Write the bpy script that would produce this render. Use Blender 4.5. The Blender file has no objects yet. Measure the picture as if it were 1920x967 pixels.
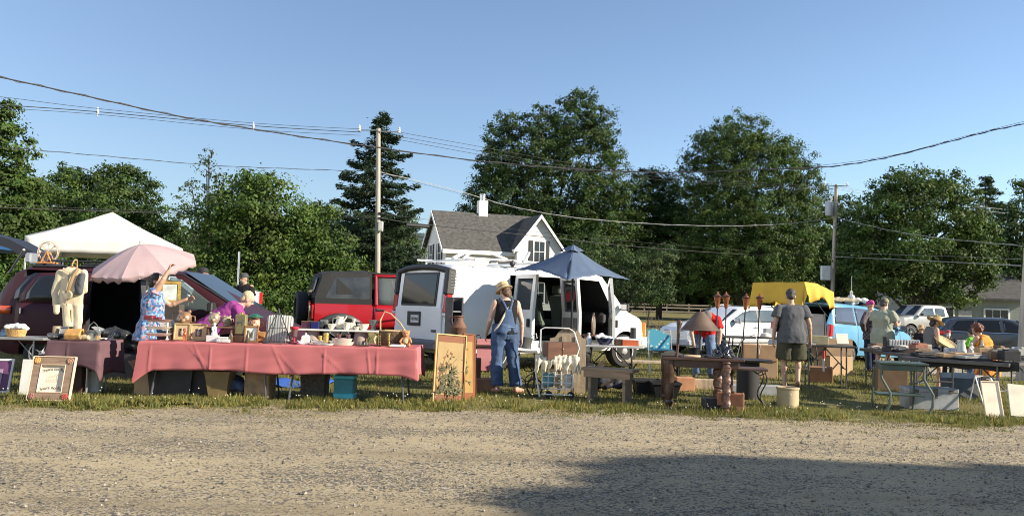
import bpy,bmesh,math,random
import numpy as np
from mathutils import Vector,Matrix,noise,Euler
R=math.radians
random.seed(7);RNG=np.random.default_rng(7)
SC=bpy.context.scene
COL=SC.collection
# ---------------------------------------------------------------- camera
FPX,W0,H0=1507.0,1920.0,967.0
CAM_H=1.35
PITCH,ROLL=3.28,1.5
cam_data=bpy.data.cameras.new('camera')
cam=bpy.data.objects.new('camera',cam_data);COL.objects.link(cam)
cam_data.sensor_width=36.0;cam_data.lens=36.0*FPX/W0
cam_data.clip_start=0.1;cam_data.clip_end=3000
CM=Matrix.Rotation(R(90+PITCH),3,'X')@Matrix.Rotation(R(ROLL),3,'Z')
cam.matrix_world=Matrix.Translation((0,0,CAM_H))@CM.to_4x4()
SC.camera=cam
# ---------------------------------------------------------------- sky, sun, exposure
SUN_EL,SUN_AZ=25.0,107.0
world=bpy.data.worlds.new('World');SC.world=world;world.use_nodes=True
wn=world.node_tree.nodes;wl=world.node_tree.links
bg=wn['Background'];bg.inputs['Strength'].default_value=0.092
sky=wn.new('ShaderNodeTexSky');sky.sky_type='NISHITA';sky.sun_disc=False
sky.sun_elevation=R(SUN_EL);sky.sun_rotation=R(-SUN_AZ);sky.altitude=100;sky.air_density=1.0;sky.dust_density=0.9;sky.ozone_density=3.6
hs=wn.new('ShaderNodeHueSaturation');hs.inputs['Saturation'].default_value=.93;hs.inputs['Value'].default_value=1.0;wl.new(sky.outputs[0],hs.inputs['Color']);wl.new(hs.outputs[0],bg.inputs[0])
sun_d=bpy.data.lights.new('sun','SUN');sun_d.energy=5.0;sun_d.angle=R(0.55);sun_d.color=(1.0,0.90,0.74)
sun=bpy.data.objects.new('sun',sun_d);COL.objects.link(sun)
to_sun=Vector((math.sin(R(SUN_AZ))*math.cos(R(SUN_EL)),math.cos(R(SUN_AZ))*math.cos(R(SUN_EL)),math.sin(R(SUN_EL))))
sun.rotation_euler=to_sun.to_track_quat('Z','Y').to_euler()
vs=SC.view_settings
vs.view_transform='Standard';vs.look='None';vs.gamma=1;vs.exposure=1.08;vs.use_curve_mapping=False
SC.cycles.max_bounces=6;SC.cycles.transparent_max_bounces=12;SC.cycles.use_denoising=True;SC.cycles.filter_width=1.0;SC.cycles.sample_clamp_indirect=4
# ---------------------------------------------------------------- placement helpers (photo pixels -> real places)
def ss(a,b,t):
 t=min(1,max(0,(t-a)/(b-a)));return t*t*(3-2*t)
def gz(x,y):
 d=-0.6*ss(7.5,10.5,x-.42*(y-17.6))*ss(13,19,y)*(1-ss(34,44,y))
 d+=.4*ss(14.6,19,y)*ss(3,5.5,-x)*(1-ss(28,36,y))
 return d+0.9*ss(60,150,y)
def ray(px,py):
 d=CM@Vector(((px-W0/2)/FPX,(H0/2-py)/FPX,-1.0));return d/d.y
CO=Vector((0,0,CAM_H))
def at(px,py,Y):return CO+ray(px,py)*Y
def G(px,py):
 r=ray(px,py);lo=3.0;z=0
 for Y in np.arange(3,200,.05):
  p=CO+r*Y
  if p.z<=gz(p.x,p.y):return Vector((p.x,p.y,gz(p.x,p.y)))
 return p
def GX(px,Y):
 x=0
 for _ in range(4):
  z=gz(x,Y);x=XZ(px,Y,z)
 return Vector((x,Y,gz(x,Y)))
def XZ(px,Y,z):
 a=at(px,300,Y);b=at(px,800,Y);t=(z-a.z)/(b.z-a.z);return a.x+(b.x-a.x)*t
def TP(px,Y,z):return Vector((XZ(px,Y,z),Y,z))
# ---------------------------------------------------------------- materials
MATS={}
def M(name,col,rough=.6,metal=0.,vary=.18,scale=6.,bump=0.,bscale=30.,spec=.5,trans=0.,tint=False,coat=0.,streak=None):
 if name in MATS:return MATS[name]
 m=bpy.data.materials.new(name);m.use_nodes=True;MATS[name]=m
 nt=m.node_tree;n=nt.nodes;l=nt.links;b=n['Principled BSDF']
 b.inputs['Roughness'].default_value=rough;b.inputs['Metallic'].default_value=metal
 b.inputs['Specular IOR Level'].default_value=spec;b.inputs['Coat Weight'].default_value=coat
 b.inputs['Base Color'].default_value=(*col,1)
 tc=n.new('ShaderNodeTexCoord')
 if vary>0:
  nz=n.new('ShaderNodeTexNoise');nz.inputs['Scale'].default_value=scale;nz.inputs['Detail'].default_value=6
  mp=n.new('ShaderNodeMapping');mp.inputs['Scale'].default_value=streak or (1,1,1)
  l.new(tc.outputs['Object'],mp.inputs[0]);l.new(mp.outputs[0],nz.inputs['Vector'])
  cr=n.new('ShaderNodeMapRange');cr.inputs[1].default_value=.3;cr.inputs[2].default_value=.7
  cr.inputs[3].default_value=1-vary;cr.inputs[4].default_value=1+vary
  l.new(nz.outputs['Fac'],cr.inputs[0])
  mx=n.new('ShaderNodeVectorMath');mx.operation='SCALE';mx.inputs[0].default_value=col
  l.new(cr.outputs[0],mx.inputs['Scale']);out=mx.outputs[0]
  if tint:
   at_=n.new('ShaderNodeAttribute');at_.attribute_name='tint'
   m2=n.new('ShaderNodeVectorMath');m2.operation='MULTIPLY'
   l.new(out,m2.inputs[0]);l.new(at_.outputs['Color'],m2.inputs[1]);out=m2.outputs[0]
  l.new(out,b.inputs['Base Color'])
  rr=n.new('ShaderNodeMapRange');rr.inputs[3].default_value=max(0,rough-.08);rr.inputs[4].default_value=min(1,rough+.08)
  l.new(nz.outputs['Fac'],rr.inputs[0]);l.new(rr.outputs[0],b.inputs['Roughness'])
 if bump>0:
  bz=n.new('ShaderNodeTexNoise');bz.inputs['Scale'].default_value=bscale;bz.inputs['Detail'].default_value=4
  l.new(tc.outputs['Object'],bz.inputs['Vector'])
  bp=n.new('ShaderNodeBump');bp.inputs['Strength'].default_value=bump;bp.inputs['Distance'].default_value=.02
  l.new(bz.outputs['Fac'],bp.inputs['Height']);l.new(bp.outputs[0],b.inputs['Normal'])
 if trans>0:
  tr=n.new('ShaderNodeBsdfTranslucent');ms=n.new('ShaderNodeMixShader');ms.inputs[0].default_value=trans
  if vary>0:l.new(out,tr.inputs[0])
  else:tr.inputs[0].default_value=(*col,1)
  l.new(b.outputs[0],ms.inputs[1]);l.new(tr.outputs[0],ms.inputs[2]);l.new(ms.outputs[0],n['Material Output'].inputs[0])
 return m
def glass(name,col=(.8,.85,.85),clear=.7,rough=.04):
 if name in MATS:return MATS[name]
 m=bpy.data.materials.new(name);m.use_nodes=True;MATS[name]=m
 n=m.node_tree.nodes;l=m.node_tree.links;b=n['Principled BSDF']
 b.inputs['Base Color'].default_value=(*[c*.25 for c in col],1);b.inputs['Roughness'].default_value=rough;b.inputs['Specular IOR Level'].default_value=.8
 t=n.new('ShaderNodeBsdfTransparent');t.inputs[0].default_value=(*col,1)
 ms=n.new('ShaderNodeMixShader');ms.inputs[0].default_value=clear
 l.new(b.outputs[0],ms.inputs[1]);l.new(t.outputs[0],ms.inputs[2]);l.new(ms.outputs[0],n['Material Output'].inputs[0])
 return m
def node_mat(name):
 m=bpy.data.materials.new(name);m.use_nodes=True;MATS[name]=m
 return m,m.node_tree.nodes,m.node_tree.links,m.node_tree.nodes['Principled BSDF']
# ---------------------------------------------------------------- objects
def tag(o,label=None,cat=None,group=None,kind=None):
 if label:o['label']=label
 if cat:o['category']=cat
 if group:o['group']=group
 if kind:o['kind']=kind
 return o
def thing(name,label,cat,loc=(0,0,0),rz=0.,group=None,rx=0.,ry=0.):
 o=bpy.data.objects.new(name,None);COL.objects.link(o);o.location=loc;o.rotation_euler=(rx,ry,rz)
 o.empty_display_size=.1
 return tag(o,label,cat,group)
def copy_tree(o,parent=None):
 c=o.copy();COL.objects.link(c)
 if parent is not None:c.parent=parent
 for ch in list(o.children):copy_tree(ch,c)
 return c
def link_mesh(me,name,mat,parent=None,loc=None,rz=0.,rot=None,smooth=35):
 o=bpy.data.objects.new(name,me);COL.objects.link(o)
 if mat is not None and not me.materials:
  me.materials.append(mat)
 if smooth and len(me.polygons):
  me.polygons.foreach_set('use_smooth',np.ones(len(me.polygons),dtype=bool))
  if smooth<180:me.set_sharp_from_angle(angle=R(smooth))
 if parent is not None:o.parent=parent
 if loc is not None:o.location=loc
 o.rotation_euler=rot if rot is not None else (0,0,rz)
 return o
def frame(d):
 d=Vector(d).normalized();a=Vector((0,0,1)) if abs(d.z)<.95 else Vector((1,0,0))
 x=a.cross(d).normalized();return x,d.cross(x).normalized(),d
class MB:
 def __init__(s):s.v=[];s.f=[];s.m=Matrix.Identity(4)
 def put(s,vs,fs):
  k=len(s.v);m=s.m
  s.v+=[tuple(m@Vector(p)) for p in vs];s.f+=[tuple(i+k for i in f) for f in fs];return s
 def box(s,c,d,bev=.004,rot=None):
  d=Vector(d)/2;c=Vector(c);b=min(bev,min(d)*.45)
  rm=(Euler(rot).to_matrix() if rot is not None else Matrix.Identity(3))
  vs=[];idx={}
  for sx in (-1,1):
   for sy in (-1,1):
    for sz in (-1,1):
     for ax in range(3):
      p=Vector((sx*d.x,sy*d.y,sz*d.z));sg=(sx,sy,sz)
      for k in range(3):
       if k!=ax:p[k]-=sg[k]*b
      idx[(sx,sy,sz,ax)]=len(vs);vs.append(c+rm@p)
  fs=[]
  for ax in range(3):
   o1,o2=(ax+1)%3,(ax+2)%3
   for sg in (-1,1):
    q=[]
    for a,b2 in ((-1,-1),(1,-1),(1,1),(-1,1)):
     t=[0,0,0];t[ax]=sg;t[o1]=a;t[o2]=b2;q.append(idx[(*t,ax)])
    fs.append(q if sg>0 else q[::-1])
  for ax in range(3):
   o1,o2=(ax+1)%3,(ax+2)%3
   for a in (-1,1):
    for b2 in (-1,1):
     t0=[0,0,0];t1=[0,0,0];t0[ax]=-1;t1[ax]=1
     for t in (t0,t1):t[o1]=a;t[o2]=b2
     q=[idx[(*t0,o1)],idx[(*t1,o1)],idx[(*t1,o2)],idx[(*t0,o2)]]
     fs.append(q if a*b2>0 else q[::-1])
  for sx in (-1,1):
   for sy in (-1,1):
    for sz in (-1,1):
     q=[idx[(sx,sy,sz,k)] for k in range(3)];fs.append(q if sx*sy*sz>0 else q[::-1])
  return s.put(vs,fs)
 def cone(s,p0,p1,r0,r1,n=14,caps=True,sq=1.0):
  p0=Vector(p0);p1=Vector(p1);x,y,z=frame(p1-p0);vs=[]
  for p,r in ((p0,r0),(p1,r1)):
   for i in range(n):
    a=2*math.pi*i/n;vs.append(p+x*(r*math.cos(a))+y*(r*sq*math.sin(a)))
  fs=[(i,(i+1)%n,n+(i+1)%n,n+i) for i in range(n)]
  if caps:fs+=[tuple(range(n))[::-1],tuple(range(n,2*n))]
  return s.put(vs,fs)
 def tube(s,pts,r,n=8,closed=False,r1=None):
  pts=[Vector(p) for p in pts];N=len(pts);vs=[];prev=None
  for i,p in enumerate(pts):
   if closed:d=pts[(i+1)%N]-pts[i-1]
   else:d=pts[min(N-1,i+1)]-pts[max(0,i-1)]
   d.normalize()
   if prev is None:x,y,_=frame(d)
   else:
    x=(prev-d*prev.dot(d)).normalized();y=d.cross(x)
   prev=x;rr=r if r1 is None else r+(r1-r)*i/(N-1)
   for k in range(n):
    a=2*math.pi*k/n;vs.append(p+x*(rr*math.cos(a))+y*(rr*math.sin(a)))
  fs=[]
  for i in range(N if closed else N-1):
   j=(i+1)%N
   for k in range(n):fs.append((i*n+k,i*n+(k+1)%n,j*n+(k+1)%n,j*n+k))
  if not closed:fs+=[tuple(range(n))[::-1],tuple(range((N-1)*n,N*n))]
  return s.put(vs,fs)
 def lathe(s,prof,c=(0,0,0),n=20,axis=(0,0,1),sq=1.0,cap=True):
  x,y,z=frame(axis) if tuple(axis)!=(0,0,1) else (Vector((1,0,0)),Vector((0,1,0)),Vector((0,0,1)))
  c=Vector(c);vs=[]
  for r,h in prof:
   for k in range(n):
    a=2*math.pi*k/n;vs.append(c+z*h+x*(r*math.cos(a))+y*(r*sq*math.sin(a)))
  fs=[(i*n+k,i*n+(k+1)%n,(i+1)*n+(k+1)%n,(i+1)*n+k) for i in range(len(prof)-1) for k in range(n)]
  if cap:
   if prof[0][0]>1e-4:fs.append(tuple(range(n))[::-1])
   if prof[-1][0]>1e-4:fs.append(tuple(range((len(prof)-1)*n,len(prof)*n)))
  return s.put(vs,fs)
 def ball(s,c,r,n=14,rot=None):
  r=(r,r,r) if not hasattr(r,'__len__') else r;c=Vector(c);h=max(6,n//2);vs=[];fs=[]
  rm=rot if rot is not None else Matrix.Identity(3)
  for i in range(h+1):
   t=math.pi*i/h
   for k in range(n):
    a=2*math.pi*k/n
    vs.append(c+rm@Vector((r[0]*math.sin(t)*math.cos(a),r[1]*math.sin(t)*math.sin(a),-r[2]*math.cos(t))))
  for i in range(h):
   for k in range(n):fs.append((i*n+k,i*n+(k+1)%n,(i+1)*n+(k+1)%n,(i+1)*n+k))
  return s.put(vs,fs)
 def cap(s,p0,p1,r0,r1,n=12):
  p0=Vector(p0);p1=Vector(p1);d=p1-p0;L=max(d.length,1e-4);pr=[]
  for i in range(6):a=math.pi/2*(1-i/5);pr.append((max(1e-5,r0*math.cos(a)),-r0*math.sin(a)))
  for i in range(6):a=math.pi/2*i/5;pr.append((max(1e-5,r1*math.cos(a)),L+r1*math.sin(a)))
  return s.lathe(pr,p0,n,d/L if d.length>1e-4 else (0,0,1))
 def prism(s,poly,a,b,axis='y'):
  n=len(poly);P=(lambda p,t:(p[0],t,p[1])) if axis=='y' else ((lambda p,t:(p[0],p[1],t)) if axis=='z' else (lambda p,t:(t,p[0],p[1])))
  vs=[P(p,a) for p in poly]+[P(p,b) for p in poly]
  fs=[(i,(i+1)%n,n+(i+1)%n,n+i) for i in range(n)]+[tuple(range(n))[::-1],tuple(range(n,2*n))]
  return s.put(vs,fs)
 def loft(s,secs,n=20):
  vs=[]
  for c,rx,ry,x,y in secs:
   for k in range(n):
    a=2*math.pi*k/n;ca,sa=math.cos(a),math.sin(a)
    vs.append(Vector(c)+Vector(x)*(rx*math.copysign(abs(ca)**.85,ca))+Vector(y)*(ry*math.copysign(abs(sa)**.85,sa)))
  N=len(secs)
  fs=[(i*n+k,i*n+(k+1)%n,(i+1)*n+(k+1)%n,(i+1)*n+k) for i in range(N-1) for k in range(n)]
  fs+=[tuple(range(n))[::-1],tuple(range((N-1)*n,N*n))]
  return s.put(vs,fs)
 def grid(s,fn,nu,nv):
  vs=[fn(i/nu,j/nv) for i in range(nu+1) for j in range(nv+1)]
  return s.put(vs,[(i*(nv+1)+j,(i+1)*(nv+1)+j,(i+1)*(nv+1)+j+1,i*(nv+1)+j+1) for i in range(nu) for j in range(nv)])
 def mesh(s,fix=True):
  me=bpy.data.meshes.new('shape');me.from_pydata(s.v,[],s.f)
  if fix:
   bm=bmesh.new();bm.from_mesh(me);bmesh.ops.recalc_face_normals(bm,faces=bm.faces);bm.to_mesh(me);bm.free()
  me.update();return me
 def build(s,name,mat,parent=None,loc=None,rz=0.,rot=None,smooth=35,thick=0.,fix=True):
  me=s.mesh(fix);me.name=name
  o=link_mesh(me,name,mat,parent,loc,rz,rot,smooth)
  if thick:
   md=o.modifiers.new('thickness','SOLIDIFY');md.thickness=thick;md.offset=0
  return o
def one(name,mat,label,cat,loc,mb,rz=0.,group=None,smooth=35,rot=None,thick=0.):
 return tag(mb.build(name,mat,None,loc,rz,rot,smooth,thick),label,cat,group)
def evaluated(mb_or_mesh,mods):
 me=mb_or_mesh.mesh() if isinstance(mb_or_mesh,MB) else mb_or_mesh
 o=bpy.data.objects.new('temporary',me);COL.objects.link(o)
 for kind,kw in mods:
  md=o.modifiers.new('m',kind)
  for k,v in kw.items():setattr(md,k,v)
 dg=bpy.context.evaluated_depsgraph_get();dg.update()
 out=bpy.data.meshes.new_from_object(o.evaluated_get(dg));bpy.data.objects.remove(o)
 return out
def remesh(mb,vox,it=6,wr=0.,fr=12.,seed=0.):
 me=evaluated(mb,[('REMESH',dict(mode='VOXEL',voxel_size=vox)),('SMOOTH',dict(factor=.5,iterations=it))])
 if wr:
  n=len(me.vertices);co=np.empty(n*3);no=np.empty(n*3);me.vertices.foreach_get('co',co);me.vertices.foreach_get('normal',no)
  co=co.reshape(-1,3);no=no.reshape(-1,3)
  d=np.array([noise.noise(Vector((p[0]*fr*1.2+seed,p[1]*fr*1.2,p[2]*fr*.6)))+.5*noise.noise(Vector((p[0]*fr*2.4,p[1]*fr*2.4+seed,p[2]*fr*1.9))) for p in co])
  me.vertices.foreach_set('co',(co+no*(d*wr)[:,None]).ravel());me.update()
 return me
def boolean_cut(me,cutters):
 for mb,mt in cutters:
  cm=mb.mesh();cm.materials.append(mt)
  c=bpy.data.objects.new('temporary_cutter',cm);COL.objects.link(c)
  me=evaluated(me,[('BOOLEAN',dict(operation='DIFFERENCE',object=c,solver='EXACT',material_mode='TRANSFER'))])
  bpy.data.objects.remove(c)
 return me
def lerp_tab(tab,x):
 if x<=tab[0][0]:return tab[0][1]
 for (a,va),(b,vb) in zip(tab,tab[1:]):
  if x<=b:return va+(vb-va)*(x-a)/(b-a) if b>a else vb
 return tab[-1][1]
# ================================================================ GROUND
def sheet(name,xs,ys,fz,mat,edge=None):
 nx,ny=len(xs),len(ys);v=[]
 for i,x in enumerate(xs):
  for j,y in enumerate(ys):
   yy=y
   if edge is not None and j==ny-1:yy=edge(x)
   v.append((x,yy,fz(x,yy)))
 f=[(i*ny+j,(i+1)*ny+j,(i+1)*ny+j+1,i*ny+j+1) for i in range(nx-1) for j in range(ny-1)]
 me=bpy.data.meshes.new(name);me.from_pydata(v,[],f);me.update()
 return tag(link_mesh(me,name,mat,smooth=180),kind='structure')
def ground_mat(name,ca,cb,cc,s1,s2,bump,bs,speck=None,rough=.95,ps=None):
 m,n,l,b=node_mat(name);b.inputs['Roughness'].default_value=rough;b.inputs['Specular IOR Level'].default_value=.2
 tc=n.new('ShaderNodeTexCoord')
 def nz(sc,det=8,ro=.6,wr=False):
  t=n.new('ShaderNodeTexNoise');t.inputs['Scale'].default_value=sc;t.inputs['Detail'].default_value=det;t.inputs['Roughness'].default_value=ro
  if wr:
   mp=n.new('ShaderNodeMapping');mp.inputs['Scale'].default_value=(.45,1,1);l.new(tc.outputs['Object'],mp.inputs[0]);l.new(mp.outputs[0],t.inputs['Vector'])
  else:l.new(tc.outputs['Object'],t.inputs['Vector'])
  return t
 def mix(a,bcol,fac):
  x=n.new('ShaderNodeMix');x.data_type='RGBA'
  for sock,val in ((6,a),(7,bcol)):
   if isinstance(val,tuple):x.inputs[sock].default_value=(*val,1)
   else:l.new(val,x.inputs[sock])
  l.new(fac,x.inputs[0]);return x.outputs[2]
 def ramp(o,a,c):
  r=n.new('ShaderNodeMapRange');r.inputs[1].default_value=a;r.inputs[2].default_value=c;l.new(o,r.inputs[0]);return r.outputs[0]
 big=nz(s1,wr=True);mid=nz(s2,10,.7);fine=nz(bs,6,.75)
 col=mix(ca,cb,ramp(big.outputs[0],.35,.65));col=mix(col,cc,ramp(mid.outputs[0],.5,.75))
 h=fine.outputs[0]
 if speck:
  for sc,dark,thr in speck:
   vo=n.new('ShaderNodeTexVoronoi');vo.inputs['Scale'].default_value=sc;l.new(tc.outputs['Object'],vo.inputs['Vector'])
   sep=n.new('ShaderNodeSeparateColor');l.new(vo.outputs['Color'],sep.inputs[0])
   a=n.new('ShaderNodeMath');a.operation='LESS_THAN';l.new(sep.outputs[0],a.inputs[0])
   if ps:
    pn=nz(ps,4,.6,wr=True);pr=n.new('ShaderNodeMapRange');pr.inputs[1].default_value=.38;pr.inputs[2].default_value=.66;pr.inputs[3].default_value=thr*.25;pr.inputs[4].default_value=thr*1.9
    l.new(pn.outputs[0],pr.inputs[0]);l.new(pr.outputs[0],a.inputs[1])
   else:a.inputs[1].default_value=thr
   col=mix(col,dark,a.outputs[0])
 if ps:
  tk=n.new('ShaderNodeTexNoise');tk.inputs['Scale'].default_value=1.3;tk.inputs['Detail'].default_value=5;mp=n.new('ShaderNodeMapping');mp.inputs['Scale'].default_value=(.10,1,1);mp.inputs['Rotation'].default_value=(0,0,.06)
  l.new(tc.outputs['Object'],mp.inputs[0]);l.new(mp.outputs[0],tk.inputs['Vector']);col=mix(col,(.25,.20,.125),ramp(tk.outputs[0],.54,.80))
 l.new(col,b.inputs['Base Color'])
 bp=n.new('ShaderNodeBump');bp.inputs['Strength'].default_value=bump;bp.inputs['Distance'].default_value=.03
 l.new(h,bp.inputs['Height']);l.new(bp.outputs[0],b.inputs['Normal'])
 return m
def span(*segs):
 out=[]
 for a,b,st in segs:out+=list(np.arange(a,b,st))
 return [float(x) for x in out]+[float(segs[-1][1])]
turf=ground_mat('turf',(.13,.125,.042),(.20,.165,.07),(.085,.10,.03),.35,5.,.8,25.,speck=[(30.,(.20,.17,.09),.10)])
grav=ground_mat('sandy_gravel',(.46,.375,.235),(.38,.31,.20),(.51,.42,.28),.5,3.2,.9,42.,speck=[(34.,(.17,.15,.125),.09),(68.,(.11,.10,.085),.15),(38.,(.46,.42,.34),.025),(110.,(.13,.115,.095),.2)],ps=1.1)
sheet('grass_field',span((-700,-60,40),(-60,-20,4),(-20,24,1),(24,60,4),(60,700,40)),span((-60,9,8),(9,60,1),(60,160,6),(160,1200,80)),gz,turf)
def lot_edge(x):return 9.95+.25*math.sin(x*.35+1.2)+.50*noise.noise(Vector((x*.5,3,0)))+.16*noise.noise(Vector((x*2.2,7,0)))+(.3 if x>-2 else 0)
sheet('gravel_lot',span((-60,-10,2),(-10,10,.12),(10,60,2)),span((-50,0,10),(0,9,1),(9,10.4,.4)),lambda x,y:.004,grav,lot_edge)
drive=ground_mat('driveway_gravel',(.36,.32,.26),(.30,.27,.22),(.40,.36,.30),.3,3.,.6,30.,speck=[(20.,(.18,.16,.13),.12)])
sheet('gravel_driveway',span((9.5,70,1.5)),span((26.5,36,.7)),lambda x,y:gz(x,y)+.004,drive)
asph=ground_mat('asphalt',(.075,.072,.068),(.06,.058,.056),(.09,.086,.08),.3,6.,.5,60.)
rd=Vector((.894,.447,0));rn=Vector((-.447,.894,0));r0=Vector((-12,44.5,0))
def road_strip(name,o0,o1,dz,mat):
 ts=span((-150,-40,10),(-40,70,1.5),(70,240,10));v=[];f=[]
 for t in ts:
  for o in (o0,(o0+o1)/2,o1):
   p=r0+rd*t+rn*o;v.append((p.x,p.y,gz(p.x,p.y)+dz))
 for i in range(len(ts)-1):
  for j in range(2):f.append((i*3+j,i*3+j+1,i*3+4+j,i*3+3+j))
 me=bpy.data.meshes.new(name);me.from_pydata(v,[],f);me.update();tag(link_mesh(me,name,mat,smooth=180),kind='structure')
road_strip('road',0,6.5,.006,asph)
shoulder=ground_mat('road_shoulder_dirt',(.30,.27,.20),(.24,.21,.15),(.34,.30,.23),.5,3.,.5,30.)
road_strip('road_shoulder',-1.3,0,.005,shoulder)
road_strip('road_edge_line',.25,.37,.011,M('road_paint',(.75,.75,.72),.7))
# --- grass blades and weeds: uncountable, so stuff
def tris_object(name,tri,tint,mat):
 n=len(tri);me=bpy.data.meshes.new(name)
 me.vertices.add(n*3);me.vertices.foreach_set('co',tri.reshape(-1))
 me.loops.add(n*3);me.loops.foreach_set('vertex_index',np.arange(n*3,dtype=np.int32))
 me.polygons.add(n);me.polygons.foreach_set('loop_start',np.arange(0,n*3,3,dtype=np.int32));me.polygons.foreach_set('loop_total',np.full(n,3,dtype=np.int32))
 at_=me.attributes.new('tint','FLOAT_COLOR','POINT')
 c=np.ones((n*3,4),dtype=np.float32);c[:,:3]=np.repeat(tint,3,axis=0);at_.data.foreach_set('color',c.ravel())
 me.update(calc_edges=True);me.validate()
 o=bpy.data.objects.new(name,me);COL.objects.link(o);me.materials.append(mat);return o
def gzv(x,y):return np.array([gz(a,b) for a,b in zip(x,y)])
blade_mat=M('grass_blades',(.155,.165,.045),.7,vary=.25,scale=.6,trans=.35,tint=True,spec=.25)
def blades(name,x,y,h,w,lean,yellow,label):
 n=len(x);z=gzv(x,y);a=RNG.uniform(0,2*np.pi,n);la=RNG.uniform(0,2*np.pi,n);ln=h*np.abs(RNG.normal(0,lean,n))
 t=np.zeros((n,3,3));dx,dy=np.cos(a)*w/2,np.sin(a)*w/2
 t[:,0]=np.stack([x-dx,y-dy,z-.005],1);t[:,1]=np.stack([x+dx,y+dy,z-.005],1)
 t[:,2]=np.stack([x+np.cos(la)*ln,y+np.sin(la)*ln,z+h],1)
 tint=RNG.uniform(.65,1.3,(n,1))*np.array([[1,1,1]]);yl=RNG.random(n)<yellow
 tint[yl]*=np.array([1.65,1.18,1.25])
 return tag(tris_object(name,t,tint,blade_mat),label,'grass',kind='stuff')
def patch_noise(x,y,f):return np.array([noise.noise(Vector((a*f,b*f,1.7))) for a,b in zip(x,y)])
def edge_y(x):return np.array([lot_edge(float(a)) for a in x])
n=150000;y=9.7+14*RNG.random(n)**1.7;x=RNG.uniform(-.72,.74,n)*(y+1.5)
pn0=patch_noise(x,y,1.6);k=(y>edge_y(x)+RNG.normal(.16,.34,n))&(RNG.random(n)<np.clip(.75+1.1*pn0+.10*(y-10.6),.04,1));x,y=x[k],y[k];pn=patch_noise(x,y,.8)
h=RNG.uniform(.02,.062,len(x))*(1+.9*np.clip(pn,-.6,.8))*(1+.035*(y-10))
blades('grass',x,y,h,RNG.uniform(.006,.016,len(x))*(1+.06*(y-10)),0.55,.22,'short patchy grass growing under the sale tables')
n=26000;y=22+50*RNG.random(n);x=RNG.uniform(-.75,.8,n)*y
blades('lawn_grass',x,y,RNG.uniform(.05,.12,n),RNG.uniform(.05,.12,n),.9,.3,'mown lawn grass beyond the parked vehicles')
# taller weeds in clumps along the edge of the gravel
cx=RNG.uniform(-7.5,8.5,800);cy=edge_y(cx)+RNG.normal(.22,.30,800);keep=((cx<-.5)|(RNG.random(800)<.5))&(np.sin(cx*2.3)+np.sin(cx*5.1)>-.9);cx,cy=cx[keep],cy[keep]
X=np.repeat(cx,34)+RNG.normal(0,.055,len(cx)*34);Y=np.repeat(cy,34)+RNG.normal(0,.05,len(cx)*34)
hh=np.repeat(RNG.uniform(.03,.12,len(cx)),34)*RNG.uniform(.4,1.1,len(X))
blades('weeds',X,Y,hh,RNG.uniform(.010,.026,len(X)),.75,.22,'leafy weeds along the edge of the gravel')
# low creeping weeds straying onto the gravel
cx=RNG.uniform(-7.5,8.5,760);cy=edge_y(cx)-np.abs(RNG.normal(0,.30,760))*(1+.8*np.sin(cx*1.7));X=np.repeat(cx,30)+RNG.normal(0,.11,760*30);Y=np.repeat(cy,30)+RNG.normal(0,.05,760*30)
blades('creeping_weeds',X,Y,RNG.uniform(.008,.03,len(X)),RNG.uniform(.008,.02,len(X)),1.1,.35,'low creeping weeds straying onto the gravel')
# white clover heads
m_=130;X=RNG.uniform(-6.5,5,m_);Y=edge_y(X)+np.abs(RNG.normal(.3,.5,m_));Z=RNG.uniform(.06,.16,m_);r=RNG.uniform(.004,.007,m_)
T=np.zeros((m_*4,3,3));P4=np.array([[1,1,1],[1,-1,-1],[-1,1,-1],[-1,-1,1]],float)
for q,(a,b,c) in enumerate(((0,1,2),(0,3,1),(0,2,3),(1,3,2))):
 for s_,vi in enumerate((a,b,c)):T[q::4,s_]=np.stack([X,Y,Z],1)+P4[vi]*r[:,None]
tag(tris_object('clover_flowers',T,np.ones((m_*4,3)),M('clover_white',(.48,.46,.40),.8,tint=True)),'tiny white clover flower heads among the edge weeds','flowers',kind='stuff')
# pebbles on the gravel
n=9000;y=4.6+5.8*RNG.random(n)**.8;x=RNG.uniform(-.68,.68,n)*(y+.6);k=y<edge_y(x)+.15;x,y=x[k],y[k];n=len(x)
r=np.clip(RNG.lognormal(-4.95,.42,n),.003,.022);P8=np.array([[1,0,0],[0,1,0],[-1,0,0],[0,-1,0],[0,0,.8],[0,0,-.8]],float)
F8=[(0,1,4),(1,2,4),(2,3,4),(3,0,4),(1,0,5),(2,1,5),(3,2,5),(0,3,5)]
ang=RNG.uniform(0,6.28,n);ca,sa=np.cos(ang),np.sin(ang);jit=RNG.uniform(.6,1.25,(n,6));T=np.zeros((n*8,3,3))
V6=P8[None]*jit[:,:,None]*r[:,None,None];V6=np.stack([V6[...,0]*ca[:,None]-V6[...,1]*sa[:,None],V6[...,0]*sa[:,None]+V6[...,1]*ca[:,None],V6[...,2]],-1)+np.stack([x,y,.004+r*.45],1)[:,None]
for q,f in enumerate(F8):
 for s_,vi in enumerate(f):T[q::8,s_]=V6[:,vi]
tint=np.repeat(np.where(RNG.random((n,1))<.55,RNG.uniform(.25,.55,(n,1)),RNG.uniform(.65,.98,(n,1)))*np.array([[1,.98,.94]]),8,0)
tag(tris_object('gravel',T,tint,M('pebble',(.33,.30,.25),.9,vary=.1,tint=True)),'loose pebbles scattered over the sandy gravel lot','gravel',kind='stuff')
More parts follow.
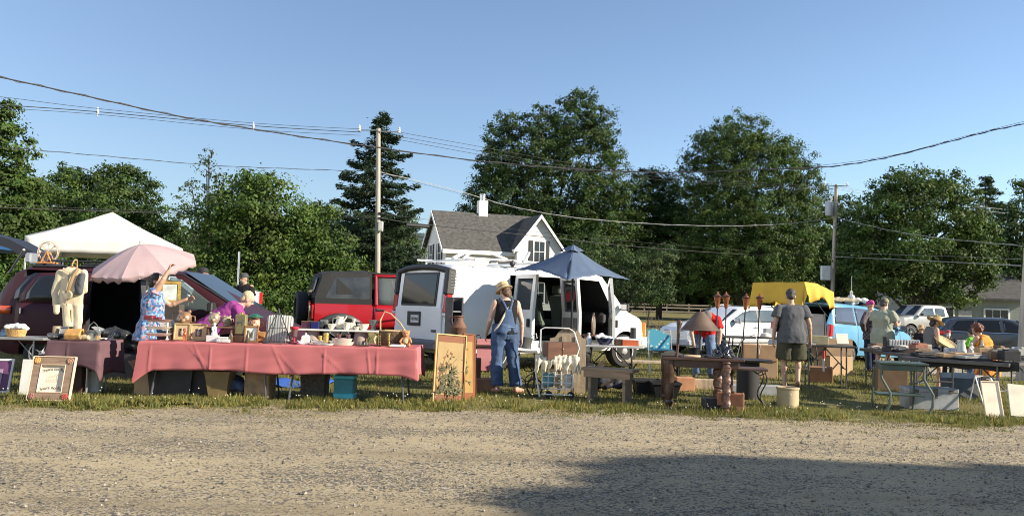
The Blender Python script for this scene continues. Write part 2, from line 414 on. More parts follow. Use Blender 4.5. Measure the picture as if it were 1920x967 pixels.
# ================================================================ FARMHOUSE
clap=None
def siding(name,col):
 m,n,l,b=node_mat(name);b.inputs['Roughness'].default_value=.6
 tc=n.new('ShaderNodeTexCoord');w=n.new('ShaderNodeTexWave');w.bands_direction='Z';w.wave_profile='SAW';w.inputs['Scale'].default_value=2.4;w.inputs['Distortion'].default_value=0
 l.new(tc.outputs['Object'],w.inputs['Vector']);bp=n.new('ShaderNodeBump');bp.inputs['Strength'].default_value=.9;bp.inputs['Distance'].default_value=.03
 l.new(w.outputs['Fac'],bp.inputs['Height']);l.new(bp.outputs[0],b.inputs['Normal'])
 nz=n.new('ShaderNodeTexNoise');nz.inputs['Scale'].default_value=1.5;nz.inputs['Detail'].default_value=6;l.new(tc.outputs['Object'],nz.inputs['Vector'])
 mr=n.new('ShaderNodeMapRange');mr.inputs[3].default_value=.88;mr.inputs[4].default_value=1.06;l.new(nz.outputs[0],mr.inputs[0])
 v=n.new('ShaderNodeVectorMath');v.operation='SCALE';v.inputs[0].default_value=col;l.new(mr.outputs[0],v.inputs['Scale']);l.new(v.outputs[0],b.inputs['Base Color'])
 return m
wclap=siding('white_clapboard',(.78,.78,.76));gclap=siding('grey_clapboard',(.30,.33,.30))
shing=M('roof_shingles',(.082,.080,.075),.95,vary=.35,scale=3.5,bump=.5,bscale=14,spec=.2)
wtrim=M('white_trim',(.80,.80,.78),.5,vary=.06);dshut=M('dark_shutter',(.018,.02,.025),.6);dglass=M('dark_window_glass',(.025,.03,.035),.08,vary=.3,scale=2,spec=.8)
sash=M('window_sash_white',(.75,.75,.73),.5,vary=.05)
def window(par,c,w,h,ax,mat_t=wtrim,shut=True,mull=1):
 def bx(mb,du,dv,dn,su,sv,sn):
  if ax=='y':mb.box((c[0]+du,c[1]-dn,c[2]+dv),(su,sn,sv),.01)
  else:mb.box((c[0]-dn,c[1]+du,c[2]+dv),(sn,su,sv),.01)
 g=MB();bx(g,0,0,.02,w,h,.03);f=g.build('window',dglass,par)
 t=MB();e=.11
 for du,dv,su,sv in ((0,h/2+e/2,w+2*e,e),(0,-h/2-e/2,w+2*e+.1,e),(-w/2-e/2,0,e,h),(w/2+e/2,0,e,h)):bx(t,du,dv,.04,su,sv,.09)
 t.build('frame',mat_t,f)
 s=MB();bx(s,0,0,.045,w,.06,.03)
 for i in range(1,mull+1):bx(s,-w/2+w*i/(mull+1),0,.043,.035,h,.02)
 s.build('sash',sash,f)
 if shut:
  for sg in (-1,1):
   q=MB();bx(q,sg*(w/2+e+.2),0,.03,.36,h+.16,.05)
   for i in range(9):bx(q,sg*(w/2+e+.2),-h/2+(i+.5)*h/9,.06,.28,.05,.02)
   q.build('shutter',dshut,f)
def gable(mb,x0,x1,y0,y1,z0,ze,zr,along='x'):
 if along=='x':
  ym=(y0+y1)/2;mb.prism([(y0,z0),(y1,z0),(y1,ze),(ym,zr),(y0,ze)],x0,x1,'x')
 else:
  xm=(x0+x1)/2;mb.prism([(x0,z0),(x1,z0),(x1,ze),(xm,zr),(x0,ze)],y0,y1,'y')
def roof(mb,a0,a1,b0,b1,ze,zr,oh,along='x',th=.16,ov=.4):
 mid=(b0+b1)/2;sl=(zr-ze)/(mid-b0)
 lo=b0-oh;hi=b1+oh;zl=ze-oh*sl;up=.02
 prof=[(lo,zl+up),(mid,zr+up),(hi,zl+up),(hi,zl+up+th),(mid,zr+up+th*1.25),(lo,zl+up+th)]
 mb.prism(prof,a0-ov,a1+ov,'x' if along=='x' else 'y')
HC=TP(832,68,0)
house=thing('farmhouse','white clapboard farmhouse with grey shingle roof, white chimney and dark shutters','house',(HC.x,HC.y,0),R(20))
w=MB();gable(w,0,9.8,0,7.2,-.5,6.05,9.3);w.build('wall',wclap,house)
w=MB();gable(w,6.1,10.2,-.9,5,-.5,6.35,9.0,'y');w.build('wing_wall',wclap,house)
w=MB();w.box((.7,9.2,3.4),(3.4,3.6,7.8),.02);w.build('rear_wing_wall',wclap,house)
w=MB();w.box((.7,9.2,7.55),(3.9,4.1,.35),.03);w.box((.7,9.2,7.2),(3.6,3.8,.3),.03);w.build('rear_cornice',wtrim,house)
r_=MB();roof(r_,0,9.8,0,7.2,6.05,9.3,.38);rf=r_.build('roof',shing,house)
r_=MB();roof(r_,-.9,3.55,6.1,10.2,6.35,9.0,.4,'y',ov=.35);r_.build('wing_roof',shing,house)
t=MB()
sl=3.25/3.6
t.box((2.85,-.43,5.66),(6.5,.09,.34),.01);t.box((2.9,-.2,5.52),(6.1,.42,.05),.01)
t.build('eave_trim',wtrim,house)
t=MB();sw=2.65/2.05
for sg in (-1,1):
 xa,za=8.15,9.05;xb,zb=8.15+sg*2.5,9.05-2.5*sw
 t.put([(xa,-1.27,za+.14),(xb,-1.27,zb+.14),(xb,-1.27,zb-.16),(xa,-1.27,za-.2),(xa,-1.34,za+.14),(xb,-1.34,zb+.14),(xb,-1.34,zb-.16),(xa,-1.34,za-.2)],[(0,1,2,3),(7,6,5,4),(0,4,5,1),(3,2,6,7),(1,5,6,2),(0,3,7,4)])
for sg in (-1,1):t.box((8.15+sg*2.2,-1.05,5.95),(.55,.5,.2),.02)
t.build('gable_trim',wtrim,house)
t=MB();s2=3.25/3.6
for sg in (-1,1):
 ya,za=3.6,9.34;yb,zb=3.6+sg*4.0,9.34-4.0*s2
 t.put([(-.42,ya,za+.12),(-.42,yb,zb+.12),(-.42,yb,zb-.18),(-.42,ya,za-.22),(-.48,ya,za+.12),(-.48,yb,zb+.12),(-.48,yb,zb-.18),(-.48,ya,za-.22)],[(0,1,2,3),(7,6,5,4),(0,4,5,1),(3,2,6,7),(1,5,6,2),(0,3,7,4)])
t.build('rake_trim',wtrim,house)
c=MB();c.box((4.3,3.6,9.7),(.85,.7,1.9),.02);ch=c.build('chimney',wclap,rf)
c=MB();c.lathe([(.26,0),(.26,.5),(.3,.52),(.3,.6),(.05,.68)],(4.3,3.6,10.65),16);c.build('chimney_cap',M('galvanised',(.55,.56,.57),.35,.9,vary=.12),ch)
window(house,(8.15,-.9,5.95),.95,1.75,'y');window(house,(8.15,-.9,2.4),1.0,1.7,'y');window(house,(3.0,0,2.4),1.,1.7,'y')
window(house,(0,2.0,5.6),.95,1.7,'x');window(house,(0,4.9,5.6),.95,1.7,'x');window(house,(0,2.0,2.2),.95,1.7,'x')
window(house,(-1.0,8.4,5.3),.8,1.8,'x');window(house,(-1.0,10.0,5.3),.8,1.8,'x')
d=MB();d.box((5.0,-.03,1.05),(1,.08,2.1),.02);d.build('door',M('door_green',(.05,.09,.06),.5),house)
# low grey house at right behind the trees
gc=TP(1700,57,-.1)
gh=thing('grey_cottage','grey green cottage with white framed windows behind the parked vehicles','house',(gc.x,gc.y,-.05),R(-6))
w=MB();gable(w,0,8.2,0,7,-.3,2.75,4.6);w.build('wall',gclap,gh)
r_=MB();roof(r_,0,8.2,0,7,2.75,4.6,.5);r_.build('roof',M('cottage_shingles',(.06,.058,.055),.95,vary=.3,scale=3),gh)
window(gh,(1.3,0,1.35),1.1,1.5,'y',shut=False);window(gh,(2.7,0,1.2),.8,1.5,'y',shut=False,mull=0);window(gh,(6.0,0,1.15),1.5,1.45,'y',shut=False,mull=2)
d=MB();d.box((3.9,-.03,.8),(.9,.07,2.0),.02);d.build('door',M('cottage_door',(.5,.5,.48),.5),gh)
d=MB();d.box((6.4,-.6,-.1),(2.4,1.0,.5),.02);d.build('step',M('concrete',(.4,.39,.36),.9),gh)
# board fence far behind the white van
fc=TP(1190,105,.5)
fe=thing('board_fence','weathered board fence far across the lawn at the tree line','fence',(fc.x-16,105,gz(0,105)),R(4))
pm=M('weathered_board',(.17,.15,.12),.9,vary=.3)
rails=MB()
for z in (.45,.95,1.35):rails.box((17,0,z),(36,.06,.2),.01)
rails.build('rail',pm,fe)
for i in range(13):b_=MB();b_.box((i*3-.5,.08,.75),(.16,.12,1.6),.01);b_.build('post',pm,fe)
# ================================================================ POLES AND WIRES
polewood=M('pole_wood',(.36,.32,.27),.9,vary=.25,scale=3,bump=.3,bscale=9,streak=(3,3,.3))
galv=MATS['galvanised'];porc=M('porcelain',(.6,.6,.58),.3)
steelgrey=M('transformer_paint',(.36,.38,.40),.45,vary=.1)
def pole(label,bx,by,top,r,name='utility_pole'):
 p=thing(name,label,'utility pole',(bx,by,gz(bx,by)));m=MB();t=Vector(top)-Vector((bx,by,gz(bx,by)))
 m.cone((0,0,-.6),t,r,r*.72,18);sh=m.build('shaft',polewood,p)
 return p,t
P1B=TP(708,40,0);P1T=at(709.5,241,40)
p1,t1=pole('pale wooden utility pole standing in front of the tall spruce',P1B.x,40,P1T,.145)
ins=MB();arms=MB()
for dx,dz in ((-.95,-.1),(1.05,-.15)):
 ins.lathe([(.02,0),(.09,.04),(.05,.1),(.09,.16),(.05,.22),(.07,.28),(.02,.34)],t1+Vector((dx,-.05,dz-.1)),12)
 arms.tube([t1+Vector((0,-.12,dz-.02)),t1+Vector((dx,-.05,dz-.02))],.03,8)
arms.build('insulator_arm',galv,p1);ins.build('insulator',porc,p1)
b_=MB();b_.box((at(713,425,40)-Vector((P1B.x,40,0)))+Vector((.05,-.2,0)),(.24,.2,.5),.03);b_.build('junction_box',M('box_beige',(.55,.53,.47),.5),p1)
b_=MB();z_=at(708,405,40).z
for dz in (-.1,.14):b_.cone((-.02,0,z_+dz-.03),(-.02,0,z_+dz+.03),.17,.17,16)
b_.build('band',M('dark_iron',(.03,.03,.032),.5,.6),p1)
P2B=TP(1558,54,0);P2T=at(1568,346,54)
p2,t2=pole('grey utility pole with transformer behind the yellow tarp',P2B.x,54,P2T,.15)
tb=MB();tc_=at(1555,391,54)-p2.location;tb.lathe([(.02,-.5),(.24,-.5),(.26,-.44),(.26,.4),(.22,.47),(.05,.52)],tc_+Vector((-.05,-.1,0)),20);tf=tb.build('transformer',steelgrey,p2)
tb=MB();tb.lathe([(.05,0),(.08,.05),(.05,.1),(.08,.15),(.03,.32)],tc_+Vector((.1,-.1,.5)),10);tb.build('bushing',porc,tf)
tb=MB()
for dx,dz in ((-.75,-.1),(.75,-.12)):tb.lathe([(.02,0),(.08,.04),(.05,.1),(.08,.16),(.05,.22),(.02,.3)],t2+Vector((dx,0,dz)),10)
tb.build('insulator',porc,p2)
tb=MB();tb.tube([t2+Vector((-.8,-.16,-.1)),t2+Vector((.8,-.16,-.12))],.025,8);tb.tube([t2+Vector((.05,-.2,-1.5)),t2+Vector((.5,-.2,-1.2)),t2+Vector((.75,-.2,-1.35)),t2+Vector((.8,-.2,-1.8)),t2+Vector((.55,-.2,-1.7))],.03,6)
tb.build('crossarm',M('dark_iron',(.03,.03,.032)),p2)
b_=MB();bc=at(1548,512,54)-p2.location
b_.box(bc+Vector((-.1,-.25,0)),(.62,.25,.95),.03);b_.build('meter_cabinet',M('cabinet_white',(.62,.64,.65),.5),p2)
P3B=TP(1913,25,-.4);P3T=at(1944,215,25)
p3,t3=pole('thick near utility pole at the right edge beside the dark SUV',P3B.x,25,P3T,.17)
wire_m=M('wire_black',(.02,.02,.022),.6,vary=0);wire_l=M('wire_grey',(.30,.30,.30),.5,vary=0)
def wire(label,pts,r,mat=wire_m,lash=False):
 P=[at(*p) for p in pts];out=[]
 for i in range(len(P)-1):
  a=P[max(0,i-1)];b=P[i];c=P[i+1];d_=P[min(len(P)-1,i+2)]
  for k in range(8):
   t=k/8;out.append(.5*((2*b)+(c-a)*t+(2*a-5*b+4*c-d_)*t*t+(3*b-a-3*c+d_)*t**3))
 out.append(P[-1]);r*=.72;m=MB();m.tube(out,r,6)
 if lash:
  sp=[p+Vector((0,0,.03*math.sin(i*1.7))) for i,p in enumerate(out)];m.tube(sp,r*.55,5)
 return one('overhead_wire',mat,label,'wire',(0,0,0),m,group='overhead wires')
wire('thick twisted cable dropping from the upper left corner and rising at right',[(-60,135,16),(0,145,17),(160,180,18.5),(330,217,20),(480,243,21.5),(660,270,23),(910,303,25),(1130,320,26.5),(1290,323,27),(1430,318,27),(1560,312,27),(1660,296,26.5),(1760,271,26),(1860,245,25.5),(1944,228,25)],.022,wire_m,True)
wire('thin companion line rising toward the top right corner',[(1430,319,27.2),(1560,308,27),(1680,290,26.5),(1800,258,26),(1944,222,25)],.009)
for i,(lb,pts) in enumerate([('topmost thin power line left of the pale pole',[(-60,176,30),(20,184,31),(185,204,34),(475,231,37.5),(672,242,40)]),('thick middle power line left of the pale pole',[(-60,192,30),(20,198,31),(185,210,34),(475,236,37.5),(676,248,40)]),('lowest of three power lines meeting the top of the pale pole',[(-60,200,30),(20,204,31),(185,215,34),(475,243,37.5),(676,254,40)])]):
 wire(lb,pts,.014 if i!=1 else .024)
for i,(lb,pts) in enumerate([('topmost thin line running between the two utility poles',[(742,247,40),(905,276,44),(1085,308,48),(1290,331,51),(1460,345,53),(1566,350,54)]),('middle line running between the two utility poles',[(748,256,40),(905,284,44),(1085,315,48),(1290,337,51),(1460,349,53),(1566,354,54)]),('low line of the upper three between the two utility poles',[(748,262,40),(905,291,44),(1085,321,48),(1290,342,51),(1460,353,53),(1566,357,54)])]):
 wire(lb,pts,.016)
for lb,pts in [('upper line running right from the transformer pole',[(1572,350,54),(1640,361,55),(1775,381,57),(1940,398,60)]),('lower line running right from the transformer pole',[(1572,354,54),(1640,367,55),(1775,389,57),(1940,404,60)])]:wire(lb,pts,.022,wire_l)
wire('twisted line meeting the pale pole at mid height from the left',[(-60,270,30),(50,280,31),(200,293,34),(400,310,37),(560,317,39),(708,322,40)],.015,wire_m,True)
wire('twisted line sagging from the pale pole across the big maple',[(708,322,40),(800,343,42),(880,364,44),(960,387,46),(1080,408,48),(1250,421,51),(1400,423,53),(1500,417,54),(1562,408,54)],.018,wire_l,True)
wire('short line slanting from the pale pole to the farmhouse roof',[(708,322,40),(780,342,44),(870,366,56),(893,384,66)],.012)
wire('thick telephone cable low between left edge and the pale pole',[(-60,385,30),(0,389,31),(200,396,34),(400,402,37),(600,407,39),(708,408,40)],.028)
wire('thin cable just above the telephone cable on the left',[(-60,379,30),(0,383,31),(200,392,34),(400,398,37),(600,400,39),(708,400,40)],.012)
tc_w=wire('thick telephone cable crossing in front of the farmhouse roof',[(708,408,40),(790,420,42),(1000,442,46),(1200,463,50),(1400,477,53),(1560,481,54)],.028,wire_m)
wire('thin cable above the telephone cable across the farmhouse roof',[(708,400,40),(790,410,42),(1000,434,46),(1200,454,50),(1400,470,53),(1560,475,54)],.012)
wire('pale thick cable low across the right hand trees',[(1560,481,54),(1700,487,46),(1800,492,38),(1914,498,25)],.026,wire_l)
wire('thin grey cable above the pale thick cable at right',[(1560,473,54),(1700,478,46),(1800,481,38),(1914,486,25)],.010,wire_l)
wire('pale service line drooping right from the transformer pole to the near pole',[(1563,405,54),(1600,416,51),(1680,434,44),(1780,448,36),(1918,461,25)],.014,wire_l,True)
cl=MB();c0=at(775,422,41.6);c1=at(797,424,42.1);cl.cone(c0-Vector((.35,.05,0)),c1+Vector((.2,0,-.03)),.09,.09,12);one('splice_case',M('splice_black',(.02,.02,.02),.5),'black splice case hanging on the telephone cable beside the farmhouse','splice case',(0,0,0),cl)
for px,py,Y,lb in ((183,210,34,'white spacer on the power lines above the left trees'),(475,237,37.5,'white spacer on the power lines left of the spruce')):
 s=MB();c=at(px,py,Y);s.cone(c-Vector((0,.0,.2)),c+Vector((0,0,.2)),.03,.03,8);s.ball(c,(.07,.05,.09));one('line_spacer',porc,lb,'spacer',(0,0,0),s,group='line spacers')
# ================================================================ TREES
bark=M('bark',(.055,.046,.036),.95,vary=.3,bump=.5,bscale=8)
LEAF={k:M('leaves_'+k,c,.62,vary=.22,scale=.35,trans=.32,tint=True,spec=.3) for k,c in dict(dark=(.042,.075,.017),mid=(.056,.096,.019),bright=(.068,.114,.020),spruce=(.032,.056,.028),pine=(.030,.054,.020),pale=(.064,.100,.034)).items()}
def quads_object(name,C,U,V,tint,mat,parent):
 n=len(C);me=bpy.data.meshes.new(name)
 co=np.empty((n,4,3));co[:,0]=C-U;co[:,1]=C+V*1.0-U*.15;co[:,2]=C+U;co[:,3]=C-V-U*.15
 me.vertices.add(n*4);me.vertices.foreach_set('co',co.reshape(-1));me.loops.add(n*4);me.loops.foreach_set('vertex_index',np.arange(n*4,dtype=np.int32))
 me.polygons.add(n);me.polygons.foreach_set('loop_start',np.arange(0,n*4,4,dtype=np.int32));me.polygons.foreach_set('loop_total',np.full(n,4,dtype=np.int32))
 a=me.attributes.new('tint','FLOAT_COLOR','POINT');c=np.ones((n*4,4),dtype=np.float32);c[:,:3]=np.repeat(tint,4,0);a.data.foreach_set('color',c.ravel())
 me.update(calc_edges=True);o=bpy.data.objects.new(name,me);COL.objects.link(o);me.materials.append(mat);o.parent=parent;return o
def unit(v):return v/np.maximum(np.linalg.norm(v,axis=-1,keepdims=True),1e-9)
def broadleaf(label,px,Y,blobs,mat,leaf=.26,dens=42,name='broadleaf_tree',group=None,clump=.62,fill=.5,trunk_r=.25,rng=None,base=None):
 rng=rng or np.random.default_rng(abs(hash((px,Y)))%99999)
 s=FPX/Y;b=GX(px,Y) if base is None else Vector(base)
 t=thing(name,label,'tree',b,group=group);bl=[]
 for q in blobs:
  c=at(q[0],q[1],Y+(q[4] if len(q)>4 else 0));bl.append((np.array(c-b),q[2]/s,q[3]/s))
 Cs,Us,Vs,Ts=[],[],[],[];tr=MB();tops=[]
 for c,rx,rz in bl:
  ry=rx*.9;area=4*math.pi*((rx*ry)**1.6/3+2*(rx*rz)**1.6/3)**(1/1.6)
  leaf_=leaf*.66;cr=clump*(.55+.25*min(2.2,rx));ncl=max(8,int(area/(cr*cr)*.50));nl=int(area*dens*2.3/ncl)
  d=unit(rng.normal(size=(ncl,3)));rad=np.where(rng.random(ncl)<fill,rng.uniform(.82,1.10,ncl)+.22*(rng.random(ncl)<.12),rng.uniform(.3,.85,ncl))[:,None]
  cc=c+d*rad*np.array([rx,ry,rz]);k=cc[:,2]>.15;cc,d=cc[k],d[k];ncl=len(cc)
  ctint=rng.uniform(.72,1.3,(ncl,1))*np.concatenate([rng.uniform(.85,1.15,(ncl,1)),np.ones((ncl,1)),rng.uniform(.8,1.15,(ncl,1))],1)
  csize=rng.uniform(.55,1.35,ncl)*cr
  o=rng.normal(size=(ncl,nl,3))*.46;o[...,2]*=.62;o[...,2]-=.10*(o[...,0]**2+o[...,1]**2);P_=cc[:,None]+o*csize[:,None,None]
  nrm=unit(rng.normal(size=(ncl,nl,3))*.42+unit(o)*.75+d[:,None]*.35+np.array([0,0,.35]));tmp=rng.normal(size=(ncl,nl,3));tmp[...,2]-=.5
  u=unit(np.cross(nrm,tmp));v=np.cross(nrm,u);L=(leaf_*rng.uniform(.5,1.2,(ncl,nl)))[...,None]
  Cs.append(P_.reshape(-1,3));Us.append((u*L*.62).reshape(-1,3));Vs.append((v*L*.34).reshape(-1,3))
  Ts.append((np.repeat(ctint[:,None],nl,1)*rng.uniform(.8,1.2,(ncl,nl,1))).reshape(-1,3));tops.append((c,rz))
  for q in rng.permutation(ncl)[:3]:
   p0=Vector(c)*.55+Vector((0,0,-.2));p0=Vector((p0.x*.6,p0.y*.6,max(.5,c[2]-rz*.7)));p1=Vector(cc[q]);mid=(p0+p1)/2+Vector((0,0,.2))
   tr.tube([p0,mid,p1],.06*trunk_r/.25,5,r1=.012)
 H=max(c[2] for c,r in tops);m0=Vector(np.mean([c for c,r in tops],0));m0.z=max(1.,H)
 for c,rz in tops:tr.tube([(0,0,.2),(c[0]*.25,c[1]*.25,max(.4,(c[2]-rz*.6)*.55)),tuple(Vector(c)-Vector((0,0,rz*.3)))],trunk_r*.5,7,r1=.03)
 tr.tube([(0,0,-.3),(0,0,.3),(.05,0,H*.3),(m0.x*.3,0,H*.6)],trunk_r*1.15,10,r1=trunk_r*.6)
 tr.build('trunk',bark,t,smooth=60);quads_object('crown',np.concatenate(Cs),np.concatenate(Us),np.concatenate(Vs),np.concatenate(Ts),LEAF[mat],t)
 return t
def conifer(label,px,Y,top_py,profile,mat,name='spruce_tree',seed=1,lx=0.,layers=32,dl=1.0):
 rng=np.random.default_rng(seed);b=GX(px,Y);s=FPX/Y;H=at(px,top_py,Y).z-b.z
 t=thing(name,label,'tree',b);Cs,Us,Vs,Ts=[],[],[],[];tr=MB();tr.tube([(0,0,-.3),(0,0,H*.5),(lx,0,H*.99)],.24,9,r1=.02)
 for i in range(layers):
  f=(i+.5)/layers;z=H*(.06+.93*f);rr=lerp_tab(profile,f)/s
  for k in range(int(5+3*(1-f))):
   a=rng.uniform(0,2*math.pi);L=rr*rng.uniform(.5,1.28);zz=z+rng.normal(0,.16);dx,dy=math.cos(a),math.sin(a);n=int((30+75*L)*dl)
   u=rng.random(n)**.6;droop=-.32*L*u+.28*L*np.maximum(0,u-.6)*2
   w=.10+.24*L*(1-u)*.5+.1
   lat=rng.normal(0,1,n)*w;P_=np.stack([dx*L*u-dy*lat+lx*f,dy*L*u+dx*lat,zz+droop+rng.normal(0,.09,n)-.05],1)
   dirv=unit(np.stack([dx+rng.normal(0,.5,n),dy+rng.normal(0,.5,n),rng.normal(-.25,.3,n)],1));nr=unit(rng.normal(size=(n,3))*.6+np.array([0,0,1]));v=unit(np.cross(nr,dirv))
   ln=rng.uniform(.09,.20,n)[:,None];Cs.append(P_);Us.append(dirv*ln);Vs.append(v*ln*.36);Ts.append(np.ones((n,3))*rng.uniform(.7,1.35)*rng.uniform(.8,1.2,(n,1)))
   tr.tube([(lx*f,0,zz),(dx*L*.6+lx*f,dy*L*.6,zz-.19*L),(dx*L*.95+lx*f,dy*L*.95,zz-.2*L)],.035,4,r1=.01)
 tr.build('trunk',bark,t,smooth=60);quads_object('crown',np.concatenate(Cs),np.concatenate(Us),np.concatenate(Vs),np.concatenate(Ts),LEAF[mat],t);return t
# left side
broadleaf('tall dark leafy tree cut by the left edge of the picture',-30,38,[(-60,260,75,85),(-30,330,75,80),(20,385,62,72),(-40,440,110,90),(30,470,60,70),(-10,215,32,34),(52,345,30,32),(5,235,30,52),(15,300,50,55),(-20,395,90,80),(40,430,50,60)],'mid',dens=48)
broadleaf('distant dark oak rising behind the left thicket',215,70,[(205,345,62,34),(268,352,38,30),(150,350,40,34),(130,322,22,14),(230,325,34,16),(180,400,110,60)],'dark',leaf=.34,dens=26)
broadleaf('rounded leafy tree left of the canopy tent peak',110,46,[(115,385,52,62),(85,420,60,70),(150,430,60,70),(60,480,70,70),(140,490,80,60)],'mid',dens=42)
broadleaf('vine draped tree behind the white canopy tent',235,44,[(215,400,58,58),(275,420,52,55),(190,450,60,60),(265,470,70,70),(320,455,40,66),(330,510,50,50)],'mid',dens=42)
broadleaf('spindly young tree with sparse top above the left thicket',385,42,[(388,312,20,22),(392,288,9,12),(360,350,26,16),(412,335,20,14),(350,385,30,24),(395,375,30,30),(365,430,45,50)],'pale',leaf=.2,dens=20,clump=.4,trunk_r=.1)
broadleaf('big round bright green tree left of the spruce',500,37,[(480,400,85,75),(545,410,80,62),(430,420,62,70),(480,355,50,34),(590,465,68,62),(520,490,110,70),(410,500,70,70),(640,510,46,40),(460,540,90,30),(580,540,80,30)],'bright',dens=54,leaf=.24)
conifer('tall drooping spruce behind the pale utility pole',703,58,208,[(0,96),(.12,92),(.3,80),(.45,74),(.62,66),(.75,58),(.86,46),(.95,28),(1,6)],'spruce',seed=4)
broadleaf('small airy tree between the spruce and the farmhouse',760,62,[(755,405,30,26),(770,440,26,40),(740,470,40,60),(700,500,60,50),(775,500,30,40)],'pale',leaf=.25,dens=30)
broadleaf('hazy far tree showing between bright tree and spruce',620,90,[(610,395,36,20),(640,430,40,40),(600,440,60,50),(660,480,60,60)],'pale',leaf=.4,dens=18)
# behind the farmhouse
broadleaf('towering maple with ragged top behind the farmhouse',1030,84,[(1092,185,26,22),(1075,225,52,40),(1125,240,36,44),(1020,255,60,50),(1080,290,74,60),(950,235,34,26),(930,285,38,44),(985,310,80,56),(920,340,40,40),(1060,370,90,66),(960,390,84,60),(900,385,34,36),(1140,270,24,24),(1000,440,110,60),(1090,440,70,70),(1095,500,80,60),(880,400,22,18)],'dark',leaf=.34,dens=26,trunk_r=.5)
broadleaf('leafy tree with pointed crown right of the towering maple',1150,82,[(1150,305,28,26),(1140,350,46,46),(1175,380,42,60),(1120,420,50,60),(1180,450,50,70),(1110,470,56,60),(1190,520,60,45)],'mid',leaf=.3,dens=32,trunk_r=.4)
broadleaf('narrow dark tree between the two largest crowns',1235,86,[(1225,335,30,24),(1235,385,46,56),(1200,385,46,60),(1268,395,40,60),(1235,430,60,60),(1255,440,46,60),(1215,470,50,60),(1250,520,60,45)],'dark',leaf=.3,dens=30,trunk_r=.35,base=None)
broadleaf('low leafy tree with drooping boughs beside the blue umbrella',1165,60,[(1120,475,40,34),(1165,500,48,36),(1215,505,44,36),(1185,540,60,24),(1240,540,34,26),(1250,480,30,30)],'pale',leaf=.24,dens=36,trunk_r=.2)
broadleaf('huge broad maple right of centre above the white wagon',1400,82,[(1380,255,62,40),(1335,275,40,44),(1430,275,50,40),(1480,300,42,44),(1400,320,92,60),(1345,345,56,56),(1500,350,44,56),(1290,305,20,18),(1285,345,26,26),(1440,390,110,66),(1350,420,80,70),(1500,420,50,66),(1310,440,60,70),(1410,470,110,66),(1500,480,60,55),(1330,500,80,55),(1440,525,90,40)],'mid',leaf=.3,dens=32,trunk_r=.5)
broadleaf('dense round maple at right above the silver pickup',1720,52,[(1715,345,52,32),(1670,360,44,36),(1770,355,44,36),(1720,400,90,60),(1640,410,54,50),(1800,420,52,56),(1620,460,50,56),(1700,480,100,60),(1810,480,56,56),(1840,440,30,34),(1650,520,70,50),(1770,530,70,46),(1835,510,34,34)],'mid',leaf=.28,dens=40,trunk_r=.4)
conifer('dark ragged pine behind the round maple at far right',1850,78,326,[(0,90),(.3,86),(.55,66),(.75,46),(.9,26),(1,8)],'pine','pine_tree',9,layers=30)
broadleaf('dark tree filling the right edge behind the near pole',1930,60,[(1925,380,40,44),(1890,430,44,50),(1940,450,50,60),(1890,490,54,50),(1930,520,60,40),(1918,345,14,12)],'dark',leaf=.3,dens=32)
broadleaf('dark leafy mass behind the transformer pole',1575,85,[(1560,400,44,36),(1590,440,50,56),(1550,490,60,60),(1620,510,60,55)],'dark',leaf=.38,dens=22)
# far tree line beyond the lawn, one mass
def far_wood():
 rng=np.random.default_rng(5);Cs,Us,Vs,Ts=[],[],[],[]
 for i in range(330):
  x=rng.uniform(-120,130);y=rng.uniform(120,150);z0=gz(x,y);H=rng.uniform(6,15);r=rng.uniform(3,5.5);n=300
  d=unit(rng.normal(size=(n,3)));P_=np.array([x,y,z0+H*.5])+d*np.array([r,r,H*.52])*rng.uniform(.6,1.05,(n,1));P_[:,2]=np.maximum(P_[:,2],z0+.2)
  nr=unit(rng.normal(size=(n,3))+d*.6);u=unit(np.cross(nr,rng.normal(size=(n,3))));v=np.cross(nr,u);L=rng.uniform(.5,1.1,(n,1));Cs.append(P_);Us.append(u*L);Vs.append(v*L*.6);Ts.append(np.ones((n,3))*rng.uniform(.6,1.2)*rng.uniform(.8,1.2,(n,1)))
 o=quads_object('far_woods',np.concatenate(Cs),np.concatenate(Us),np.concatenate(Vs),np.concatenate(Ts),LEAF['dark'],None);tag(o,'dark distant woods beyond the lawn reading as one mass','woods',kind='stuff')
far_wood()
# shrubs at the back of the lot on the left
for i,(px,Y,bl,lb) in enumerate([(520,33,[(520,565,44,26),(470,560,40,30),(560,570,34,18)],'low leafy shrub at the foot of the round bright tree'),(640,34,[(640,545,40,30),(690,555,36,24)],'leafy shrub behind the red jeep soft top'),(1215,62,[(1205,555,22,18),(1225,560,16,12)],'small drooping shrub beside the far board fence'),(300,36,[(300,545,70,40),(380,550,60,36),(220,540,60,40),(120,540,80,50),(20,540,80,50)],'broad thicket behind the purple minivan')]):
 broadleaf(lb,px,Y,bl,'bright' if i!=2 else 'mid',leaf=.2,dens=52,name='shrub',trunk_r=.06)
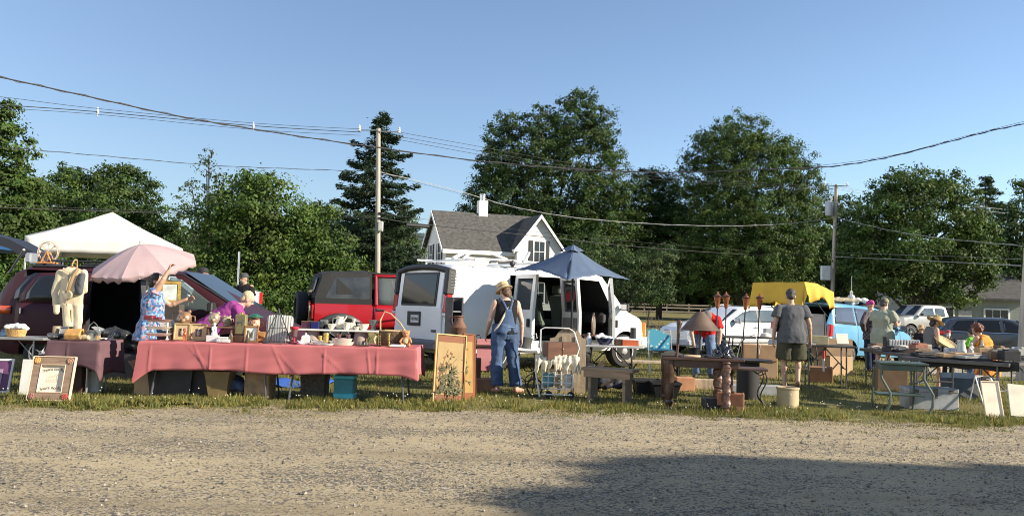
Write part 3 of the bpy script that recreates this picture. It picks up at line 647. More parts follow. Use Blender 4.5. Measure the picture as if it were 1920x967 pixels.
# trees behind the photographer, whose shadow falls on the gravel at lower right
def shade_tree(label,dist,base,blobs):
 rng=np.random.default_rng(int(dist*10));t=thing('broadleaf_tree',label,'tree',base);Cs,Us,Vs,Ts=[],[],[],[];tr=MB();tr.tube([(0,0,-.3),(0,0,2),(0,0,6)],.3,9,r1=.15)
 for x,y,z,r in blobs:
  n=int(1000*r*r);d=unit(rng.normal(size=(n,3)));P_=np.array([x,y,z])+d*r*rng.uniform(.5,1.05,(n,1))*np.array([1,1,.85]);nr=unit(rng.normal(size=(n,3)));u=unit(np.cross(nr,rng.normal(size=(n,3))));v=np.cross(nr,u);L=rng.uniform(.15,.3,(n,1))
  Cs.append(P_);Us.append(u*L);Vs.append(v*L*.6);Ts.append(np.ones((n,3)));tr.tube([(0,0,3),(x*.5,y*.5,z*.7),(x,y,z)],.12,6,r1=.03)
 tr.build('trunk',bark,t,smooth=60);quads_object('crown',np.concatenate(Cs),np.concatenate(Us),np.concatenate(Vs),np.concatenate(Ts),LEAF['mid'],t)
# shade of a tree standing behind the photographer
def from_shadow(sx,sy,z):k=z/math.tan(R(SUN_EL));return (sx+k*math.sin(R(SUN_AZ)),sy+k*math.cos(R(SUN_AZ)),z)
bt=from_shadow(4,4.5,8);SB=[]
for sx,sy,z,r in ((2.6,6.1,7,.95),(3.4,5.9,8,1.35),(4.8,5.7,8.4,1.3),(1.7,5.3,6.5,.8),(3.3,4.6,7.5,1.4),(5.2,4.2,8,1.6),(4.9,7.0,9.5,.35),(6.2,6.5,9,.8),(2.2,4.2,6.4,.9),(6.4,5.0,8,1.5),(3.9,4.9,8.2,1.5),(2.7,5.1,7.2,1.1)):
 p=from_shadow(sx,sy,z);SB.append((p[0]-bt[0],p[1]-bt[1],z,r))
shade_tree('leafy tree behind the photographer shading the lower right gravel',1,(bt[0],bt[1],0),SB)
# ================================================================ VEHICLES
rubber=M('tyre_rubber',(.018,.018,.019),.85,vary=.3,scale=12);blackpl=M('black_plastic',(.022,.022,.024),.55,vary=.2);chrome=M('chrome',(.7,.7,.72),.15,1.,vary=.05)
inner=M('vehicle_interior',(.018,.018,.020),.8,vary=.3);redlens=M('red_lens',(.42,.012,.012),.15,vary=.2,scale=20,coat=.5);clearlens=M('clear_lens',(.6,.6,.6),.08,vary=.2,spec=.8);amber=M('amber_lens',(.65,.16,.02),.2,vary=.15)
wellm=M('wheel_well',(.008,.008,.008),.95);tint_glass=M('tinted_glass',(.010,.012,.014),.06,vary=0,spec=.4);blue_glass=M('reflecting_glass',(.03,.04,.05),.05,vary=0,spec=.12)
steel_rim=M('steel_rim',(.45,.44,.42),.4,.6,vary=.25,scale=10);alloy=M('alloy_rim',(.5,.5,.51),.3,.8);platem=M('plate_white',(.55,.55,.52),.5,vary=.1)
class Car:
 def __init__(s,L,top,bot,plan,belt,tum=.22,wheels=(),wr=.34,ww=.22,edge=.1):
  s.L=L;s.top=top;s.bot=bot;s.plan=plan;s.belt=belt;s.tum=tum;s.wheels=wheels;s.wr=wr;s.ww=ww;s.edge=edge
 def half(s,x):
  zt=lerp_tab(s.top,x);zb=lerp_tab(s.bot,x);w=lerp_tab(s.plan,x);be=min(lerp_tab(s.belt,x),zt-.03);h=zt-be;a=min(s.edge,h*.6);zm=(zb+be)/2
  wt=w-s.tum*max(0,h-a);k=min(1,h/.4)
  return [(0,zb),(w*.8,zb),(w-.05,zb+.03),(w-.015,zb+.12),(w,zm-.1),(w+.005,zm+.1),(w-.008,be-.05),(w-.015,be),(wt-.015,zt-a),(wt-.05*(1-.3*k)-.02,zt-a*.38),(wt-.14,zt-a*.08),(wt*.55,zt+.012),(0,zt+.02)]
 def ys(s,x,z):
  p=s.half(x)[3:10]
  for (y0,z0),(y1,z1) in zip(p,p[1:]):
   if z<=z1:return y0+(y1-y0)*(z-z0)/max(1e-6,z1-z0) if z>z0 else y0
  return p[-1][0]
 def shell(s,paint,cuts=(),extra=()):
  xs=sorted(set([round(v,3) for v in list(np.arange(0,s.L,.09))+[s.L]+[p[0] for p in s.top]+[p[0] for p in s.belt]+[p[0] for p in s.plan]+[p[0] for p in s.bot] if 0<=v<=s.L]))
  mb=MB();n=None
  for x in xs:
   hs=s.half(x);ring=[(x,-y,z) for y,z in hs]+[(x,y,z) for y,z in hs[-2:0:-1]];n=len(ring);mb.v+=ring
  N=len(xs);mb.f=[(i*n+k,i*n+(k+1)%n,(i+1)*n+(k+1)%n,(i+1)*n+k) for i in range(N-1) for k in range(n)]
  for base,flip in ((0,0),((N-1)*n,1)):
   h=n//2
   for k in range(h):
    a,b=base+k,base+k+1;c,d=base+(n-k-1)%n,base+(n-k)%n
    f=(a,b,c,d) if k else (a,b,c)
    f=[v for i,v in enumerate(f) if v not in f[:i]]
    if len(f)>2:mb.f.append(tuple(f))
  me=mb.mesh();me.materials.append(paint);cs=[]
  for wx in s.wheels:
   c=MB()
   for sg in (-1,1):
    w=lerp_tab(s.plan,wx);c.cone((wx,sg*(w-.34),s.wr),(wx,sg*(w+.2),s.wr),s.wr+.075,s.wr+.075,28)
   cs.append((c,wellm))
  for poly,y0,y1,m in cuts:
   c=MB();c.prism(poly,y0,y1);cs.append((c,m))
  return boolean_cut(me,cs+list(extra))
 def patch(s,mb,lo,hi,side=-1,off=.007,n=14,m=4,th=.012):
  x0,x1=lo[0][0],lo[-1][0];k0=len(mb.v);vs=[];fs=[]
  for i in range(n+1):
   x=x0+(x1-x0)*i/n;a,b=lerp_tab(lo,x),lerp_tab(hi,x)
   for j in range(m+1):
    z=a+(b-a)*j/m;vs.append((x,side*(s.ys(x,z)+off),z))
  for i in range(n):
   for j in range(m):q=i*(m+1)+j;fs.append((q,q+m+1,q+m+2,q+1))
  mb.put(vs,fs);return mb
 def wheel(s,par,x,side,rim,style='steel',steer=0.):
  w=lerp_tab(s.plan,x);y=side*(w-s.ww/2-.02);r=s.wr;h=s.ww/2
  e=bpy.data.objects.new('wheel',None);COL.objects.link(e);e.parent=par;e.location=(x,y,r);e.rotation_euler=(0,0,steer)
  t=MB();t.lathe([(r*.62,-h),(r*.9,-h),(r*.97,-h*.85),(r,-h*.6),(r,h*.6),(r*.97,h*.85),(r*.9,h),(r*.62,h)],(0,0,0),32,(0,1,0));t.build('tyre',rubber,e)
  t=MB();a=(0,-1,0) if side<0 else (0,1,0)
  if style=='steel':t.lathe([(r*.66,h-.02),(r*.66,h+.012),(r*.60,h+.012),(r*.56,h-.03),(r*.46,h-.05),(r*.42,h-.015),(r*.22,h-.0),(r*.18,h+.03),(.001,h+.035)],(0,0,0),28,a)
  else:
   t.lathe([(r*.68,h-.02),(r*.68,h+.01),(r*.62,h+.01),(r*.6,h-.06),(.001,h-.07)],(0,0,0),28,a)
   for i in range(5):
    an=i*2*math.pi/5;d_=Vector((math.cos(an),0,math.sin(an)));yy=Vector(a)*(h-.005)
    t.cone(yy+d_*r*.1,yy*.97+d_*r*.64,r*.13,r*.10,6,sq=.35)
   t.lathe([(r*.17,h-.05),(r*.17,h+.01),(.001,h+.015)],(0,0,0),14,a)
  t.build('rim',rim,e);return e
 def wheels_all(s,par,rim,style='steel',sides=(-1,1),steer=0.):
  for i,x in enumerate(s.wheels):
   for sd in sides:s.wheel(par,x,sd,rim,style,steer if i==1 else 0)
def mirror(par,x,y,z,side,mat,gl=chrome):
 m=MB();m.box((x,y+side*.14,z),(.09,.2,.16),.03);m.cone((x+.02,y,z-.05),(x,y+side*.08,z-.03),.03,.03,8);o=m.build('mirror',mat,par)
 m=MB();m.box((x-.048,y+side*.14,z),(.006,.16,.12),.002);m.build('mirror_glass',gl,o)
def text_mesh(txt,size,depth=.003,bend=0.):
 c=bpy.data.curves.new('lettering','FONT');c.body=txt;c.size=size;c.extrude=depth;c.align_x='CENTER'
 o=bpy.data.objects.new('temporary_text',c);COL.objects.link(o);dg=bpy.context.evaluated_depsgraph_get();dg.update()
 me=bpy.data.meshes.new_from_object(o.evaluated_get(dg));bpy.data.objects.remove(o);me.materials.clear()
 if bend:
  for v in me.vertices:v.co.y-=v.co.x**2*bend
 return me
def seat(par,x,y,z,mat,h=.62):
 m=MB();m.box((x,y,z),(.5,.48,.16),.06);m.box((x-.24,y,z+h*.5),(.16,.46,h),.06,rot=(0,-.18,0));m.box((x-.32,y,z+h+.12),(.1,.26,.18),.04);m.build('seat',mat,par)
# ---------------------------------------------------------------- white cargo van
wpaint=M('van_white',(.74,.74,.72),.32,vary=.05,scale=1.2,coat=.3);greyseat=M('grey_green_seat',(.10,.13,.10),.8)
V=Car(5.69,[(0,.95),(.02,1.25),(.10,1.98),(.22,2.07),(.6,2.09),(3.9,2.09),(4.15,2.03),(4.8,1.33),(4.95,1.26),(5.4,1.12),(5.58,1.0),(5.69,.86)],[(0,.5),(.2,.36),(5.3,.36),(5.69,.48)],[(0,.93),(.1,.985),(.3,1.0),(4.9,1.0),(5.3,.96),(5.55,.86),(5.69,.74)],[(0,1.2),(4.6,1.2),(4.9,1.15),(5.69,.8)],tum=.10,wheels=(1.22,4.80),wr=.37,ww=.25)
vr=Vector((-1.2,15.1,0));vd=Vector((.789,.613,0));vc=vr+Vector((-.613,.789,0))*1.0
van=thing('cargo_van','white cargo van with open side doors behind the woman in overalls','van',vc,math.atan2(vd.y,vd.x))
cab=[(1.55,.62),(2.95,.62),(2.95,1.93),(1.55,1.93)];fdoor=[(3.15,.62),(4.30,.62),(4.42,1.2),(4.02,1.90),(3.15,1.93)]
cavity=[(.25,.62),(4.55,.62),(4.6,1.15),(4.05,1.97),(.25,1.97)]
fw= lambda a,b,c,d:[(a,1.22),(b,1.22),(d,1.88),(c,1.88)]
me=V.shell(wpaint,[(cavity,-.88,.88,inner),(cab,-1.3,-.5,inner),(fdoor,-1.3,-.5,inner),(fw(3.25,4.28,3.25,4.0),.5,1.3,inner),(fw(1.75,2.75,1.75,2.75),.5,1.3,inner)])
link_mesh(me,'body',wpaint,van,smooth=32)
m=MB()
for i in range(3):m.box((2.4,0,.66+i*.0),(4.2,1.7,.02),.002)
m.v=m.v[:24];m.f=m.f[:26];m.build('cargo_floor',blackpl,van)
seat(van,3.55,-.42,.95,greyseat);seat(van,3.55,.42,.95,greyseat);seat(van,2.2,-.25,.92,greyseat)
m=MB();m.box((4.35,0,1.08),(.35,1.7,.3),.08);m.build('dashboard',blackpl,van)
m=MB();m.tube([(4.1+.02*math.cos(a),.42+.19*math.cos(a),1.2+.19*math.sin(a)) for a in np.linspace(0,6.2,20)],.018,6,closed=True);m.build('steering_wheel',blackpl,van)
gl=glass('van_window_glass',(.55,.6,.6),.55)
m=MB();V.patch(m,[(3.2,1.2),(4.32,1.2)],[(3.2,1.9),(4.05,1.9),(4.32,1.25)],1,-.01);m.build('side_window',gl,van)
m=MB();m.grid(lambda u,v:(4.85-.70*v,(-.86+1.72*u)*(1-.06*v),1.31+.70*v+.012+.0*u),8,6);m.build('windscreen',tint_glass,van)
for yy in (0,):
 dm=MB();dm.box((-.01,yy,.93),(.05,1.72,.62),.02);do=dm.build('rear_door',wpaint,van)
 dm=MB();dm.box((.045,yy,1.60),(.05,1.62,.78),.03,rot=(0,.11,0));dm.build('rear_door_upper',wpaint,do)
 dm=MB();dm.box((.012,yy,1.60),(.02,1.30,.66),.012,rot=(0,.11,0));wn_=dm.build('rear_window_seal',blackpl,do)
 dm=MB();dm.box((.003,yy,1.60),(.02,1.22,.58),.03,rot=(0,.11,0));dm.build('rear_window',tint_glass,do)
for sd in (-1,1):
 m=MB();m.box((.10,sd*.925,1.74),(.20,.13,.50),.04,rot=(0,.09,0));po=m.build('rear_pillar',blackpl,van)
 m=MB()
 for i in range(6):m.box((.14,sd*.988,1.62+i*.055),(.15,.02,.022),.006,rot=(0,.09,0))
 m.build('louvre',M('louvre_grey',(.09,.09,.10),.5),po)
 m=MB();m.box((.055,sd*.945,1.32),(.15,.13,.36),.03,rot=(0,.1,0));tl=m.build('tail_light',redlens,van)
 m=MB();m.box((.036,sd*.945,1.12),(.15,.125,.06),.02);m.build('reversing_light',clearlens,tl)
m=MB();m.tube([(.08,-.93,1.95),(.04,-.5,2.02),(.03,0,2.04),(.04,.5,2.02),(.08,.93,1.95)],.06,10);m.build('roof_edge_trim',blackpl,van)
m=MB();m.box((-.12,0,.53),(.2,1.9,.18),.04);m.build('rear_bumper',M('bumper_grey',(.10,.10,.11),.5),van)
m=MB();m.box((-.045,.10,1.02),(.03,.48,.28),.03);pr=m.build('plate_recess',blackpl,van)
m=MB();m.box((-.064,.04,1.015),(.008,.30,.15),.003);pl=m.build('licence_plate',platem,pr)
tm=text_mesh('185PN2',.085);o=link_mesh(tm,'plate_lettering',M('plate_ink',(.1,.08,.08),.6),pl,(-.070,.04,.985),rot=(R(90),0,R(-90)))
o.data.materials.append(MATS['plate_ink']) if not o.data.materials else None
m=MB();m.box((-.040,-.62,.80),(.012,.17,.05),.004);m.build('badge',M('badge_dark',(.08,.08,.085),.4),van)
m=MB();m.box((5.70,0,.55),(.22,1.86,.24),.08);m.box((5.55,-.88,.55),(.4,.16,.24),.06);m.build('front_bumper',wpaint,van)
for sd in (-1,1):
 m=MB();m.box((5.56,sd*.80,.84),(.17,.12,.32),.04,rot=(0,0,-sd*.45));hl=m.build('headlight',clearlens,van)
 m=MB();m.box((5.50,sd*.86,.84),(.17,.08,.34),.03,rot=(0,0,-sd*.35));m.build('marker_lamp',amber,hl)
m=MB();m.box((5.66,0,.84),(.08,1.2,.28),.03);m.build('grille',blackpl,van)
mirror(van,4.62,-1.0,1.35,-1,blackpl,clearlens)
V.wheels_all(van,steel_rim,'steel',steer=-.16)
m=MB()
for sd in (-1,1):m.box((2.4,sd*.985,.42),(2.7,.06,.12),.02)
m.build('rocker_sill',wpaint,van)
def van_door(name,hinge,length,ang,z0,z1,prof,wx0,wx1):
 e=bpy.data.objects.new(name,None);COL.objects.link(e);e.parent=van;e.location=(hinge,-1.0,0);e.rotation_euler=(0,0,ang)
 m=MB();pts_n=10;th=.06
 def yy(z):return -.0+.10*max(0,z-1.2)
 lo=prof[0];hi=prof[1]
 def sl(x0,x1,zlo,zhi):
  vs=[];fs=[];nz=8
  for side in (0,th):
   for i in range(nz+1):
    for x in (x0,x1):
     z=zlo(x)+(zhi(x)-zlo(x))*i/nz;vs.append((x,yy(z)+side,z))
  k=(nz+1)*2
  for i in range(nz):fs+=[(2*i,2*i+1,2*i+3,2*i+2),(k+2*i,k+2*i+2,k+2*i+3,k+2*i+1),(2*i,2*i+2,k+2*i+2,k+2*i),(2*i+1,k+2*i+1,k+2*i+3,2*i+3)]
  fs+=[(0,k,k+1,1),(2*nz,2*nz+1,k+2*nz+1,k+2*nz)];m.put(vs,fs)
 H= lambda x:lerp_tab(hi,x);Lo= lambda x:lo
 xa,xb=(0,length) if length>0 else (length,0)
 a,b=sorted((wx0,wx1))
 sl(xa,xb,Lo,lambda x:z0);sl(xa,a,lambda x:z0,H);sl(b,xb,lambda x:z0,H);sl(a,b,lambda x:H(x)-.08,H)
 d=m.build('door_panel',wpaint,e)
 g=MB();g.grid(lambda u,v:(a+(b-a)*u,yy(z0+(H(a+(b-a)*u)-.08-z0)*v)+.03,z0+(H(a+(b-a)*u)-.08-z0)*v),6,4);g.build('window',M('van_door_glass',(.03,.035,.035),.06,vary=0,spec=.8),d,thick=.008)
 g=MB();g.box((xb-.1 if length>0 else xa+.1,-.03,1.0),(.05,.06,.16),.015);g.build('handle',blackpl,d)
 g=MB();g.box(((xa+xb)/2,th+.012,.85),(abs(length)*.8,.025,.5),.02);g.build('inner_trim',M('door_trim_grey',(.20,.20,.20),.7),d)
van_door('rear_cargo_door',1.55,.78,R(-98),1.25,1.94,(.5,[(0,1.94),(1,1.94)]),.1,.68)
van_door('front_cargo_door',2.95,-.70,R(78),1.22,1.94,(.5,[(-1,1.94),(0,1.94)]),-.62,-.1)
van_door('passenger_door',4.34,-1.15,R(49),1.22,1.94,(.5,[(-1.2,1.94),(-.35,1.92),(0,1.25)]),-1.05,-.3)
# ladder rack on the roof
m=MB()
for x in (.7,2.3,3.7):
 m.tube([(x,-.92,2.06),(x,-.9,2.2),(x,.9,2.2),(x,.92,2.06)],.022,8)
for y in (-.86,.86):m.tube([(.45,y,2.22),(3.9,y,2.22)],.02,8)
m.tube([(.5,-.75,2.2),(.7,-.75,2.34),(1.1,-.8,2.36),(1.5,-.85,2.24)],.03,8);m.tube([(1.9,-.9,2.2),(2.0,-.9,2.34),(2.04,-.9,2.42)],.03,8);m.tube([(.5,-.4,2.22),(.9,-.2,2.36)],.035,8)
m.build('roof_rack',M('rack_white',(.68,.68,.66),.4),van)
m=MB();m.tube([(1.25,-.92,2.16),(1.55,-.94,2.2),(1.62,-.94,2.14)],.025,8);m.ball((1.58,-.94,2.16),(.06,.05,.07));m.build('rack_clamp',blackpl,van);m=MB();m.ball((2.35,-.94,2.2),(.07,.05,.06));m.build('rack_clamp',blackpl,van)
# ---------------------------------------------------------------- red soft-top off-roader
red=M('red_paint',(.30,.008,.014),.28,vary=.06,scale=1,coat=.6);soft=M('soft_top_fabric',(.011,.011,.011),.85,vary=.25,scale=4,bump=.3,bscale=12)
je=Vector((XZ(588,18.5,.5),18.5,0));ja=R(22);jd=Vector((math.cos(ja),math.sin(ja),0));jn=Vector((-math.sin(ja),math.cos(ja),0))
J=Car(3.75,[(0,1.28),(2.25,1.28),(2.3,1.26),(2.5,1.24),(3.7,1.16),(3.75,1.1)],[(0,.72),(.3,.62),(3.4,.62),(3.75,.75)],[(0,.80),(2.4,.80),(3.75,.66)],[(0,1.22),(2.5,1.2),(3.75,1.1)],tum=.05,wheels=(.58,3.0),wr=.42,ww=.27,edge=.05)
jeep=thing('off_roader','red two door off-roader with black soft top and rear spare wheel','off-roader',je+jn*.8,ja)
link_mesh(J.shell(red),'body',red,jeep,smooth=32)
T=Car(2.3,[(0,1.45),(.04,1.62),(.16,1.95),(.3,2.0),(1.2,2.04),(2.0,2.0),(2.1,1.96),(2.3,1.9)],[(0,1.26),(2.3,1.26)],[(0,.76),(2.3,.78)],[(0,1.30),(2.3,1.30)],tum=.13,edge=.09)
m=MB();xs=list(np.arange(0,1.33,.08))+[1.33]
ringn=None
for x in xs:
 hs=T.half(x);hs=[(y,z+.012*noise.noise(Vector((x*5,y*5,z*6)))) for y,z in hs];r_=[(x,-y,z) for y,z in hs]+[(x,y,z) for y,z in hs[-2:0:-1]];ringn=len(r_);m.v+=r_
m.f=[(i*ringn+k,i*ringn+(k+1)%ringn,(i+1)*ringn+(k+1)%ringn,(i+1)*ringn+k) for i in range(len(xs)-1) for k in range(ringn)]+[tuple(range(ringn))[::-1],tuple(range((len(xs)-1)*ringn,len(xs)*ringn))]
st=m.build('soft_top',soft,jeep)
vin=M('clear_vinyl',(.035,.038,.038),.18,vary=.4,scale=3,spec=.8)
for sd in (-1,1):
 m=MB();T.patch(m,[(.26,1.37),(1.27,1.37)],[(.26,1.42),(.46,1.86),(1.27,1.90)],sd,.004);wv=m.build('vinyl_window',vin,st)
 m=MB();T.patch(m,[(.50,1.40),(1.02,1.38)],[(.50,1.86),(1.02,1.41)],sd,.010,8,2);m.build('window_strap',soft,wv)
m=MB();m.grid(lambda u,v:(-.004+(.09*v),-.55+1.1*u,1.5+.36*v),4,4);m.build('rear_vinyl_window',vin,st,thick=.01)
dl,dh=[(1.36,.72),(2.26,.72)],[(1.36,1.96),(2.12,1.98),(2.26,1.9)]
for sd in (1,-1):m=MB();J.patch(m,[(1.37,.70),(2.26,.70)],[(1.37,1.25),(2.26,1.25)],sd,.016);dp=m.build('door',red,jeep,thick=.02)
m=MB()
for sd in (-1,1):
 def yq(z):return sd*(.80-.12*(z-1.25)/.7)
 m.tube([(1.42,yq(1.24),1.24),(1.42,yq(1.93),1.93),(2.10,yq(1.93),1.94),(2.34,yq(1.26),1.26)],.045,8);m.tube([(2.22,yq(1.95),1.96),(2.5,yq(1.3),1.26)],.05,8)
m.tube([(2.22,-.68,1.97),(2.22,.68,1.97)],.05,8);m.build('door_frame',red,jeep)
for sd in (-1,1):m=MB();m.grid(lambda u,v:(1.45+(.86-.24*v)*u,sd*(.79-.12*v),1.25+.68*v),4,4);m.build('door_window',glass('clear_car_glass',(.6,.68,.68),.5),jeep,thick=.006)
m=MB();m.box((1.75,0,1.99),(1.0,1.3,.04),.02);m.build('front_top',soft,jeep)
m=MB()
for x in (1.5,2.0):m.box((x,-.3 if x<1.7 else -.3,1.25),(.16,.44,.75),.06)
m.box((1.6,.32,1.25),(.16,.44,.75),.06);m.build('seat',inner,jeep)
m=MB();m.box((1.52,-.838,1.13),(.2,.03,.035),.012);m.box((1.45,-.825,1.13),(.06,.02,.06),.01);m.build('door_handle',blackpl,dp)
for sd in (-1,1):
 for x in J.wheels:m=MB();m.tube([(x+.60*math.cos(a),sd*.86,.40+.56*math.sin(a)) for a in np.linspace(-.05,math.pi+.05,12)],.085,8);m.build('fender_flare',M('flare_grey',(.03,.033,.033),.5),jeep)
J.wheels_all(jeep,alloy,'alloy')
e=bpy.data.objects.new('spare_wheel',None);COL.objects.link(e);e.parent=jeep;e.location=(-.20,.05,1.12)
m=MB();r=.41;h=.13;m.lathe([(.05,-h*.6),(r*.6,-h*.7),(r*.62,-h),(r*.9,-h),(r*.97,-h*.85),(r,-h*.6),(r,h*.6),(r*.97,h*.85),(r*.9,h),(.05,h)],(0,0,0),30,(1,0,0));m.build('tyre',rubber,e)
for sd in (-1,1):m=MB();m.box((-.03,sd*.70,1.05),(.08,.15,.34),.02);m.build('tail_light',redlens,jeep)
m=MB();m.box((-.12,0,.66),(.2,1.5,.18),.03);m.build('rear_bumper',blackpl,jeep)
# ---------------------------------------------------------------- plum minivan, sliding door open
plum=M('plum_paint',(.045,.014,.020),.38,vary=.08,scale=1,spec=.18)
PV=Car(5.0,[(0,1.0),(.08,1.3),(.35,1.70),(.6,1.80),(2.6,1.82),(3.1,1.74),(4.15,1.12),(4.35,1.04),(4.8,.86),(5.0,.68)],[(0,.42),(.3,.3),(4.7,.3),(5.0,.38)],[(0,.80),(.2,.92),(.6,.96),(4.2,.96),(4.7,.84),(5.0,.6)],[(0,1.14),(2.5,1.14),(4.0,1.08),(4.4,.98),(5,.62)],tum=.30,wheels=(.95,3.98),wr=.33,ww=.2)
pv=thing('minivan','dark plum minivan with its sliding door open behind the left tables','minivan',(XZ(545,13.6,.6)-5.0,14.25,0),R(2))
sdo=[(1.62,.42),(2.76,.42),(2.76,1.68),(1.62,1.68)];pcab=[(.4,.45),(3.7,.45),(3.75,1.05),(2.95,1.70),(.5,1.72)];pw=[(2.92,1.12),(3.86,1.10),(3.10,1.62),(2.92,1.64)]
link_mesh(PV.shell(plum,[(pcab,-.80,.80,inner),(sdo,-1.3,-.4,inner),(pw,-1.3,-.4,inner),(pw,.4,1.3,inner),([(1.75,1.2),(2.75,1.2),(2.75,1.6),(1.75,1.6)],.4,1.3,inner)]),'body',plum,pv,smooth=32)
for sd in (-1,1):m=MB();PV.patch(m,[(2.90,1.105),(3.90,1.085)],[(2.90,1.65),(3.10,1.63),(3.90,1.09)],sd,-.006);m.build('front_window',glass('lit_car_glass',(.62,.74,.76),.62),pv,thick=.006)
m=MB();m.grid(lambda u,v:(4.12-1.0*v,(-.80+1.6*u)*(1-.13*v),1.135+.605*v+.015),8,6);m.build('windscreen',blue_glass,pv)
m=MB();PV.patch(m,[(.42,1.20),(1.58,1.20)],[(.42,1.36),(.62,1.66),(1.58,1.70)],-1);m.build('rear_side_window',tint_glass,pv,thick=.006)
m=MB();PV.patch(m,[(.52,.5),(1.66,.5)],[(.52,1.16),(1.66,1.16)],-1,.07);PV.patch(m,[(.56,1.16),(1.66,1.16)],[(.56,1.30),(.75,1.66),(1.66,1.69)],-1,.062);sd_=m.build('sliding_door',plum,pv,thick=.03)
m=MB();PV.patch(m,[(.66,1.2),(1.56,1.2)],[(.66,1.32),(.8,1.62),(1.56,1.65)],-1,.084);m.build('window',tint_glass,sd_,thick=.006)
m=MB();m.box((.62,-1.06,1.03),(.03,.03,.1),.01);m.box((1.5,-1.06,1.0),(.03,.03,.1),.01);m.build('handle',chrome,sd_)
m=MB();PV.patch(m,[(.02,.98),(.40,.98)],[(.02,1.12),(.40,1.10)],-1,.012,6,2);m.build('tail_light',M('orange_red_lens',(.5,.07,.02),.2,coat=.5),pv,thick=.02)
m=MB();PV.patch(m,[(2.86,.48),(3.80,.48)],[(2.86,1.06),(3.80,1.04)],-1,.008);m.build('front_door',plum,pv,thick=.012)
m=MB();m.ball((3.0,-.985,.92),(.10,.03,.03));m.build('door_handle',plum,pv)
mirror(pv,3.72,-.96,1.17,-1,blackpl)
m=MB();m.tube([(4.12,-.86,1.13),(3.60,-.80,1.44),(3.1,-.74,1.70),(2.0,-.74,1.80),(.6,-.74,1.78)],.02,6);m.tube([(2.85,-.965,1.08),(2.86,-.80,1.67)],.03,6);m.build('window_trim',blackpl,pv)
m=MB()
for y in (-.62,.62):m.tube([(.7,y,1.80),(.8,y,1.88),(2.5,y,1.89),(2.6,y,1.82)],.02,6)
m.build('roof_rack',blackpl,pv);seat(pv,3.0,-.40,.62,M('tan_seat',(.30,.26,.21),.8));seat(pv,3.0,.40,.62,MATS['tan_seat']);seat(pv,1.4,-.2,.6,M('dark_seat',(.06,.06,.06),.8))
m=MB();m.box((4.92,0,.5),(.25,1.5,.3),.1);m.build('front_bumper',plum,pv)
m=MB();m.box((4.72,-.72,.78),(.35,.2,.16),.06,rot=(0,.3,.35));m.build('headlight',clearlens,pv)
PV.wheels_all(pv,alloy,'alloy')
# ---------------------------------------------------------------- grey estate behind it with tailgate up
gpaint=M('silver_grey_paint',(.32,.34,.37),.25,.4,vary=.05,coat=.5);dkblue=M('slate_paint',(.018,.020,.028),.5,vary=.05)
GC=Car(4.6,[(0,.95),(.1,1.3),(.3,1.72),(.5,1.8),(2.8,1.8),(3.6,1.1),(4.4,.95),(4.6,.7)],[(0,.4),(.3,.3),(4.4,.3),(4.6,.4)],[(0,.8),(.3,.92),(4.2,.9),(4.6,.6)],[(0,1.1),(3.5,1.08),(4.6,.65)],wheels=(.9,3.7),wr=.33)
gv=thing('hatchback_car','silver grey car with raised dark tailgate at the far left edge','car',(XZ(30,15.7,1.2),15.7,0),R(45));link_mesh(GC.shell(gpaint),'body',gpaint,gv,smooth=32)
m=MB();GC.patch(m,[(.35,1.12),(3.4,1.12)],[(.35,1.2),(.6,1.66),(2.75,1.66),(3.4,1.14)],-1);m.build('side_window',tint_glass,gv,thick=.006);GC.wheels_all(gv,alloy,'alloy')
g0=at(-40,432,15.8);g1=at(62,478,15.4)
tgt=thing('tailgate',None,None,g0);tgt.parent=gv;bpy.context.view_layer.update();tgt.matrix_parent_inverse=gv.matrix_world.inverted();m=MB();d_=g1-g0
m.prism([(0,.0),(d_.x*.5,-.16),(d_.x,d_.z-.02),(d_.x+.06,d_.z-.16),(d_.x-.05,d_.z-.2),(d_.x*.5,-.34),(0,-.16)],-.1,.5);m.build('panel',dkblue,tgt)
m=MB();q0=at(45,468,15.5)-g0;q1=at(17,512,16.2)-g0;m.tube([q0,q1],.025,8);m.tube([q0+Vector((.08,.4,0)),q1+Vector((.08,.4,0))],.02,8);m.build('strut',M('strut_grey',(.25,.25,.26),.4,.5),tgt)
m=MB();q=at(59,484,15.35)-g0;m.box(q,(.12,.25,.2),.03);m.build('lower_trim',gpaint,tgt)
# ---------------------------------------------------------------- white estate car (front to the left)
ewhite=M('estate_white',(.74,.74,.73),.25,vary=.04,coat=.6)
WC=Car(4.85,[(0,.85),(.06,1.05),(.45,1.40),(.8,1.46),(1.6,1.49),(2.4,1.46),(2.75,1.38),(3.55,.98),(4.3,.90),(4.7,.78),(4.85,.66)],[(0,.35),(.3,.22),(4.6,.22),(4.85,.3)],[(0,.75),(.3,.88),(4.2,.90),(4.65,.80),(4.85,.62)],[(0,.95),(2.5,.96),(3.5,.92),(4.2,.82),(4.85,.62)],tum=.36,wheels=(1.0,3.92),wr=.33,ww=.22)
wa=R(180+31);wd=Vector((math.cos(wa),math.sin(wa),0))
wf=TP(1296,24.0,.4);wcp=Vector((wf.x,wf.y,gz(wf.x,wf.y)+.0))-wd*4.78+Vector((wd.y,-wd.x,0))*.72
we=thing('estate_car','white estate car with blue grey bonnet behind the man in red','car',(wcp.x,wcp.y,gz(wcp.x,wcp.y)),wa)
link_mesh(WC.shell(ewhite),'body',ewhite,we,smooth=32)
L_=[(.55,.98),(3.30,.98)];Hh=[(.55,1.12),(.85,1.33),(1.6,1.375),(2.4,1.345),(2.72,1.27),(3.30,1.0)]
for sd in (-1,1):m=MB();WC.patch(m,L_,Hh,sd);sw_=m.build('side_window',M('pale_reflecting_glass',(.10,.13,.15),.06,vary=.3,scale=1.5,spec=1.),we,thick=.006)
m=MB()
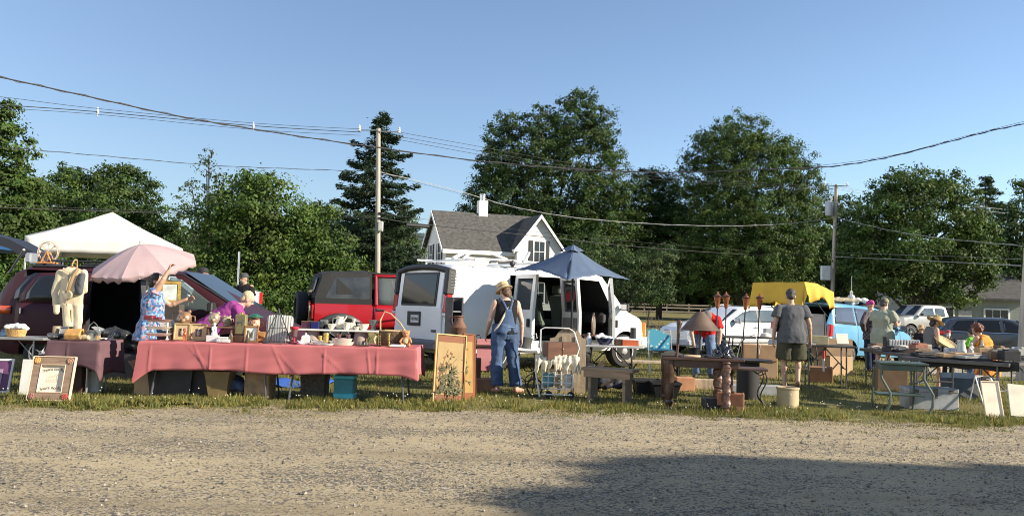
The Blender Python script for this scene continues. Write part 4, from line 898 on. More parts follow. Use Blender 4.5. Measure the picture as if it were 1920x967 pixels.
for x,t in ((1.05,-.03),(2.05,.0)):
 for sd in (1,):WC.patch(m,[(x-.05,.97),(x+.05,.97)],[(x-.05,1.36),(x+.05,1.36)],sd,.016,2,4)
m.build('pillar',blackpl,sw_)
m=MB();m.grid(lambda u,v:(3.50-.72*v,(-.74+1.48*u)*(1-.14*v),.99+.37*v+.015),8,6);m.build('windscreen',tint_glass,we)
m=MB();m.grid(lambda u,v:(3.55+.85*v,(-.70+1.4*u)*(1-.12*v),.995-.095*v-.028*v*v+.012-.04*abs(2*u-1)**3),10,6);m.build('bonnet',M('bonnet_blue_grey',(.22,.25,.32),.22,.3,vary=.1,coat=.5),we,thick=.006)
m=MB();m.prism([(.8,1.46),(1.6,1.49),(2.4,1.46),(2.4,1.50),(1.6,1.525),(.8,1.50)],-.50,.50);m.build('roof_panel',tint_glass,we)
m=MB();m.box((4.80,0,.58),(.08,.86,.24),.03);gr_=m.build('grille',M('grille_dark',(.05,.055,.065),.4),we)
m=MB()
for i in range(5):m.box((4.845,0,.49+i*.045),(.02,.84,.014),.004)
m.build('grille_slat',chrome,gr_)
for sd in (-1,1):
 m=MB()
 for dy in (.56,.70):m.ball((4.62+.08*(.7-dy),sd*dy,.62),(.14,.085,.10))
 m.build('headlight',clearlens,we)
m=MB();m.box((4.78,0,.33),(.2,1.4,.2),.07);m.build('front_bumper',M('bumper_silver',(.35,.37,.4),.35),we)
m=MB();m.box((4.875,0,.36),(.02,.5,.12),.004);m.build('licence_plate',platem,we)
mirror(we,3.12,.86,1.02,1,M('mirror_silver',(.35,.36,.38),.3,.4))
m=MB()
for x in (2.6,1.5):m.box((x-.4,.93,.84),(.2,.03,.03),.01)
m.build('door_handle',ewhite,we)
m=MB()
for y in (-.62,.62):m.tube([(.6,y,1.42),(.75,y,1.49),(2.2,y,1.51),(2.4,y,1.45)],.018,6)
m.build('roof_rail',galv,we)
m=MB();WC.patch(m,[(1.35,.34),(3.55,.34)],[(1.35,.46),(3.55,.46)],1,.012,8,2);WC.patch(m,[(.98,.48),(3.5,.48)],[(.98,.49),(3.5,.49)],1,.004);m.build('sill_trim',M('sill_grey',(.5,.5,.48),.5),we,thick=.01)
WC.wheels_all(we,alloy,'alloy')
# ---------------------------------------------------------------- blue minivan under a yellow tarp
bpaint=M('sky_blue_paint',(.095,.27,.44),.28,vary=.08,scale=1.5,coat=.5)
BV=Car(4.75,[(0,.95),(.05,1.2),(.28,1.62),(.5,1.70),(2.4,1.70),(2.85,1.62),(3.8,1.08),(4.3,.92),(4.65,.76),(4.75,.6)],[(0,.42),(.3,.28),(4.5,.28),(4.75,.36)],[(0,.80),(.25,.92),(.6,.95),(4.0,.95),(4.5,.82),(4.75,.6)],[(0,1.08),(2.5,1.08),(3.7,1.02),(4.2,.9),(4.75,.58)],tum=.26,wheels=(.92,3.85),wr=.33,ww=.2)
ba=R(36);bd=Vector((math.cos(ba),math.sin(ba),0));bn=Vector((-math.sin(ba),math.cos(ba),0));br=GX(1553,21.2)
bpos=Vector((br.x,br.y,0))+bn*.9
bz=-.05
blue=thing('minivan','sky blue minivan with open tailgate under a yellow tarp at right','minivan',(bpos.x,bpos.y,bz),ba);blue.rotation_euler.y=R(2.5)
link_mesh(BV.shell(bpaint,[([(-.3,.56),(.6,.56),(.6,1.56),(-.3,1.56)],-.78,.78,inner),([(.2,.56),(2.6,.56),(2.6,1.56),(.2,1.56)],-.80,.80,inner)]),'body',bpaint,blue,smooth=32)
L_=[(.30,1.12),(2.85,1.11)];Hh=[(.30,1.25),(.45,1.56),(2.3,1.60),(2.62,1.55),(2.85,1.42)]
m=MB();BV.patch(m,[(.28,1.13),(1.22,1.12)],[(.28,1.22),(.42,1.56),(1.22,1.60)],-1);BV.patch(m,[(1.30,1.12),(2.30,1.115)],[(1.30,1.60),(2.30,1.59)],-1);m.build('side_window',M('slate_reflecting_glass',(.07,.085,.12),.07,vary=0,spec=1.),blue,thick=.006)
m=MB();BV.patch(m,[(2.42,1.11),(3.45,1.09)],[(2.42,1.57),(2.6,1.54),(3.45,1.12)],-1);m.build('front_window',tint_glass,blue,thick=.006)
m=MB();m.grid(lambda u,v:(3.75-.88*v,(-.78+1.56*u)*(1-.12*v),1.10+.50*v+.015),8,6);m.build('windscreen',blue_glass,blue)
for sd in (-1,1):
 m=MB();m.box((.06,sd*.88,.92),(.16,.13,.34),.03,rot=(0,.12,0));tl=m.build('tail_light',redlens,blue);m=MB();m.box((.03,sd*.88,.72),(.14,.13,.10),.02);m.build('reversing_light',clearlens,tl)
m=MB();m.box((-.06,0,.52),(.2,1.8,.16),.04);m.build('rear_bumper',M('bumper_pale',(.35,.38,.42),.45),blue)
m=MB();m.prism([(.05,1.66),(.15,1.70),(-.95,1.93),(-1.0,1.86)],-.74,.74);m.build('tailgate',bpaint,blue)
m=MB()
for sd in (-1,1):m.tube([(.1,sd*.76,1.3),(-.6,sd*.74,1.8)],.016,6)
m.build('strut',blackpl,blue)
m=MB();BV.patch(m,[(1.28,.5),(1.30,.5)],[(1.28,1.6),(1.30,1.6)],-1,.003,2,8);BV.patch(m,[(2.34,.5),(2.36,.5)],[(2.34,1.58),(2.36,1.58)],-1,.003,2,8);BV.patch(m,[(3.46,.4),(3.48,.4)],[(3.46,1.05),(3.48,1.05)],-1,.003,2,8);m.build('door_seam',blackpl,blue)
m=MB();m.box((2.55,-.97,.96),(.2,.03,.035),.01);m.build('door_handle',blackpl,blue)
mirror(blue,3.42,-.95,1.14,-1,blackpl);BV.wheels_all(blue,alloy,'alloy')
m=MB();m.box((-.35,-.3,.9),(.05,.9,.55),.01);m.v=[];m.f=[]
# yellow tarp over the lifted tailgate
ytarp=M('yellow_tarp',(.60,.37,.035),.75,vary=.12,scale=2,bump=.25,bscale=6,trans=.12)
def tarp(u,v):
 y=-1.12+2.24*u;x=.30-1.65*v;z=1.95+.17*min(1,v*2.2)
 eu=max(0,abs(u-.5)*2-.74)/.26;ev=max(0,(v-.80))/.20
 y=math.copysign(min(abs(y),.80+.05*eu),y);x=max(x,-1.02-.06*ev)
 z-=.42*eu*(1+.2*math.sin(v*13))+.60*ev*(1-.35*eu)*(1+.12*math.sin(u*9));z+=.025*noise.noise(Vector((u*5,v*5,0)))+.02*math.sin(u*40)*ev+.03*math.sin(v*26)*eu;x+=.05*math.sin(u*26)*ev*.6;y+=.05*math.sin(v*22)*eu
 return (x,y,z)
m=MB();m.grid(tarp,44,40);yt=tag(m.build('yellow_tarp',ytarp,None,blue.location,rot=blue.rotation_euler,smooth=180,thick=.01),'yellow tarp draped over the raised tailgate of the blue minivan','tarp')
# things on the blue van's roof
def onblue(x,y,z):return blue.matrix_basis@Vector((x,y,z))
bpy.context.view_layer.update()
ropem=M('rope_tan',(.28,.24,.17),.9,vary=.3,bump=.5,bscale=20)
m=MB()
for k in range(9):
 y=-.7+.16*k;m.tube([(-.5+.1*i,y+.06*math.sin(i*1.3+k),.05+.05*noise.noise(Vector((i*.6,k,0)))+.03*(k%3)) for i in range(14)],.035,6)
one('rope_heap',ropem,'heap of tan rope and netting on the blue minivan roof','rope',onblue(.95,0,1.73),m,ba)
m=MB();m.box((0,0,.13),(.16,.16,.26),.03);m.tube([(-.06,0,.26),(-.06,0,.36),(.06,0,.36),(.06,0,.26)],.014,6);m.tube([(0,0,.26),(.02,0,.8)],.006,5);one('roof_lantern',M('lantern_white',(.6,.6,.58),.5),'white lantern with tall thin aerial on the blue minivan roof','lantern',onblue(1.75,-.45,1.72),m,ba)
m=MB();rg=random.Random(3)
for k in range(9):m.ball((rg.uniform(-.3,.3),rg.uniform(-.15,.15),.1+rg.uniform(0,.08)),(rg.uniform(.1,.18),.12,rg.uniform(.06,.11)),10)
tag(link_mesh(remesh(m,.03,4,.02,8),'plastic_bag',M('bag_white',(.62,.62,.60),.4),None,onblue(2.25,-.35,1.70),ba,smooth=180),'crumpled white plastic bag on the blue minivan roof','bag')
m=MB()
for k,(x,z) in enumerate(((0,.06),(.04,.18),(.4,.06))):m.tube([(x+.24*math.cos(a),.2*math.sin(a),z) for a in np.linspace(0,6.28,20)[:-1]],.055,8,closed=True)
one('inner_tubes',rubber,'dark rubber hoops piled on the front of the blue minivan roof','tyre',onblue(2.55,-.3,1.66),m,ba)
# ---------------------------------------------------------------- silver pickup far right
spaint=M('silver_paint',(.42,.41,.39),.28,.4,vary=.05,coat=.5)
RP=Car(5.8,[(0,1.25),(2.2,1.25),(2.24,1.3),(2.4,1.82),(2.6,1.90),(3.7,1.90),(3.9,1.84),(4.5,1.32),(5.5,1.2),(5.75,1.1),(5.8,.95)],[(0,.6),(.3,.5),(5.5,.5),(5.8,.55)],[(0,.95),(5.2,.98),(5.6,.9),(5.8,.75)],[(0,1.18),(4.4,1.22),(5.8,1.0)],tum=.22,wheels=(1.15,4.75),wr=.40,ww=.26)
ra=R(180+14);rp_=TP(1818,46,0)
rp=thing('pickup_truck','silver crew cab pickup truck parked behind the plaid skirt woman','pickup truck',(rp_.x,46,gz(rp_.x,46)),ra)
link_mesh(RP.shell(spaint,[],[(MB().box((1.15,0,1.2),(2.0,1.6,.6),.02),inner)]),'body',spaint,rp,smooth=32)
for x0,x1,tp in ((2.48,3.12,[(2.48,1.72),(3.12,1.76)]),(3.2,4.18,[(3.2,1.76),(3.75,1.74),(4.18,1.38)])):
 for sd in (-1,1):m=MB();RP.patch(m,[(x0,1.28),(x1,1.28)],tp,sd);m.build('side_window',M('pale_reflecting_glass',(.1,.13,.15)),rp,thick=.006)
m=MB();m.grid(lambda u,v:(4.48-.58*v,(-.82+1.64*u)*(1-.1*v),1.34+.50*v+.015),8,6);m.build('windscreen',tint_glass,rp)
m=MB();m.box((5.80,0,.95),(.08,1.1,.38),.03);m.build('grille',chrome,rp)
for sd in (-1,1):m=MB();m.box((5.68,sd*.76,.98),(.2,.26,.24),.04);m.build('headlight',clearlens,rp)
m=MB();m.box((5.85,0,.62),(.25,1.9,.24),.06);m.build('front_bumper',chrome,rp)
mirror(rp,4.15,.98,1.36,1,blackpl);RP.wheels_all(rp,alloy,'alloy')
# dark hatch raised in front of it: bonnet of a dark car behind the crowd
DK=Car(4.4,[(0,.9),(.4,1.4),(2.4,1.45),(3.3,1.0),(4.2,.88),(4.4,.6)],[(0,.3),(4.4,.3)],[(0,.75),(.3,.88),(4,.86),(4.4,.6)],[(0,.95),(3.2,.95),(4.4,.58)],wheels=(.85,3.55),wr=.32)
dp_=TP(1700,50,0);dk=thing('dark_car','dark car with its windscreen showing left of the silver pickup','car',(dp_.x-2.2,52,.0),R(200));dkp=M('black_paint',(.015,.015,.018),.25,vary=.05,coat=.5)
link_mesh(DK.shell(dkp),'body',dkp,dk,smooth=32);m=MB();m.grid(lambda u,v:(3.25-.8*v,-.7+1.4*u,1.02+.40*v+.02),6,4);m.build('windscreen',blue_glass,dk);DK.wheels_all(dk,alloy,'alloy')
# ---------------------------------------------------------------- dark grey SUV at right
CH=Car(4.6,[(0,.95),(.1,1.15),(.45,1.55),(.8,1.64),(2.4,1.64),(2.8,1.56),(3.6,1.08),(4.4,.95),(4.6,.75)],[(0,.42),(.3,.3),(4.4,.3),(4.6,.42)],[(0,.78),(.3,.90),(4.2,.92),(4.6,.68)],[(0,1.08),(2.6,1.06),(3.5,1.02),(4.6,.72)],tum=.32,wheels=(.92,3.7),wr=.36,ww=.23)
cpn=M('charcoal_paint',(.040,.046,.058),.25,.2,vary=.05,coat=.6);ca_=R(-10);cp_=TP(1768,31,-.5)
ch=thing('suv','charcoal SUV parked on the driveway behind the orange dress woman','SUV',(cp_.x+.1,32,gz(15,32)-.05),ca_);link_mesh(CH.shell(cpn),'body',cpn,ch,smooth=32)
m=MB();CH.patch(m,[(.45,1.12),(1.30,1.11)],[(.45,1.22),(.7,1.50),(1.30,1.54)],-1);CH.patch(m,[(1.42,1.11),(2.2,1.10)],[(1.42,1.54),(2.2,1.54)],-1);CH.patch(m,[(2.32,1.10),(3.3,1.08)],[(2.32,1.54),(2.6,1.50),(3.3,1.12)],-1);sw_=m.build('side_window',tint_glass,ch,thick=.006)
m=MB();CH.patch(m,[(.40,1.08),(3.3,1.05)],[(.40,1.10),(3.3,1.07)],-1,.012,14,1);m.build('window_trim',chrome,sw_)
m=MB();m.grid(lambda u,v:(3.55-.72*v,(-.76+1.52*u)*(1-.14*v),1.10+.45*v+.015),8,6);m.build('windscreen',M('pale_reflecting_glass',(.1,.13,.15)),ch)
for sd in (-1,1):m=MB();m.box((.08,sd*.80,1.02),(.2,.2,.12),.04);m.build('tail_light',redlens,ch)
mirror(ch,3.2,-.92,1.12,-1,cpn);CH.wheels_all(ch,alloy,'alloy')
m=MB()
for x in CH.wheels:m.tube([(x+.46*math.cos(a),-.93,.36+.44*math.sin(a)) for a in np.linspace(0,math.pi,14)],.05,6)
m.build('wheel_arch_trim',blackpl,ch)
# ---------------------------------------------------------------- white pickup behind the plum minivan
WP=Car(5.4,[(0,1.12),(2.0,1.12),(2.05,1.2),(2.2,1.65),(2.4,1.74),(3.4,1.74),(4.1,1.2),(5.2,1.08),(5.4,.9)],[(0,.55),(5.4,.5)],[(0,.88),(5,.9),(5.4,.75)],[(0,1.06),(4,1.12),(5.4,.95)],tum=.2,wheels=(1.1,4.4),wr=.37)
wp_=TP(442,22,0);wpu=thing('pickup_truck','white pickup truck with red tail light behind the plum minivan bonnet','pickup truck',(wp_.x,22.8,.40),R(172));link_mesh(WP.shell(wpaint),'body',wpaint,wpu,smooth=32)
for sd in (-1,1):m=MB();m.box((-.01,sd*.80,.93),(.06,.16,.34),.02);m.box((.06,sd*.875,.93),(.14,.03,.34),.01);m.build('tail_light',redlens,wpu)
m=MB();m.box((-.02,0,.86),(.04,1.3,.42),.02);m.build('tailgate',wpaint,wpu);m=MB();WP.patch(m,[(2.3,1.16),(3.9,1.16)],[(2.3,1.6),(3.3,1.62),(3.9,1.2)],1);m.build('side_window',tint_glass,wpu,thick=.006);WP.wheels_all(wpu,steel_rim)
m=MB();m.box((.0,0,.04),(.32,.2,.08),.03);one('tool_box',M('box_cream',(.55,.5,.4),.6),'small cream box on the rail of the white pickup','box',wpu.location+Vector((-.75,-.85,1.13)),m)
# ================================================================ PEOPLE
skin_a=M('skin_light',(.52,.33,.25),.55,vary=.06,scale=20,spec=.4);skin_b=M('skin_tan',(.42,.25,.17),.55,vary=.06,scale=20,spec=.4);skin_c=M('skin_brown',(.30,.17,.11),.55,vary=.06,scale=20,spec=.4)
lipm=M('lips',(.35,.12,.10),.5,vary=0);eyem=M('eye_dark',(.02,.015,.012),.2,vary=0);eyew=M('eye_white',(.7,.68,.65),.3,vary=0)
def cloth(name,col,vary=.15,scale=5,rough=.88):return M(name,col,rough,vary=vary,scale=scale,bump=.25,bscale=90,spec=.15)
def base_pose():
 J=dict(pel=(0,0,.95),wai=(0,.005,1.09),che=(0,.0,1.30),nek=(0,-.015,1.485),hed=(0,.015,1.625),face=(0,1,0),up=(0,0,1))
 for sd,k in ((-1,'L'),(1,'R')):
  J['sh'+k]=(sd*.185,-.01,1.425);J['el'+k]=(sd*.235,-.03,1.13);J['wr'+k]=(sd*.25,.05,.88)
  J['hi'+k]=(sd*.095,0,.92);J['kn'+k]=(sd*.11,.025,.50);J['an'+k]=(sd*.115,-.02,.085);J['to'+k]=(sd*.14,.15,.03)
 return J
def person(label,loc,rz,pose=None,h=1.72,b=1.0,skin=skin_a,hair=None,top=None,bottom=None,shoes=None,hat=None,mask=None,vox=.0115,curl=.5,over=None,group=None):
 J=base_pose();J.update(pose or {});J={k:Vector(v) for k,v in J.items()};k_=h/1.75
 t=thing('person',label,'person',loc,rz,group);seed=rz*7+h*13
 sx=(J['shR']-J['shL']).normalized();hx=(J['hiR']-J['hiL']).normalized()
 f=J['face'].normalized();u=(J['up']-f*J['up'].dot(f)).normalized();r=f.cross(u).normalized();HM=Matrix((r,f,u)).transposed();H=J['hed']
 spine=[J['pel']-(J['wai']-J['pel']).normalized()*.10,J['pel'],J['wai'],J['che'],J['che'].lerp(J['nek'],.68),J['nek']]
 def sec(i,rx,ry,e=0.):
  a=spine[max(0,i-1)];c=spine[min(len(spine)-1,i+1)];d=(c-a).normalized();x=hx if i<2 else (hx.lerp(sx,.5) if i==2 else sx);x=(x-d*x.dot(d)).normalized();y=d.cross(x).normalized()
  return (spine[i],rx+e,ry+e,x,y)
 TD=[(.13*b,.10*b),(.165*b,.118*b),(.142*b,.102*b),(.158*b,.118*b),(.16*b**.5,.085*b),(.06,.058)]
 def xf(mb):mb.v=[tuple(Vector(p)*k_) for p in mb.v];return mb
 def part(mb,name,mat,par=t,v=vox,it=5,wr=0.,fr=10.,rm=True):
  xf(mb)
  if rm:return link_mesh(remesh(mb,v,it,wr,fr,seed),name,mat,par,smooth=180)
  return mb.build(name,mat,par,smooth=50)
 m=MB();m.loft([sec(i,*TD[i]) for i in range(6)],22)
 m.cap(J['nek']-Vector((0,0,.03)),H-u*.05-f*.015,.056,.054)
 m.ball(H+u*.035-f*.012,(.076,.096,.088),18,HM);m.ball(H-u*.038+f*.022,(.058,.066,.078),16,HM);m.ball(H-u*.09+f*.05,(.026,.024,.022),10,HM)
 m.cone(H+u*.022+f*.083,H-u*.022+f*.108,.008,.015,8);m.ball(H-u*.022+f*.10,(.016,.014,.011),8,HM);m.ball(H+u*.032+f*.078,(.05,.016,.010),10,HM)
 for sd in (-1,1):m.ball(H+r*sd*.078-u*.005-f*.01,(.010,.022,.032),10,HM)
 for K,sd in (('L',-1),('R',1)):
  s_,e_,w_=J['sh'+K],J['el'+K],J['wr'+K]
  m.ball(s_-Vector((0,0,.006)),.056*b**.4,12);m.cap(J['nek']-Vector((0,0,.025)),s_+Vector((0,0,-.005)),.05,.045,10);m.cap(s_,e_,.054*b**.6,.041,12);m.cap(e_,w_,.041,.028,12);m.ball(e_.lerp(w_,.25),.042*b**.4,10)
  d=(w_-e_).normalized();hd=J.get('ha'+K,d).normalized();pn=J.get('pn'+K,Vector((-sd,0,0)));pn=(pn-hd*pn.dot(hd)).normalized();lat=hd.cross(pn).normalized()
  cl=J.get('cl'+K,Vector((curl,0,0))).x
  fwd=lat if lat.y>0 or abs(lat.y)<.2 and lat.z>0 else -lat
  for q in range(4):
   o=fwd*(.030-.020*q);kn=w_+hd*(.092-.006*abs(q-1))+o;m.cap(w_+o*.5+hd*.012,kn,.017,.0125,8)
   L=(.046,.052,.048,.037)[q];a1=(hd*math.cos(cl*.6)+pn*math.sin(cl*.6));a2=(hd*math.cos(cl*1.5)+pn*math.sin(cl*1.5));o2=fwd*(.003-.002*q)
   p2=kn+a1*L*.9+o2;m.cap(kn,p2,.0105,.0095,8);m.cap(p2,p2+a2*L*.8,.0095,.008,8)
  tb=w_+hd*.03+fwd*.028;t2=tb+(hd*.7+fwd*.7+pn*.2).normalized()*.042;m.cap(w_+hd*.012+fwd*.012,tb,.018,.014,8);m.cap(tb,t2,.0135,.0115,8);m.cap(t2,t2+(hd*.9+fwd*.2+pn*.35).normalized()*.03,.0112,.0095,8)
  a,kn,an,to=J['hi'+K],J['kn'+K],J['an'+K],J['to'+K]
  m.cap(a,kn,.088*b**.7,.054,14);m.cap(kn,an,.052,.036,12);kd=(an-kn);back=-(to-an).normalized();m.ball(kn+kd*.3+back*.018,(.05*b**.5,.052,.095),12)
  td=(to-an);m.cap(an-Vector((0,0,.035))-td.normalized()*.03,an-Vector((0,0,.04)),.034,.036,10);m.cap(an+Vector((0,0,-.03)),to,.038,.028,10);m.ball(to-td.normalized()*.03,(.044,.05,.026),10)
 part(m,'body',skin,v=vox,it=2)
 if mask is None or True:
  for sd in (-1,1):m=MB();m.ball(H+r*sd*.031+u*.008+f*.078,(.012,.008,.008),8,HM);part(m,'eye',eyem,rm=False)
  m=MB();m.ball(H-u*.056+f*.083,(.022,.008,.007),8,HM);part(m,'mouth',lipm,rm=False)
    # clothes -----------------------------------------------------------
 def torso(e,i0,i1,lo=0.,flare=0.,eh=0.):
  S=[sec(i,TD[i][0],TD[i][1],e) for i in range(i0,i1+1)]
  if lo:
   c,rx,ry,x,y=S[0];d=(spine[i0+1]-spine[i0]).normalized();S.insert(0,(c-d*lo,rx+flare,ry+flare,x,y))
  return S
 if top:
  e=top.get('loose',.018);m=MB();S=torso(e,1,5,top.get('hem',.10),top.get('flare',.0));S[:2]=[(c_,rx_+.018,ry_+.022,x_,y_) for c_,rx_,ry_,x_,y_ in S[:2]];c,rx,ry,x,y=S[-1]
  S[-1]=(c-(spine[5]-spine[4])*.12,.072,.066,x,y) if top.get('neck',1) else (c,rx,ry,x,y)
  m.loft(S,24);sl=top.get('sleeve',.6)
  for K,sd in (('L',-1),('R',1)):
   s_,e_,w_=J['sh'+K],J['el'+K],J['wr'+K]
   if sl<0:continue
   if sl==0:m.ball(s_+Vector((-sd*.035,0,.0)),(.05+e,.06+e,.062+e),12);continue
   sd_=(e_-s_).normalized();m.ball(s_+sd_*.015,.054*b**.4+e*.7,14);m.cap(J['nek']-Vector((0,0,.035)),s_+sd_*.01,.05+e*.2,.046+e*.55,12);p=s_.lerp(e_,min(1,sl));m.cone(s_+sd_*.02,p,.056*b**.4+e*.75,(.058 if sl<1 else .046)*b**.5+e+(.010 if sl<1 else 0),14)
   if sl>1:p2=e_.lerp(w_,sl-1);m.ball(e_,.05+e,12);m.cone(e_,p2,.048+e,.036+e,12)
  part(m,top.get('name','shirt'),top['mat'],v=vox,it=4,wr=top.get('wr',.012),fr=8)
 if bottom:
  kind=bottom['kind'];e=bottom.get('loose',.02);m=MB()
  if kind in ('pants','shorts'):
   S=[sec(0,TD[0][0],TD[0][1],e*.5),sec(1,TD[1][0],TD[1][1],e),sec(2,TD[2][0],TD[2][1],e*.7)];c,rx,ry,x,y=S[-1];wb=bottom.get('rise',.6);S[-1]=(spine[1].lerp(spine[2],wb),TD[1][0]*(1-wb*.6)+TD[2][0]*wb*.6+e*.8,TD[1][1]*(1-wb*.6)+TD[2][1]*wb*.6+e*.8,x,y);m.loft(S,22)
   for K in 'LR':
    a,kn,an=J['hi'+K],J['kn'+K],J['an'+K];to_=bottom.get('to',2)
    m.cap(a,a.lerp(kn,.3),.092*b**.7+e,.086*b**.7+e,14)
    if to_<=1:m.cone(a,a.lerp(kn,to_),.092*b**.7+e,.082*b**.5+e*1.6,16)
    else:m.cone(a,kn,.092*b**.7+e,.062+e,16);m.ball(kn,.062+e,12);m.cone(kn,kn.lerp(an,to_-1),.062+e,bottom.get('cuff',.055)+e,16)
   part(m,'trousers' if kind=='pants' else 'shorts',bottom['mat'],v=vox,it=4,wr=bottom.get('wr',.014),fr=7)
  else:
   hem=bottom.get('hem',.5);kc=(J['knL']+J['knR'])/2;c0,rx,ry,x,y=sec(2,TD[2][0],TD[2][1],.015);c1=sec(1,TD[1][0],TD[1][1],.03);c2=J['pel'].lerp(kc,hem);sp=abs((J['knR']-J['knL']).y)*.5*hem
   S=[(c0,rx,ry,x,y),c1,(c2.lerp(J['pel'],.5),.20*b,.15*b+sp*.6,Vector((1,0,0)),Vector((0,1,0))),(c2,.22*b+bottom.get('flare',.03),.17*b+sp+bottom.get('flare',.03),Vector((1,0,0)),Vector((0,1,0)))]
   m.loft(S,28);part(m,'skirt',bottom['mat'],v=vox,it=3,wr=.022,fr=7)
 if shoes:
  for K in 'LR':
   m=MB();an,to=J['an'+K],J['to'+K];td=(to-an).normalized()
   m.cap(an-Vector((0,0,.045))-td*.035,an-Vector((0,0,.045)),.042,.044,12);m.cap(an+Vector((0,0,-.035)),to+td*.01,.046,.036,12);m.ball(to-td*.02,(.052,.06,.033),12)
   if shoes.get('high'):m.cone(an-Vector((0,0,.03)),an+Vector((0,0,.05)),.045,.043,12)
   part(m,'shoe',shoes['mat'],v=.010,it=3)
  if shoes.get('socks'):
   for K in 'LR':m=MB();an=J['an'+K];m.cone(an,an.lerp(J['kn'+K],shoes.get('sock_h',.3)),.043,.048,12);part(m,'sock',shoes['socks'],rm=False)
 if hair:
  m=MB();hm,kind=hair;rg=random.Random(int(seed*10));B=H+u*.045-f*.028
  if kind=='short':m.ball(B+u*.008,(.085,.094,.090),16,HM);m.ball(B-u*.06-f*.035,(.07,.05,.06),12,HM);wr_=.008
  elif kind=='curly':
   for q in range(60):
    d=Vector((rg.gauss(0,1),rg.gauss(0,1),rg.gauss(0,1))).normalized()
    if d.y>.55 and d.z<.5:continue
    p=B+(r*d.x*.10+f*d.y*.095+u*(d.z*.10-.015));m.ball(p,rg.uniform(.028,.048),8)
   m.ball(B-f*.02,(.10,.09,.11),14,HM);wr_=.012
  elif kind=='bun':m.ball(B+u*.008,(.085,.092,.088),16,HM);m.ball(B-u*.05-f*.04,(.072,.06,.07),12,HM);m.ball(B-f*.085+u*.01,.045,12);wr_=.008
  else:m.ball(B+u*.008,(.088,.095,.09),16,HM);m.ball(B-u*.085-f*.03,(.085,.062,.10),14,HM);wr_=.010
  part(m,'hair',hm,v=.010,it=2,wr=wr_,fr=45)
 if hat:
  m=MB();hm,kind=hat;C0=H+u*.075-f*.012;m.m=Matrix.Translation(C0)@HM.to_4x4()
  if kind=='cap':
   m.lathe([(.088,-.035),(.090,.0),(.082,.035),(.055,.062),(.001,.07)],(0,-.004,0),20,sq=1.12);o=[(-.068+.136*i/10,.075+.085*math.sin(math.pi*i/10)) for i in range(11)]
   m.prism(o,-.030,-.022,'z');m.ball((0,0,.07),.008,6)
  elif kind=='bucket':m.lathe([(.135,-.055),(.137,-.05),(.100,-.018),(.097,-.01),(.094,.05),(.084,.078),(.05,.09),(.001,.092)],(0,0,0),26,sq=1.12)
  elif kind=='straw':
   pr=[(.20,-.045),(.202,-.04),(.15,-.022),(.096,-.012),(.094,.05),(.082,.085),(.04,.095),(.001,.09)];m.lathe(pr,(0,0,0),30,sq=1.08)
   m.v=[(a[0],a[1],a[2]+.02*math.sin(i*.9)) if i%30 in (3,9,17,24) else a for i,a in enumerate(m.v)]
  elif kind=='wrap':m.lathe([(.09,-.05),(.094,-.01),(.084,.04),(.05,.066),(.001,.07)],(0,-.01,0),20,sq=1.12);m.ball((0,-.10,-.02),(.03,.03,.04),10)
  m.m=Matrix.Identity(4);part(m,'hat',hm,rm=False)
  if kind=='bucket':m=MB();m.m=Matrix.Translation(C0)@HM.to_4x4();m.lathe([(.0985,-.014),(.100,-.012),(.0975,.012),(.095,.014)],(0,0,0),26,sq=1.12,cap=False);m.m=Matrix.Identity(4);part(m,'hat_band',M('hat_band_tan',(.30,.22,.13),.8),rm=False)
 if mask:
  m=MB();m.ball(H-u*.050+f*.042,(.062,.062,.055),16,HM);part(m,'face_mask',mask,rm=False)
 if over:over(t,J,sec,TD,xf,k_)
 return t
denim=cloth('denim',(.060,.095,.175),.30,5);white_c=cloth('white_cotton',(.7,.7,.68),.05)
# ---- woman in overalls
def overalls(t,J,sec,TD,xf,k_):
 m=MB()
 def panel(sgn,w0,w1,z0,z1):
  def fn(u,v):
   z=z0+(z1-z0)*v;fr_=(z-1.09)/.21;rx=TD[2][0]+(TD[3][0]-TD[2][0])*fr_+.024;ry=TD[2][1]+(TD[3][1]-TD[2][1])*min(1,fr_)+.026
   w=(w0+(w1-w0)*v**.8);x=(u*2-1)*w;x=max(-rx*.98,min(rx*.98,x));y=sgn*ry*math.sqrt(max(0,1-(x/rx)**2))*(1 if z<1.3 else 1-(z-1.3)*.7);return (x,y-.01*sgn*0,z)
  m.grid(fn,14,10)
 panel(-1,.165,.042,1.0,1.33);panel(1,.165,.11,1.0,1.30)
 xf(m);o=m.build('overall_bib',denim,t,smooth=180,thick=.008)
 m=MB()
 for sd in (-1,1):m.tube([(sd*.022,-.136,1.31),(sd*.07,-.100,1.43),(sd*.10,.0,1.505),(sd*.10,.085,1.44),(sd*.09,.14,1.29)],.019,8)
 xf(m);m.build('overall_strap',denim,o)
 m=MB();m.tube([(.10,.03,1.50),(.03,-.10,1.42),(-.05,-.143,1.28),(-.13,-.14,1.12),(-.20,-.06,.98)],.016,6);xf(m);m.build('bag_strap',M('canvas_strap',(.58,.50,.37),.8),t)
 m=MB()
 m.tube([(.0,-.158,1.03),(0,-.150,.85)],.004,5);m.tube([(-.15,-.09,1.045),(-.1,-.142,1.045),(0,-.158,1.045),(.1,-.142,1.045),(.15,-.09,1.045)],.010,6);xf(m);m.build('seams_and_pockets',M('denim_pocket',(.10,.145,.225),.85,vary=.3,scale=8),t)
g=GX(944,12.35)
